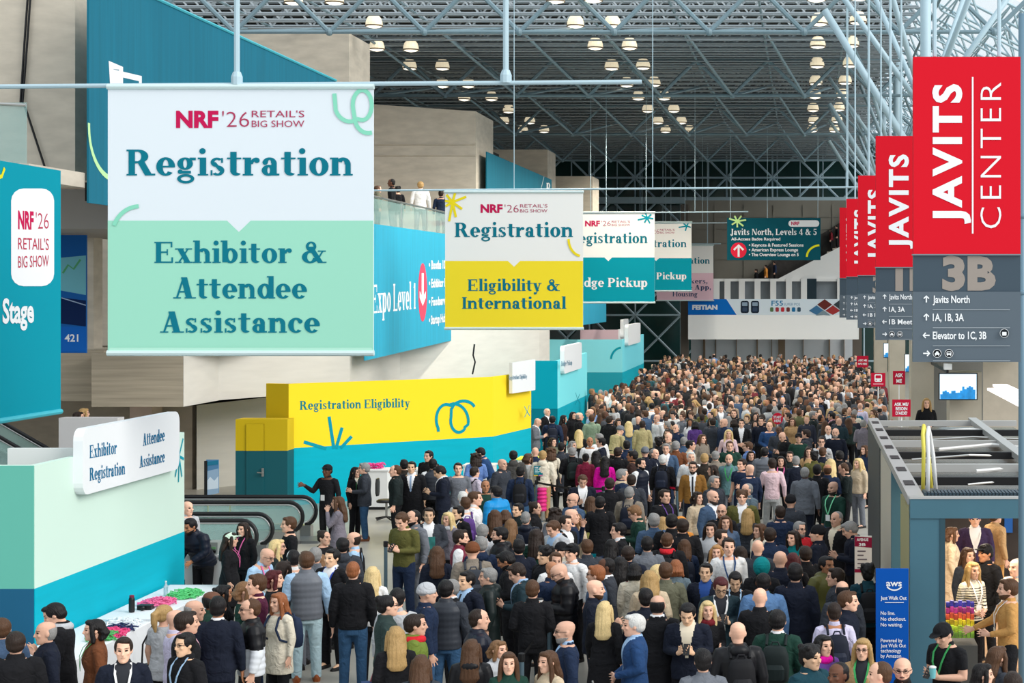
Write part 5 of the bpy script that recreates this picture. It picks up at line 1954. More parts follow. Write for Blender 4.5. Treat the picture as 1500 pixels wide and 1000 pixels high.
HC = dict(blk=(24, 21, 22), dbr=(44, 32, 26), brn=(82, 56, 38), lbr=(128, 94, 64), gin=(148, 90, 56), lgn=(182, 134, 84), bln=(224, 196, 140), dbl=(176, 142, 92), gry=(140, 138, 136), wht=(214, 212, 208), drd=(78, 26, 30), x=(60, 50, 46))
SKIN = dict(l=(232, 182, 156), a=(230, 186, 152), m=(176, 122, 90), d=(98, 64, 48))
GW = dict(shirt='shirt', sweater='sweater', polo='polo shirt', top='top', suit='suit jacket', jacket='jacket', coat='long coat', puffer='puffer jacket', parka='parka', hoodie='hoodie', vest='vest', blouse='blouse', tunic='loose tunic')
FACE = dict(F=0, R=90, B=180, L=-90, FR=45, FL=-45, BR=135, BL=-135)
FW = dict(F='facing the camera', R='turned to the right', B='seen from behind', L='turned to the left', FR='half turned right', FL='half turned left', BR='back half turned right', BL='back half turned left')

SHIRTS['two'] = (M_white if False else mat('white quilting', (226, 230, 236), 0.5), None)
SHIRTS['stripe'] = (mat('black stripe', (34, 34, 38), 0.8), None)
_top0 = top


def top2(pose, fem, g):
    me = _top0(pose, fem, g)
    k = ('fixed', pose, fem, g)
    if g.endswith(('.two', '.stripe')) and k not in PROTO:
        PROTO[k] = me
        U, _h = frames(pose)
        if g.endswith('two'):
            slots(me, U.inverted(), lambda x, y, z: (z < 1.19).astype(np.int32))
        else:
            slots(me, U.inverted(), lambda x, y, z: ((z * 26 % 1 < .36) & (z < 1.40)).astype(np.int32))
    return me


UPPER = '''
553 272 Rf short.brn jacket.olg blk z=7.75/58
574 262 Lm crop.blk shirt.blk blk skin.d z=7.75/60
583 273 Bf wavy.blk top.blk blk z=7.75/61
616 266 Bm short.dbl shirt.wht gry z=7.75/64.5
646 279 Bm short.dbr shirt.nav nav z=7.75/68.5
122 598 Rf bob.dbl jacket.crm blk z=1.15/43.5
114 603 Rf long.dbr jacket.bur blk z=1.05/43
1357 583 Ff long.dbl jacket.blk blk z=0/50
1108 394 Lm short.dbr jacket.blk blk z=7.0/117.4
1122 388 Lm short.blk suit.org blk z=7.3/117.4
1135 383 Lm short.dbr jacket.nav blk z=7.6/117.4
1218 335 Lf long.blk jacket.drd blk z=10.0/117.4
1226 330 Lm short.blk jacket.blk blk z=10.2/117.4
1186 418 Bm short.blk jacket.blk blk z=5.3/117.5
1196 414 Bm short.dbr suit.chr blk z=5.3/117.5
'''


class Person:
    pass


rows_p = []
for i, ln in enumerate((PEOPLE.strip() + UPPER).strip().split('\n')):
    tk = ln.split()
    p = Person()
    p.x, p.y = float(tk[0]), float(tk[1])
    p.fem = tk[2][-1] == 'f'
    p.face = tk[2][:-1]
    p.hs, p.hc = tk[3].split('.')
    p.g, p.tc = tk[4].split('.')
    p.bc = tk[5]
    ex = dict((e.split('=' if '=' in e else '.') + [''])[:2] for e in tk[6:])
    p.ex = ex
    p.pose = next((q for q in ('phone', 'clasp', 'walk', 'point', 'lean', 'chin', 'reach') if q in ex), None)
    if p.pose is None:
        p.pose = 'phone' if 'pitch' in ex else ('walk' if (i * 7) % 9 == 0 and p.face in ('F', 'B') else ('hold' if (i * 5) % 7 == 0 else ('clasp' if (i * 3) % 11 == 0 else 'stand')))
    U, Hm = frames(p.pose)
    p.k = (Hm @ Vector((0, .01, .122))).z
    base = float(ex['h']) if 'h' in ex else ((1.65 if p.fem else 1.77) + 0.035 * math.sin(i * 12.9))
    p.sc = base / 1.765
    p.i = i
    rows_p.append(p)


def solve(p):
    if 'z' in p.ex:
        z0, dd = map(float, p.ex['z'].split('/'))
        p.z0, p.d = z0, dd
        p.X = (p.x - CX) / (FPX / dd)
        head_z = EYE + (CY - p.y) * dd / FPX
        p.sc = min(max((head_z - z0) / p.k, 1.5 / 1.765), 1.95 / 1.765)
        p.z0 = head_z - p.sc * p.k
        return
    p.z0 = 0
    top_z = p.sc * p.k
    s = (p.y - CY) / (EYE - top_z)
    p.d = FPX / s
    p.X = (p.x - CX) / s


# keep neighbours from sharing one spot: trade a little height for depth
for p in rows_p:
    solve(p)
for it in range(90):
    moved = 0
    for a in range(len(rows_p)):
        for b_ in range(a + 1, len(rows_p)):
            p, q = rows_p[a], rows_p[b_]
            dx, dy = p.X - q.X, p.d - q.d
            if abs(dx) > 0.5 or abs(dy) > 0.5:
                continue
            r = math.hypot(dx, dy)
            need = 0.50 if abs(dx) < 0.3 else 0.45
            if r < need:
                sg = 1 if dy >= 0 else -1
                # farther away at the same head pixel means a shorter person
                for w, t in ((p, -sg), (q, sg)):
                    lo, hi = (1.52, 1.80) if w.fem else (1.60, 1.92)
                    w.sc = min(max(w.sc + t * 0.004, lo / 1.765), hi / 1.765)
                    solve(w)
                moved += 1
    if not moved:
        break


def colob(name, me, parent, rgb, M=None):
    o = bpy.data.objects.new(name, me)
    COL.objects.link(o)
    o.parent = parent
    o.color = (*lin(rgb), 1)
    if M is not None:
        o.matrix_local = M
    return o


def desc(p):
    g = p.g.split(':')[0]
    s = '%s %s' % (CN[p.tc][0], GW[g])
    if p.g.endswith(':two'):
        s = ('black over white puffer jacket' if g == 'puffer' else 'dark navy and white parka')
    if p.g.endswith(':stripe'):
        s = 'black and cream striped sweater'
    if 'slv' in p.ex:
        s += ' over %s sleeves' % CN[p.ex['slv']][0]
    return s


def extras(p):
    e = []
    if 'bp' in p.ex:
        e.append('%s backpack' % CN[p.ex['bp']][0])
    if 'cap' in p.ex:
        e.append('%s cap' % CN[p.ex['cap']][0])
    if 'hat' in p.ex:
        e.append('%s %s' % (CN[p.ex['hat']][0], 'hood' if p.hs == 'hood' else 'knit hat'))
    if 'scarf' in p.ex:
        e.append('%s scarf' % CN[p.ex['scarf']][0])
    if 'lan' in p.ex:
        e.append('%s lanyard' % CN[p.ex['lan']][0])
    if 'point' in p.ex:
        e.append('pointing arm')
    if 'gl' in p.ex and p.face[0] != 'B':
        e.append('glasses')
    return e


cnt = {}
for p in rows_p:
    p.desc = desc(p)
    cnt[p.desc] = cnt.get(p.desc, 0) + 1
used_l = set()
for p in rows_p:
    ex = extras(p)
    head_ = 'person in ' + p.desc + (' with ' + ' and '.join(ex[:1]) if ex else '')
    near = sorted((q for q in rows_p if q is not p and q.desc != p.desc), key=lambda q: (q.x - p.x) ** 2 + ((q.y - p.y) * 1.3) ** 2)[:7]
    near.sort(key=lambda q: cnt[q.desc])
    cands = []
    if cnt[p.desc] == 1:
        cands.append(head_ + ', ' + FW[p.face])
    for q in near:
        dx, dy = q.x - p.x, q.y - p.y
        if abs(dx) > abs(dy) * 0.8:
            rel = 'left of' if dx > 0 else 'right of'
        else:
            rel = 'behind' if dy > 0 else 'in front of'
        cands.append(head_ + ', %s %s' % (rel, q.desc))
        cands.append('person in ' + p.desc + ', ' + FW[p.face] + ', %s %s' % (rel, q.desc))
    for c_ in cands:
        if c_ not in used_l and len(c_.replace('-', ' ').split()) <= 16:
            p.label = c_
            break
    else:
        p.label = cands[0]
    used_l.add(p.label)

for p in rows_p:
    solve(p)
    U, Hm = frames(p.pose)
    sk = SKIN[p.ex.get('skin', 'l')]
    j = 1 + 0.07 * math.sin(p.i * 5.3)
    root = bpy.data.objects.new('person', body(p.pose, p.fem))
    COL.objects.link(root)
    root.color = (*lin(tuple(min(255, v * j) for v in sk)), 1)
    root.location = (p.X, p.d, p.z0)
    ang = FACE[p.face] + math.degrees(math.atan2(-p.X, p.d)) + 9 * math.sin(p.i * 3.7)
    root.rotation_euler = (0, 0, math.radians(ang))
    wd = p.sc * (1.09 + 0.06 * math.sin(p.i * 2.3))
    root.scale = (wd, wd, p.sc)
    tag(root, p.label, 'person', 'people in the hall')
    p.root = root
    hcol = HC[p.hc]
    if p.hs in ('beanie', 'hood'):
        colob('knit_hat' if p.hs == 'beanie' else 'hood', hair(p.hs), root, CN[p.ex['hat']][1:], Hm)
    elif p.hs != 'none':
        colob('hair', hair(p.hs), root, hcol, Hm)
    if 'cap' in p.ex:
        colob('cap', hair('cap'), root, CN[p.ex['cap']][1:], Hm)
    if 'beard' in p.ex:
        colob('beard', hair('beard'), root, HC[p.ex['beard']] if p.ex['beard'] else HC[p.hc], Hm)
    gk = p.g.replace(':', '.')
    colob(GW[p.g.split(':')[0]].replace(' ', '_'), top2(p.pose, p.fem, gk), root, CN[p.tc][1:])
    if 'slv' in p.ex:
        colob('shirt_sleeves', sleeves(p.pose, p.fem), root, CN[p.ex['slv']][1:])
    colob('trousers', trousers(p.pose, p.fem), root, CN[p.bc][1:])
    for s in (-1, 1):
        colob('shoe', shoe(p.pose, s), root, CN[p.ex['shoe']][1:] if 'shoe' in p.ex else (30, 28, 28))
    if 'gl' in p.ex:
        colob('glasses', simple('glasses'), root, (20, 20, 20), Hm)
    if 'lan' in p.ex:
        colob('lanyard', simple('lanyard'), root, CN[p.ex['lan']][1:], U)
    if 'badge' in p.ex:
        colob('badge', simple('badge'), root, (240, 240, 240), U)
    if 'scarf' in p.ex:
        colob('scarf', simple('scarf'), root, CN[p.ex['scarf']][1:], U)
    if 'patch' in p.ex:
        colob('arm_patch', simple('badge'), root, (220, 90, 130), Matrix.Translation((-.31, .0, .05)) @ Matrix.Rotation(math.radians(-90), 4, 'Z') @ Matrix.Translation((0, .16, .55)) @ Matrix.Scale(.7, 4)) if False else None
    if 'bp' in p.ex:
        bpk = colob('backpack', simple('backpack'), None, CN[p.ex['bp']][1:])
        front_ = p.face == 'L' and p.hs == 'balding'
        bpk.location, bpk.rotation_euler, bpk.scale = root.location, root.rotation_euler, root.scale
        if front_:
            bpk.rotation_euler = (0, 0, math.radians(ang + 90))
        tag(bpk, '%s backpack worn by the person in %s, %s' % (CN[p.ex['bp']][0], p.desc, FW[p.face]), 'backpack', 'backpacks in the crowd')
        cnm = colob('pocket', simple('backpack_pocket'), bpk, CN[p.ex['bp']][1:])
        for s in (-1, 1):
            colob('strap', simple('backpack_strap'), bpk, CN[p.ex['bp']][1:], Matrix.Diagonal((s, 1, 1, 1)))
    if p.pose == 'phone' and 'pitch' not in p.ex:
        ph = colob('phone', simple('phone'), None, (20, 20, 20))
        Mw = Matrix.LocRotScale(root.location, root.rotation_euler, root.scale)
        ph.matrix_world = Mw @ Matrix.Translation((0.02, -.335, 1.235)) @ Matrix.Rotation(math.radians(50), 4, 'X')
        tag(ph, 'black phone held by the person in %s, %s' % (p.desc, FW[p.face]), 'phone', 'phones in hands')

# ---- the packed far half of the hall: too many to count
def low(me, ratio):
    o = bpy.data.objects.new('shape', me)
    COL.objects.link(o)
    m = o.modifiers.new('d', 'DECIMATE')
    m.ratio = ratio
    me2 = bpy.data.meshes.new_from_object(o.evaluated_get(bpy.context.evaluated_depsgraph_get()))
    bpy.data.objects.remove(o)
    me2.calc_loop_triangles()
    v = np.empty(len(me2.vertices) * 3)
    me2.vertices.foreach_get('co', v)
    t = np.empty(len(me2.loop_triangles) * 3, dtype=np.int32)
    me2.loop_triangles.foreach_get('vertices', t)
    bpy.data.meshes.remove(me2)
    return v.reshape(-1, 3), t.reshape(-1, 3)


rng = random.Random(11)
kinds = []
for pose in ('stand', 'hold', 'phone'):
    for fem in (False, True):
        U, Hm = frames(pose)
        B_ = low(body(pose, fem), .035)
        T_ = [low(top(pose, fem, g), .05) for g in ('jacket', 'sweater')]
        L_ = low(trousers(pose, fem), .04)
        Hs = []
        for st in (('long', 'bob', 'straight', 'short') if fem else ('short', 'short', 'crop', 'balding')):
            v, t = low(hair(st), .05)
            Hs.append((v @ np.array(Hm)[:3, :3].T + np.array(Hm)[:3, 3], t))
        kinds.append((fem, B_, T_, L_, Hs))
TOPC = [(20, 20, 24)] * 9 + [(26, 32, 50)] * 6 + [(62, 66, 74)] * 4 + [(110, 112, 118), (186, 188, 190), (230, 230, 228), (222, 214, 196), (186, 160, 120), (96, 62, 44), (90, 90, 56), (66, 88, 116), (120, 150, 196), (120, 34, 44), (40, 90, 100), (226, 226, 230), (150, 130, 110)]
HAIRC = [HC[k] for k in ('blk', 'blk', 'dbr', 'dbr', 'dbr', 'brn', 'brn', 'lbr', 'blk', 'dbr', 'dbl', 'gry', 'gry', 'brn')]
V, Tt, Cc = [], [], []
nv = 0
spots = [(p.X, p.d) for p in rows_p]
grid = {}
def ok_spot(x, y, r):
    for ix in range(int(x // 1) - 1, int(x // 1) + 2):
        for iy in range(int(y // 1) - 1, int(y // 1) + 2):
            for (a, b_) in grid.get((ix, iy), ()):
                if (a - x) ** 2 + (b_ - y) ** 2 < r * r:
                    return False
    return True
for x, y in spots:
    grid.setdefault((int(x // 1), int(y // 1)), []).append((x, y))
n_c = 0
tries = 0
while n_c < 760 and tries < 60000:
    tries += 1
    d = 55 + 58 * rng.random() ** 0.9
    s = FPX / d
    pxl = np.interp(d, [55, 63, 72, 85, 95, 113], [868, 866, 866, 930, 948, 975])
    pxr = np.interp(d, [55, 60, 78, 96, 113], [1282, 1296, 1292, 1274, 1255])
    px = pxl + (pxr - pxl) * rng.random()
    x = (px - CX) / s
    if d > 104 and rng.random() < .45:
        continue
    if not ok_spot(x, d, .56):
        continue
    grid.setdefault((int(x // 1), int(d // 1)), []).append((x, d))
    n_c += 1
    fem, B_, T_, L_, Hs = rng.choice(kinds)
    sc = (1.64 if fem else 1.76) / 1.765 * rng.uniform(.96, 1.05)
    a = rng.choice((0, 0, 0, 180, 180, 180, 90, -90, 45, -45, 150)) + rng.uniform(-25, 25)
    a = math.radians(a)
    Rz = np.array([[math.cos(a), -math.sin(a), 0], [math.sin(a), math.cos(a), 0], [0, 0, 1]]) * sc
    sk = rng.choice([SKIN['l']] * 6 + [SKIN['a']] * 2 + [SKIN['m']] * 2 + [SKIN['d']])
    for (v, t), c in ((B_, sk), (rng.choice(T_), rng.choice(TOPC)), (L_, rng.choice(TOPC[:16])), (rng.choice(Hs), rng.choice(HAIRC)))[:(3 if rng.random() < .08 else 4)]:
        V.append(v @ Rz.T + np.array([x, d, 0]))
        Tt.append(t + nv)
        Cc.append(np.tile(np.array([*lin(c), 1.0]), (len(v), 1)))
        nv += len(v)
V, Tt, Cc = np.vstack(V), np.vstack(Tt), np.vstack(Cc)
me = bpy.data.meshes.new('crowd')
me.vertices.add(len(V))
me.vertices.foreach_set('co', V.ravel())
me.loops.add(len(Tt) * 3)
me.loops.foreach_set('vertex_index', Tt.ravel())
me.polygons.add(len(Tt))
me.polygons.foreach_set('loop_start', np.arange(0, len(Tt) * 3, 3))
me.polygons.foreach_set('loop_total', np.full(len(Tt), 3))
me.update(calc_edges=True)
me.polygons.foreach_set('use_smooth', [True] * len(Tt))
at_ = me.color_attributes.new('own_colour', 'FLOAT_COLOR', 'POINT')
at_.data.foreach_set('color', Cc.ravel())
mc = bpy.data.materials.new('crowd clothing and skin')
mc.use_nodes = True
an = mc.node_tree.nodes.new('ShaderNodeVertexColor')
an.layer_name = 'own_colour'
mc.node_tree.links.new(an.outputs[0], mc.node_tree.nodes['Principled BSDF'].inputs['Base Color'])
mc.node_tree.nodes['Principled BSDF'].inputs['Roughness'].default_value = 0.8
me.materials.append(mc)
crowd = bpy.data.objects.new('crowd', me)
COL.objects.link(crowd)
tag(crowd, 'dense mass of standing people filling the far half of the hall', 'crowd', None, 'stuff')
print('people', len(rows_p), 'crowd', n_c, 'tris', len(Tt))
# ================================================================ furniture, kiosk, escalators, small signs
M_kiosk = mat('slate teal kiosk metal', (66, 108, 124), 0.45, noise=0.03)
M_kiosk_l = mat('brushed kiosk rail', (186, 186, 184), 0.4, metal=0.3)
M_beige = mat('beige kiosk panel', (206, 196, 178), 0.6)
M_dgrey = mat('dark grey kiosk panel', (74, 76, 76), 0.6)
M_film = mat('reflective roof film', (120, 110, 98), 0.25, metal=0.5, noise=0.5, nscale=1.1, stretch=(0.5, 3, 1))
kt = thing('checkout_free_kiosk', 'slate teal metal-framed shop kiosk with open roof at the right edge', 'kiosk', (2.4, 31, 0))
KX, KF, KB, KZ, KR = 1.42, 23.8, 39.0, 2.9, 4.6
MB().box(KX, KX + 0.46, KF, KF + 0.2, 0, KZ - 0.25).build('post', M_kiosk, kt)
MB().box(KX, KR, KF - 0.02, KF + 0.25, KZ - 0.26, KZ).build('front_beam', M_kiosk, kt)
MB().box(KX - 0.01, KR, KF - 0.03, KF + 0.05, KZ, KZ + 0.035).build('beam_cap', M_kiosk_l, kt)
MB().box(KX + 0.40, KX + 0.47, KF - 0.012, KF, 0, KZ - 0.26).build('post_edge', mat('dark kiosk seam', (40, 72, 84), 0.5), kt)
MB().box(KX, KX + 0.1, KF + 0.2, 26.2, 0, KZ - 0.2).build('side_panel', mat('yellowish kiosk panel', (170, 164, 120), 0.6), kt)
MB().box(KX, KX + 0.2, 28.9, 29.1, 0, KZ - 0.12).build('post', M_kiosk, kt)
MB().box(KX, KX + 0.1, 29.1, 33.0, 0, KZ - 0.16).build('side_panel', M_beige, kt)
MB().box(KX - 0.02, KX + 0.12, 33.0, KB, 0, KZ - 0.1).build('side_panel', M_dgrey, kt)
MB().box(KX - 0.02, KX + 0.20, KF + 0.2, KB, KZ - 0.1, KZ + 0.02).build('side_rail', M_kiosk_l, kt)
for k in range(7):
    yk = KF + 1.5 + k * 2.0
    MB().box(KX + 0.02, KX + 0.16, yk, yk + 0.6, KZ + 0.02, KZ + 0.03).build('rail_slot', M_black, kt)
MB().box(KX + 0.2, KR, KF + 1.4, KB, KZ - 0.22, KZ - 0.18).build('roof_film', M_film, kt)
for k, yk in enumerate((26.6, 28.6, 30.8, 33.2, 35.8, 38.4)):
    MB().box(KX + 0.2, KR, yk, yk + 0.16, KZ - 0.12, KZ).build('cross_beam', M_kiosk_l if k % 2 else M_black, kt)
MB().box(3.6, 3.78, KF + 0.25, KB, KZ - 0.08, KZ + 0.03).build('roof_beam', M_kiosk_l, kt)
duct = MB()
for k in range(60):
    duct.box(KX + 0.25 + k * 0.05, KX + 0.285 + k * 0.05, KF + 0.9, KF + 1.35, KZ - 0.2, KZ - 0.02)
duct.box(KX + 0.22, KR, KF + 0.92, KF + 1.33, KZ - 0.2, KZ - 0.04)
duct.build('corrugated_duct', mat('dark blue duct', (52, 70, 82), 0.5), kt)
rr = random.Random(5)
for k in range(6):
    a = Vector((KX + 0.4 + rr.random(), 26.5 + 2 * k, KZ - 0.1))
    MB().tube([a, a + Vector((1.0, 0.4 * rr.random(), 0.06)), a + Vector((2.1, 0.9 * rr.random() - 0.3, 0))], 0.02 + 0.012 * (k % 2), 6).build('roof_cable', M_white if k % 2 else M_chrome, kt)
MB().box(KX + 0.5, KR, 35.4, 35.5, 0, KZ - 0.25).build('back_wall', mat('dark shop wall', (52, 46, 44), 0.7, noise=0.3, nscale=2), kt)
MB().box(KX + 0.1, KR, KF, 35.4, 0.0, 0.02).build('shop_floor', mat('warm shop floor', (176, 140, 104), 0.5, noise=0.1), kt)
MB().box(at(1474, 0, 35).x, at(1486, 0, 35).x, 35.3, 35.4, 0.9, 2.6).build('blue_panel', mat('blue panel', (20, 90, 170), 0.5), kt)
MB().box(KX + 0.9, KR, KF + 2.5, KF + 2.7, KZ - 0.3, KZ - 0.25).build('light_strip', mat('warm shop light', (255, 226, 190), 0.5, emit=4), kt)
for yk in (26.0, 29.0, 32.5):
    ld = bpy.data.lights.new('shop_light', 'AREA')
    ld.energy, ld.size, ld.color = 55, 1.2, (1.0, 0.85, 0.66)
    lo = bpy.data.objects.new('shop_light', ld)
    COL.objects.link(lo)
    lo.location = (2.6, yk, 2.6)
la_ = thing('roof_ladder', 'yellow and white arched ladder handrail standing on the kiosk roof', 'ladder', at(1358, 716, 25))
for name, px, dd, m in (('handrail', 1351, 25.3, mat('yellow tube', (232, 218, 90), 0.4)), ('handrail', 1358, 24.9, M_white)):
    b0 = at(px + 1, 716, dd)
    MB().tube([(b0.x, dd, KZ - .05), (b0.x + .01, dd, KZ + .5), (b0.x - .0, dd + .04, KZ + .75), (b0.x + .02, dd + .12, KZ + .86), (b0.x + .05, dd + .25, KZ + .75), (b0.x + .10, dd + .3, KZ + .45), (b0.x + .14, dd + .3, KZ - .05)], 0.028, 8).build(name, m, la_, True)

# snack rack inside the kiosk
rk = thing('snack_rack', 'rack of brightly coloured snack packets inside the kiosk', 'rack', at(1402, 920, 24.8))
for k, c in enumerate(((70, 70, 180), (180, 60, 140), (230, 90, 60), (240, 190, 40), (190, 220, 60), (110, 150, 50))):
    m = MB()
    for j in range(7):
        p = at(1386 + j * 6, 882 + k * 9, 25.2 - 0.08 * k)
        m.box(p.x, p.x + 0.05, p.y, p.y + 0.08, p.z - 0.07, p.z + 0.02 * (j % 2))
    m.build('packet_row', mat('packets %d' % k, c, 0.4, noise=0.5, nscale=14), rk)
p = at(1386, 940, 25)
MB().box(p.x - 0.05, p.x + 0.42, 24.75, 25.4, 0, p.z).build('base_unit', M_dgrey, rk)

# slim standing signs
def standsign(label, px0, py0, px1, d, col, name='standing_sign', zb=0.02):
    a, c = at(px0, py0, d), at(px1, py0, d)
    t = thing(name, label, 'sign', (0.5 * (a.x + c.x), d, 0))
    MB().box(a.x, c.x, d, d + 0.05, zb, a.z).build('board', pmat(col), t)
    MB().box(a.x - 0.03, c.x + 0.03, d - 0.12, d + 0.17, 0, 0.03).build('foot', M_black, t)
    return t, front(t, d)
t, P = standsign('tall blue standing sign reading aws, Just Walk Out, before the kiosk post', 1283, 833, 1331, 23.3, (8, 82, 172))
P.text('aws', 1298, 858, 1321, 9.5, WHITE, 'sans', 0.02)
P.ribbon(arc(1310, 852, 13, 12, 215, 325, 8), 2, WHITE)
P.text('Just Walk Out', 1290, 878, 1328, 5.5, WHITE, 'sans', 0.02)
P.ribbon([(1296, 882), (1324, 882)], 1, WHITE)
for k, s in enumerate(('No line.', 'No checkout.', 'No waiting.')):
    P.text(s, 1290, 900 + 8.5 * k, (1311, 1327, 1322)[k], 5.5, WHITE, 'sans', 0.01)
for k, s in enumerate(('Powered by', 'Just Walk Out', 'technology', 'by Amazon')):
    P.text(s, 1290, 940 + 7.5 * k, (1322, 1327, 1320, 1320)[k], 5.5, WHITE, 'sans', 0.01)
P.text('Just Walk', 1294, 985, 1326, 5.5, WHITE, 'sans', 0.01)
P.done()
t, P = standsign('white standing sign with maroon head near the dark kiosk wall', 1252, 785, 1277, 29.3, (226, 220, 212))
P.poly([(1252, 800), (1277, 802), (1277, 787), (1252, 785)], (140, 26, 58), 'maroon_head')
P.text('AVENUE', 1255, 792, 1272, 4, WHITE, 'sans', 0.03)
P.text('3B', 1258, 799, 1268, 4, WHITE, 'sans', 0.03)
for k, w in enumerate((12, 9, 14, 10, 11)):
    P.poly([(1256, 808 + 6 * k), (1256 + w, 808 + 6 * k), (1256 + w, 806 + 6 * k), (1256, 806 + 6 * k)], (110, 100, 104))
P.poly([(1252, 838), (1277, 838), (1277, 833), (1252, 833)], (140, 26, 58), 'maroon_foot')
P.done()
t, P = standsign('black standing sign with yellow marks and arrow in the crowd by the teal blazer', 1066, 697, 1083, 43.0, (22, 30, 42))
P.disc(1074, 704, 2.5, 3.5, (230, 210, 60))
P.text('BADGE', 1069, 716, 1080, 3.5, (150, 180, 210), 'sans', 0.03)
P.ribbon([(1072, 728), (1078, 728), (1075, 725)], 1.5, (230, 210, 60))
P.ribbon([(1078, 728), (1075, 731)], 1.5, (230, 210, 60))
P.done()
t, P = standsign('pale standing sign with red disc at the far end of the hall', 1190, 524, 1200, 108, (222, 206, 180), zb=0.9)
P.disc(1195, 529, 3.5, 4, (206, 40, 50))
P.done()

# signs held up on poles
def polesign(label, px0, py0, px1, py1, d, col, lines, hpx, disc=False):
    a, c = at(px0, py0, d), at(px1, py1, d)
    t = thing('pole_sign', label, 'sign', (0.5 * (a.x + c.x), d, 0))
    if disc:
        cx, cz, r = (a.x + c.x) / 2, (a.z + c.z) / 2, (c.x - a.x) / 2
        MB().prism([Vector((cx + r * math.cos(q), d, cz + r * 1.05 * math.sin(q))) for q in [2 * math.pi * k / 28 for k in range(28)]], (0, 0.02, 0)).build('board', pmat(col), t)
    else:
        MB().box(a.x, c.x, d, d + 0.03, c.z, a.z).build('board', pmat(col), t)
    MB().tube([((a.x + c.x) / 2, d + 0.04, 0), ((a.x + c.x) / 2, d + 0.04, a.z - 0.05)], 0.022, 8).build('pole', M_white, t)
    MB().lathe([(0.16, 0), (0.16, 0.02), (0.03, 0.04)], ((a.x + c.x) / 2, d + 0.04, 0), 16).build('foot', M_black, t)
    P = front(t, d)
    for (s, x0, yb, x1) in lines:
        P.text(s, x0, yb, x1, hpx, WHITE, 'sans', 0.03)
    return t, P
CRIM = (186, 26, 56)
polesign("crimson sign reading ASK ME BESOIN D'AIDE in front of the right concrete pillar", 1307, 585, 1334, 610, 45, CRIM, (('ASK ME/', 1310, 594, 1331), ('BESOIN', 1312, 600.5, 1329), ("D'AIDE?", 1312, 607, 1329)), 4.6)[1].done()
polesign('crimson sign reading ASK ME, behind the larger ASK ME sign', 1308, 543, 1326, 563, 62, CRIM, (('ASK', 1311, 552, 1323), ('ME', 1313, 560.5, 1321)), 5.6)[1].done()
t, P = polesign('crimson bus pictogram sign on a pole above the crowd', 1276, 546, 1297, 566, 68, CRIM, (), 4)
P.rrect(1281, 548, 1292, 559, 2, WHITE)
P.rrect(1282.5, 549.5, 1290.5, 554, 1, CRIM)
P.disc(1283.5, 556.8, 1, 1, CRIM)
P.disc(1289.5, 556.8, 1, 1, CRIM)
P.poly([(1279, 563), (1294, 563), (1294, 561.5), (1279, 561.5)], (230, 160, 170))
P.done()
polesign('small crimson sign farthest along the right pillars', 1255, 521, 1272, 538, 96, CRIM, (('ASK ME', 1257, 529, 1270), ('INFO HERE', 1257, 534, 1270)), 2.8)[1].done()
polesign('round red sign held above heads in the middle of the crowd', 1131, 604, 1147, 622, 56, (214, 32, 62), (('START', 1133, 612.5, 1145), ('HERE', 1134, 618, 1144)), 3.8, True)[1].done()

# screens on the right pillars
for k, (x0, y0, x1, y1, d, w) in enumerate(((1375, 546, 1432, 586, 46.6, 'large'), (1325, 518, 1363, 545, 75.5, 'middle'), (1294, 502, 1326, 524, 94, 'farthest'))):
    t = thing('wall_screen', w + ' of the three wall screens with blue skyline picture on the right pillars', 'screen', at((x0 + x1) / 2, y1, d), 'skyline screens')
    a, c = at(x0, y0, d), at(x1, y1, d)
    MB().box(a.x, c.x, d, d + 0.08, c.z, a.z).build('bezel', M_black, t)
    MB().box(a.x + 0.4, a.x + 0.6, d + 0.08, d + 0.6, (a.z + c.z) / 2 - 0.2, (a.z + c.z) / 2 + 0.2).build('bracket', M_black, t)
    W_, H_ = x1 - x0, y1 - y0
    pl = MB()
    pl.box(a.x + 0.03, c.x - 0.03, d - 0.006, d, c.z + 0.03, a.z - 0.03)
    pl.build('picture', mat('bright screen sky', (206, 232, 246), 0.3, emit=0.75), t)
    sk = MB()
    for j in range(16):
        hx = a.x + 0.04 + (c.x - a.x - 0.1) * j / 16
        hh = (a.z - c.z) * (0.18 + 0.14 * abs(math.sin(j * 2.3)) + (0.16 if j > 9 else 0))
        sk.box(hx, hx + (c.x - a.x) / 17, d - 0.01, d - 0.007, c.z + 0.03, c.z + 0.03 + hh)
    sk.build('skyline_picture', mat('screen skyline', (30, 120, 180), 0.3, emit=0.6, noise=0.5, nscale=5), t)
t = thing('projector_camera', 'white camera on a black mount above the large wall screen', 'camera', at(1388, 538, 46.4))
p = at(1388, 537, 46.4)
MB().box(p.x - 0.1, p.x + 0.1, p.y - 0.2, p.y + 0.1, p.z - 0.07, p.z + 0.08).build('housing', M_white, t)
MB().box(p.x - 0.03, p.x + 0.03, p.y + 0.0, 54.0, p.z - 0.16, p.z - 0.07).build('mount', M_black, t)

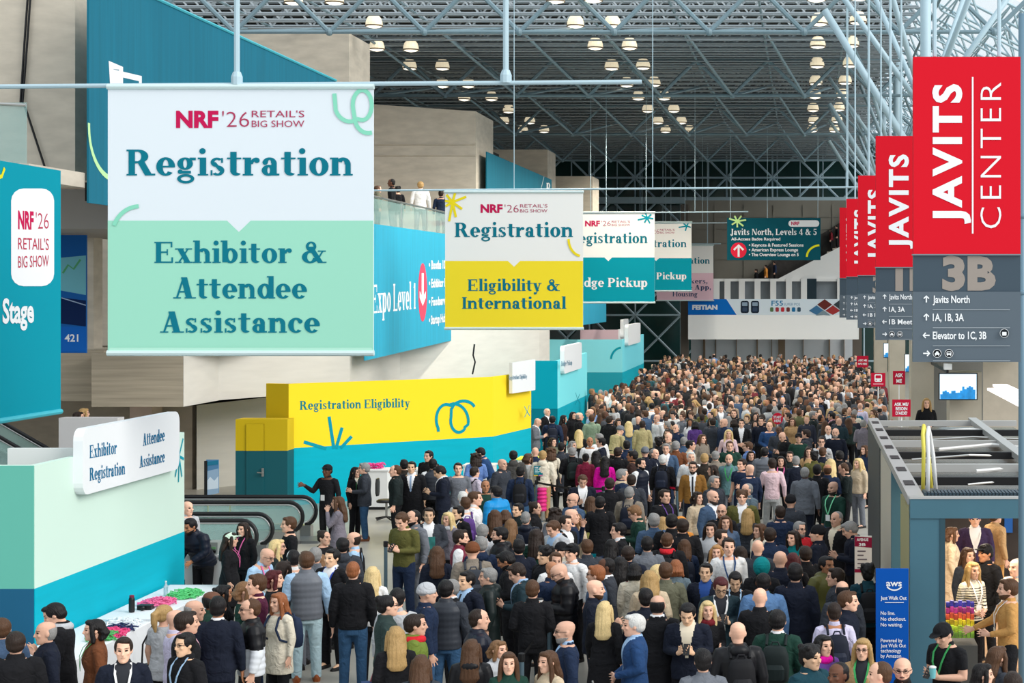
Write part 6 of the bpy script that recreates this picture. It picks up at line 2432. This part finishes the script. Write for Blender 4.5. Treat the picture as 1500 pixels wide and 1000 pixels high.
# escalators at left
def balustrade(parent, d, X1):
    xs = [(X1 - 0.30 + 0.30 * math.cos(q), 0.62 + 0.33 * math.sin(q)) for q in [math.radians(v) for v in range(-80, 91, 17)]]
    path = [(X1 - 3.0, 0.28)] [:0] + xs + [(X1 - 3.6, 0.95), (X1 - 4.4, 1.12), (X1 - 5.4, 1.6), (X1 - 9.4, 3.9)]
    MB().tube([(x, d, z) for x, z in path], 0.045, 8).build('handrail', M_black, parent, True)
    MB().tube([(x - 0.03 if i < 11 else x, d - 0.012, z - 0.055 if z > .6 else z + 0.055) for i, (x, z) in enumerate(path)], 0.018, 6).build('handrail_track', M_chrome, parent)
    g = MB()
    g.prism([Vector((x, d - 0.01, z)) for x, z in ([(X1 - 0.35, 0.34)] + [(x - 0.06, z) for x, z in xs[2:]] + [(X1 - 3.6, 0.92), (X1 - 4.4, 1.08), (X1 - 5.4, 1.55), (X1 - 9.4, 3.85), (X1 - 9.4, 3.2), (X1 - 4.2, 0.34)])], (0, 0.02, 0))
    g.build('glass_panel', M_glass, parent)
    MB().prism([Vector((x, d - 0.12, z)) for x, z in ((X1 - 0.1, 0), (X1 - 0.1, 0.3), (X1 - 4.2, 0.36), (X1 - 9.4, 3.2), (X1 - 9.4, 2.4), (X1 - 4.6, 0))], (0, 0.24, 0)).build('skirt', M_chrome, parent)
for label, d0, d1, X1 in (('farther escalator beside the yellow booth, with black handrails and glass sides', 40.0, 41.1, -11.3), ('nearer escalator behind the mint booth, with black handrails and glass sides', 36.8, 37.9, -11.35)):
    t = thing('escalator', label, 'escalator', (X1 - 2, (d0 + d1) / 2, 0), 'pair of escalators')
    for d in (d0, d1):
        balustrade(t, d, X1)
    st = MB()
    st.box(X1 - 4.2, X1 + 0.3, d0 + 0.14, d1 - 0.14, 0, 0.06)
    for k in range(13):
        st.box(X1 - 4.6 - 0.4 * k, X1 - 4.2 - 0.4 * k, d0 + 0.14, d1 - 0.14, 0, 0.23 * (k + 1))
    st.build('steps', mat('grooved steel steps', (120, 124, 126), 0.4, metal=0.5), t)
    for X in (X1 - 2.2, X1 - 1.7):
        MB().box(X, X + 0.03, d0 + 0.13, d0 + 0.15, 0.4, 0.9).build('safety_strip', mat('yellow strip', (226, 206, 60), 0.5), t)
t = thing('poster_stand', 'black post with blue mountain poster by the escalators', 'sign', at(301, 755, 41.6))
b0 = at(299, 740, 41.6)
MB().box(b0.x, b0.x + 0.07, 41.6, 41.68, 0, at(0, 675, 41.6).z).build('post', M_black, t)
MB().box(b0.x - 0.15, b0.x + 0.25, 41.5, 41.8, 0, 0.04).build('foot', M_black, t)
a, c = at(302, 673, 41.62), at(320, 722, 41.62)
MB().box(a.x, c.x, 41.62, 41.66, c.z, a.z).build('board', mat('poster blue', (80, 130, 170), 0.5), t)
P = front(t, 41.62)
P.poly([(302, 690), (320, 686), (320, 722), (302, 726)], (150, 176, 200))
P.poly([(302, 706), (308, 698), (314, 704), (320, 697), (320, 715), (302, 717)], (214, 226, 236))
P.poly([(302, 676), (320, 674), (320, 680), (302, 682)], (40, 120, 150))
P.done()

# registration tables along the mint booth, with piles of lanyards
M_linen = mat('white table linen', (234, 236, 240), 0.8, bump=0.25, nscale=5)
TB = ((21.4, 23.0), (23.25, 26.55), (26.8, 29.9))
for k, (y0, y1) in enumerate(TB):
    t = thing('registration_table', 'white cloth-covered table along the mint booth, ' + ('nearest', 'middle', 'farthest')[k] + ' of the three', 'table', (-10.2, (y0 + y1) / 2, 0), 'registration tables')
    x0, x1 = -10.68, -9.78
    MB().box(x0, x1, y0, y1, 0.71, 0.745).build('tabletop', M_white, t)
    cl = MB()
    rings = []
    for z, o in ((0.75, 0.0), (0.74, 0.012), (0.45, 0.03), (0.04, 0.05)):
        pts = []
        n = 60
        for j in range(n):
            u = j / n * 4
            s_, f_ = int(u), u % 1
            q = [(x0, y0), (x1, y0), (x1, y1), (x0, y1)]
            px_, py_ = q[s_][0] + (q[(s_ + 1) % 4][0] - q[s_][0]) * f_, q[s_][1] + (q[(s_ + 1) % 4][1] - q[s_][1]) * f_
            cx_, cy_ = (x0 + x1) / 2, (y0 + y1) / 2
            w = o + (0.02 * math.sin(j * 2.7) if z < .7 else 0)
            pts.append(Vector((px_ + (w if px_ > cx_ else -w * .3), py_ + (w if py_ > cy_ else -w), z)))
        rings.append(pts)
    cl.loft(rings)
    cl.build('tablecloth', M_linen, t)
    for lx in (x0 + 0.1, x1 - 0.1):
        for ly in (y0 + 0.1, y1 - 0.1):
            MB().tube([(lx, ly, 0), (lx, ly, 0.71)], 0.02, 8).build('leg', M_chrome, t)
def pile(label, px, py, col, n=70, r=0.28, h=0.1):
    s = (py - CY) / (EYE - 0.80)
    d = FPX / s
    X = max(-10.5, min(-9.95, (px - CX) / s))
    rr = random.Random(int(px))
    m = MB()
    for k in range(n):
        a, q = rr.uniform(0, 6.28), r * math.sqrt(rr.random())
        c = Vector((X + q * math.cos(a) * .8, d + q * 1.3 * math.sin(a), 0.765 + h * rr.random() * (1 - q / r * .7)))
        th = rr.uniform(0, 6.28)
        m.tube([c + Vector((0.09 * math.cos(th + v), 0.09 * math.sin(th + v) * .7, 0.02 * math.sin(v * 2))) for v in (0, 1.2, 2.4, 3.6, 4.8)], 0.011, 5)
    o = m.build('lanyard_pile', mat('lanyards ' + '-'.join(map(str, col)), col, 0.6), None)
    tag(o, label, 'lanyards', 'lanyard piles on the tables', 'stuff')
pile('pile of pink lanyards at the far end of the tables', 232, 880, (236, 110, 160))
pile('pile of green lanyards beside the far pink pile on the tables', 272, 868, (90, 200, 120))
pile('pile of white lanyards in the middle of the tables', 172, 912, (232, 236, 240), 90, 0.34)
pile('pile of navy lanyards beside the white pile', 182, 917, (40, 50, 96), 30, 0.18)
pile('pile of pink lanyards nearer than the white pile', 178, 926, (232, 70, 130), 50, 0.24)
pile('pile of green lanyards at the near end of the tables', 164, 930, (80, 180, 100), 30, 0.2)
def on_table(px, py):
    s = (py - CY) / (EYE - 0.755)
    return Vector((max(-10.55, (px - CX) / s), FPX / s, 0.752))
c = on_table(193, 896)
t = thing('tumbler', 'black tumbler standing on the registration table', 'bottle', c)
MB().lathe([(0.04, 0), (0.045, 0.02), (0.045, 0.2), (0.035, 0.23)], c, 16).build('body', M_black, t)
MB().lathe([(0.036, 0.23), (0.036, 0.26), (0.02, 0.265)], c, 16).build('lid', mat('dark pink lid', (120, 30, 60), 0.4), t)
c = on_table(243, 872)
t = thing('water_bottle', 'clear water bottle on the far registration table', 'bottle', c)
MB().lathe([(0.033, 0), (0.035, 0.02), (0.035, 0.15), (0.015, 0.2), (0.013, 0.22)], c, 14).build('body', mat('clear bottle', (214, 232, 240), 0.1, trans=0.6), t)
MB().lathe([(0.016, 0.22), (0.016, 0.24), (0.01, 0.242)], c, 12).build('cap', M_white, t)
c = on_table(208, 892)
o = MB().box(c.x - 0.06, c.x + 0.16, c.y - 0.05, c.y + 0.1, c.z, c.z + 0.07).tube([c + Vector((.05, -.06, .03)), c + Vector((.05, -.14, .03))], 0.03, 10).build('black_pouch', M_black)
tag(o, 'black pouch lying beside the tumbler on the registration table', 'pouch')

# white service counters
def counter(label, x0, x1, d, z, dep=0.6, top=None):
    t = thing('service_counter', label, 'counter', ((x0 + x1) / 2, d, 0), 'service counters')
    MB().box(x0, x1, d, d + dep, 0.08, z - 0.04).build('cabinet', M_white, t)
    MB().box(x0 - 0.03, x1 + 0.03, d - 0.03, d + dep + 0.03, z - 0.04, z).build('countertop', top or M_white, t)
    MB().box(x0 + 0.05, x1 - 0.05, d + 0.05, d + dep - 0.05, 0, 0.08).build('plinth', M_black, t)
    return t
counter('white counter with grey printers at the end of the mint booth', -11.7, -10.35, 31.6, 1.0)
for k, px in enumerate((289, 306)):
    p = at(px, 812, 31.55)
    t = thing('badge_printer', ('left', 'right')[k] + ' grey badge printer on the counter at the end of the mint booth', 'printer', (p.x, 31.7, 1.0), 'badge printers')
    MB().box(p.x - 0.13, p.x + 0.13, 31.62, 31.95, 1.0, 1.22).build('body', mat('grey printer', (150, 156, 152), 0.5), t)
    MB().box(p.x - 0.1, p.x + 0.1, 31.60, 31.62, 1.03, 1.08).build('slot', M_black, t)
    MB().box(p.x - 0.1, p.x + 0.1, 31.605, 31.62, 1.1, 1.14).build('label_band', mat('green band', (120, 170, 120), 0.5), t)
t = counter('white counter with a pink pile behind the guard', at(528, 0, 46).x, at(562, 0, 46).x, 46.4, 1.05)
counter('white desk behind the long black coat and pale blue tie', at(566, 0, 45).x, at(596, 0, 45).x, 47.0, 1.0)
counter('white desk behind the phone holder in a dark navy suit', at(655, 0, 46).x, at(700, 0, 46).x, 48.2, 1.0)
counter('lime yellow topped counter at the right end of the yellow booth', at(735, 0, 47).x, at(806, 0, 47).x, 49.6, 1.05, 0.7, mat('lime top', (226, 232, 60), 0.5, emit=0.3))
for (px, py, d, c, lb) in ((546, 676, 46.6, (236, 70, 150), 'pink lanyard pile on the counter behind the guard'),):
    p = at(px, py, d)
    m = MB()
    rr = random.Random(3)
    for k in range(40):
        c0_ = Vector((p.x + rr.uniform(-.22, .22), d + rr.uniform(0, .3), 1.06 + rr.random() * .12))
        m.tube([c0_ + Vector((0.07 * math.cos(v + k), 0.07 * math.sin(v + k), 0.02 * math.sin(v * 2))) for v in (0, 1.2, 2.4, 3.6, 4.8)], 0.012, 5)
    tag(m.build('lanyard_pile', mat('lanyards pink', c, 0.6)), lb, 'lanyards', 'lanyard piles on the tables', 'stuff')
t = thing('swivel_chair', 'black mesh swivel chair between the white desks at the yellow booth', 'chair', at(570, 760, 44.2))
b0 = at(566, 755, 44.2)
for k in range(5):
    a = k * 1.2566 + .3
    MB().tube([(b0.x, 44.2, .1), (b0.x + .3 * math.cos(a), 44.2 + .3 * math.sin(a), .05)], .022, 8).build('leg', M_black, t)
MB().tube([(b0.x, 44.2, .08), (b0.x, 44.2, .45)], .03, 8).build('column', M_chrome, t)
MB().lathe([(.02, .45), (.24, .46), (.25, .5), (.2, .53), (.01, .53)], (b0.x, 44.2, 0), 18).build('seat', M_black, t)
MB().loft([ring((b0.x - .22, 44.2, z), .03, w, 16) for z, w in ((.62, .12), (.7, .21), (.95, .22), (1.05, .14))]).build('backrest', M_black, t)

# stanchions, belts and their small signs
M_post = mat('slate stanchion post', (94, 116, 128), 0.4, metal=0.3)
stan = {}
def stanchion(px, ytop, label):
    s = (ytop - CY) / (EYE - 1.03)
    d, X = FPX / s, (px - CX) / s
    t = thing('stanchion', label, 'stanchion', (X, d, 0), 'queue stanchions')
    MB().lathe([(0.16, 0), (0.16, 0.015), (0.05, 0.04), (0.034, 0.05)], (X, d, 0), 18).build('base', M_post, t)
    MB().tube([(X, d, 0.04), (X, d, 0.93)], 0.034, 12).build('post', M_post, t)
    MB().lathe([(0.04, 0.92), (0.045, 0.94), (0.045, 1.02), (0.03, 1.03)], (X, d, 0), 14).build('belt_head', M_black, t)
    return Vector((X, d, 0.97))
def belt(a, b_, label, m=None):
    label = 'red queue belt strung between two posts' if label == 'red queue belt' else label
    o = MB().prism([a + Vector((0, 0, -.025)), b_ + Vector((0, 0, -.025)), b_ + Vector((0, 0, .025)), a + Vector((0, 0, .025))], (0, 0.004, 0)).build('queue_belt', m or M_black)
    tag(o, label, 'belt', 'queue belts')
s1 = stanchion(565, 792, 'slate stanchion post standing left of the olive sweater')
s2 = stanchion(601, 783, 'stanchion just behind the olive sweater')
belt(s1, s2, 'black queue belt running to the olive sweater')
s3 = stanchion(786, 926, 'stanchion carrying the teal queue sign in the foreground')
s4 = stanchion(805, 903, 'stanchion right of the foreground teal queue sign')
s5 = stanchion(764, 956, 'nearest stanchion, left of the foreground teal queue sign')
belt(s3, s5, 'black queue belt between the two nearest stanchions')
s6 = stanchion(779, 838, 'stanchion among black coats left of the black beanie')
s7 = stanchion(937, 702, 'stanchion at the left end of the red queue belt')
s8 = stanchion(992, 712, 'stanchion at the right end of the red queue belt')
belt(s7 + Vector((0, 0, -.02)), s8, 'red queue belt', mat('red belt', (214, 24, 60), 0.6))
s9 = stanchion(786, 703, 'stanchion with a teal sign before the lime counter')
s10 = stanchion(834, 712, 'stanchion between the charcoal coat and the maroon jacket')
belt(s9, s10, 'black queue belt before the lime counter')
s11 = stanchion(884, 712, 'stanchion beside the magenta coat')
belt(s10, s11, 'black queue belt crossing the maroon jacket and magenta coat')
s12 = stanchion(867, 840, 'stanchion under the small teal sign by a slate blue suit')
TS = (0, 124, 138)
for (p, x0, y0, x1, y1, lb) in ((s3, 775, 891, 797, 922, 'foreground'), (s9, 782, 682, 795, 697, 'farthest, by the lime counter'), (s7, 937, 690, 946, 711, 'beside the red queue belt'), (s12, 862, 811, 873, 836, 'narrow, beside the slate suit')):
    d = p.y - 0.04
    t = thing('queue_sign', 'teal queue sign on a stanchion, ' + lb, 'sign', (p.x, p.y, 1.03), 'teal queue signs')
    a, c = at(x0, y0, d), at(x1, y1, d)
    MB().box(a.x, c.x, d, d + 0.015, c.z, a.z).build('board', pmat(TS), t)
    MB().box((a.x + c.x) / 2 - 0.05, (a.x + c.x) / 2 + 0.05, d + 0.0, d + 0.05, 1.02, c.z + 0.02).build('bracket', M_black, t)
    P = front(t, d)
    h = y1 - y0
    P.text('NRF', x0 + (x1 - x0) * .12, y0 + h * .22, x0 + (x1 - x0) * .5, h * .12, WHITE, 'sans', 0.04)
    for k, w in enumerate((.5, .35, .6, .45)):
        P.poly([(x0 + (x1 - x0) * .12, y0 + h * (.36 + .12 * k)), (x0 + (x1 - x0) * (.12 + w), y0 + h * (.36 + .12 * k)), (x0 + (x1 - x0) * (.12 + w), y0 + h * (.30 + .12 * k)), (x0 + (x1 - x0) * .12, y0 + h * (.30 + .12 * k))], (190, 226, 230))
    P.poly([(x0, y1), (x0 + (x1 - x0) * .5, y1), (x0 + (x1 - x0) * .4, y1 - h * .12), (x0, y1 - h * .12)], (226, 190, 60))
    P.poly([(x0 + (x1 - x0) * .5, y1), (x1, y1), (x1, y1 - h * .12), (x0 + (x1 - x0) * .6, y1 - h * .12)], (206, 120, 160))
    P.done()
def tower(label, px, y0, y1, d, col):
    m = MB()
    a, c = at(px, y0, d), at(px, y1, d)
    n = 6
    m.lathe([(0.11 + 0.02 * (k % 2), (c.z - a.z) * 0) if False else (0.10 + 0.025 * (k % 2), c.z + (a.z - c.z) * k / 12) for k in range(13)], (a.x, d, 0), 14)
    t = thing('lanyard_rack', label, 'lanyard rack', (a.x, d, 0), 'racks hung with lanyards')
    m.build('hanging_lanyards', mat('rack ' + '-'.join(map(str, col)), col, 0.6), t)
    MB().tube([(a.x, d, 0), (a.x, d, c.z + 0.05)], 0.02, 8).build('pole', M_chrome, t)
tower('green lanyard rack before the lime counter', 786, 714, 742, 44.2, (30, 150, 84))
tower('pink lanyard rack before the lime counter', 794, 714, 748, 44.0, (226, 40, 130))

# bags and small things carried
def carried(person_desc, name, label, cat, mb, m, off, parts=()):
    p = next(q for q in rows_p if q.desc == person_desc[0] and abs(q.x - person_desc[1]) < 4)
    t = thing(name, label, cat, (0, 0, 0))
    t.location, t.rotation_euler = p.root.location, p.root.rotation_euler
    mb.build(name + '_body', m, t, world=False)
    for nm, mm, pm in parts:
        mm.build(nm, pm, t, world=False)
bag = MB().loft([ring((.30, -.02, z), w, .17, 16, None, .7) for z, w in ((.62, .05), (.64, .075), (.85, .07), (.92, .05))])
carried(('light grey blouse', 240), 'handbag', 'black handbag hanging from the person in the light grey blouse', 'handbag', bag, M_black, 0, (('strap', MB().tube([(.28, -.12, .9), (.24, -.1, 1.2), (.17, .0, 1.47), (.24, .12, 1.2), (.28, .1, .9)], .012, 6), M_black),))
bag = MB().box(-.05, .37, -.36, -.24, .72, 1.02)
carried(('black jacket', 580), 'tote_bag', 'blue tote bag held by the person in a black jacket seen from behind', 'bag', bag, mat('blue tote', (44, 72, 120), 0.7), 0, (('handle', MB().tube([(.05, -.3, 1.0), (.08, -.2, 1.2), (.22, -.2, 1.2), (.27, -.3, 1.0)], .012, 6), mat('rose strap', (150, 80, 90), 0.6)),))
cup = MB().lathe([(.033, 0), (.042, .12)], (.06, -.36, 1.2), 14)
carried(('black puffer jacket', 828), 'paper_cup', 'white paper cup held by the person in a black puffer jacket', 'cup', cup, M_white, 0, (('cup_lid', MB().lathe([(.044, .12), (.044, .13), (.03, .14)], (.06, -.36, 1.2), 14), M_black),))
bk = MB().box(-.11, .11, -.30, -.285, 1.02, 1.34)
carried(('charcoal suit jacket', 628), 'brochure', 'green brochure held before the charcoal suit', 'brochure', bk, mat('green brochure', (44, 116, 112), 0.5, noise=0.3, nscale=9), 0)
sc_ = MB().box(-.16, .16, -.62, -.38, .06, .68)
carried(('blue suit jacket', 930), 'suitcase', 'black suitcase beside the person in a blue suit', 'suitcase', sc_, M_black, 0, (('handle', MB().tube([(-.1, -.5, .68), (-.1, -.5, .96), (.1, -.5, .96), (.1, -.5, .68)], .014, 6), M_chrome), ('wheel', MB().lathe([(.04, 0), (.04, .06)], (.12, -.5, 0), 10), M_black), ('wheel', MB().lathe([(.04, 0), (.04, .06)], (-.12, -.5, 0), 10), M_black)))
cup2 = MB().lathe([(.033, 0), (.042, .12)], (.08, -.36, 1.2), 14)
carried(('black polo shirt', 1387), 'paper_cup', 'teal and white paper cup held by the person in a black polo shirt', 'cup', cup2, mat('teal cup', (120, 200, 206), 0.5), 0, (('cup_lid', MB().lathe([(.044, .12), (.044, .13), (.03, .14)], (.08, -.36, 1.2), 14), M_white),))
lg = MB().box(-11.35, -10.9, 30.95, 31.25, 0.05, 0.62)
t = thing('rolling_suitcase', 'dark patterned suitcase at the foot of the printer counter', 'suitcase', (-11.1, 31.1, 0))
lg.build('shell', mat('dark patterned fabric', (36, 40, 60), 0.6, noise=0.6, nscale=12), t)
MB().tube([(-11.25, 31.1, .62), (-11.25, 31.1, .8), (-11.0, 31.1, .8), (-11.0, 31.1, .62)], .014, 6).build('handle', M_chrome, t)
for x in (-11.3, -10.95):
    MB().lathe([(.035, 0), (.035, .05)], (x, 31.1, 0), 10).build('wheel', M_black, t)

fs = MB()
for p in rows_p:
    if 'z' in p.ex and 0.2 < p.z0 < 3:
        fs.box(p.X - 0.4, p.X + 0.4, p.d - 0.4, p.d + 0.4, 0, p.z0)
    elif 'z' in p.ex and p.d > 110:
        fs.box(p.X - 0.3, p.X + 0.3, p.d - 0.2, p.d + 0.2, p.z0 - 0.1, p.z0)
struct('floor_stair', fs, M_conc)
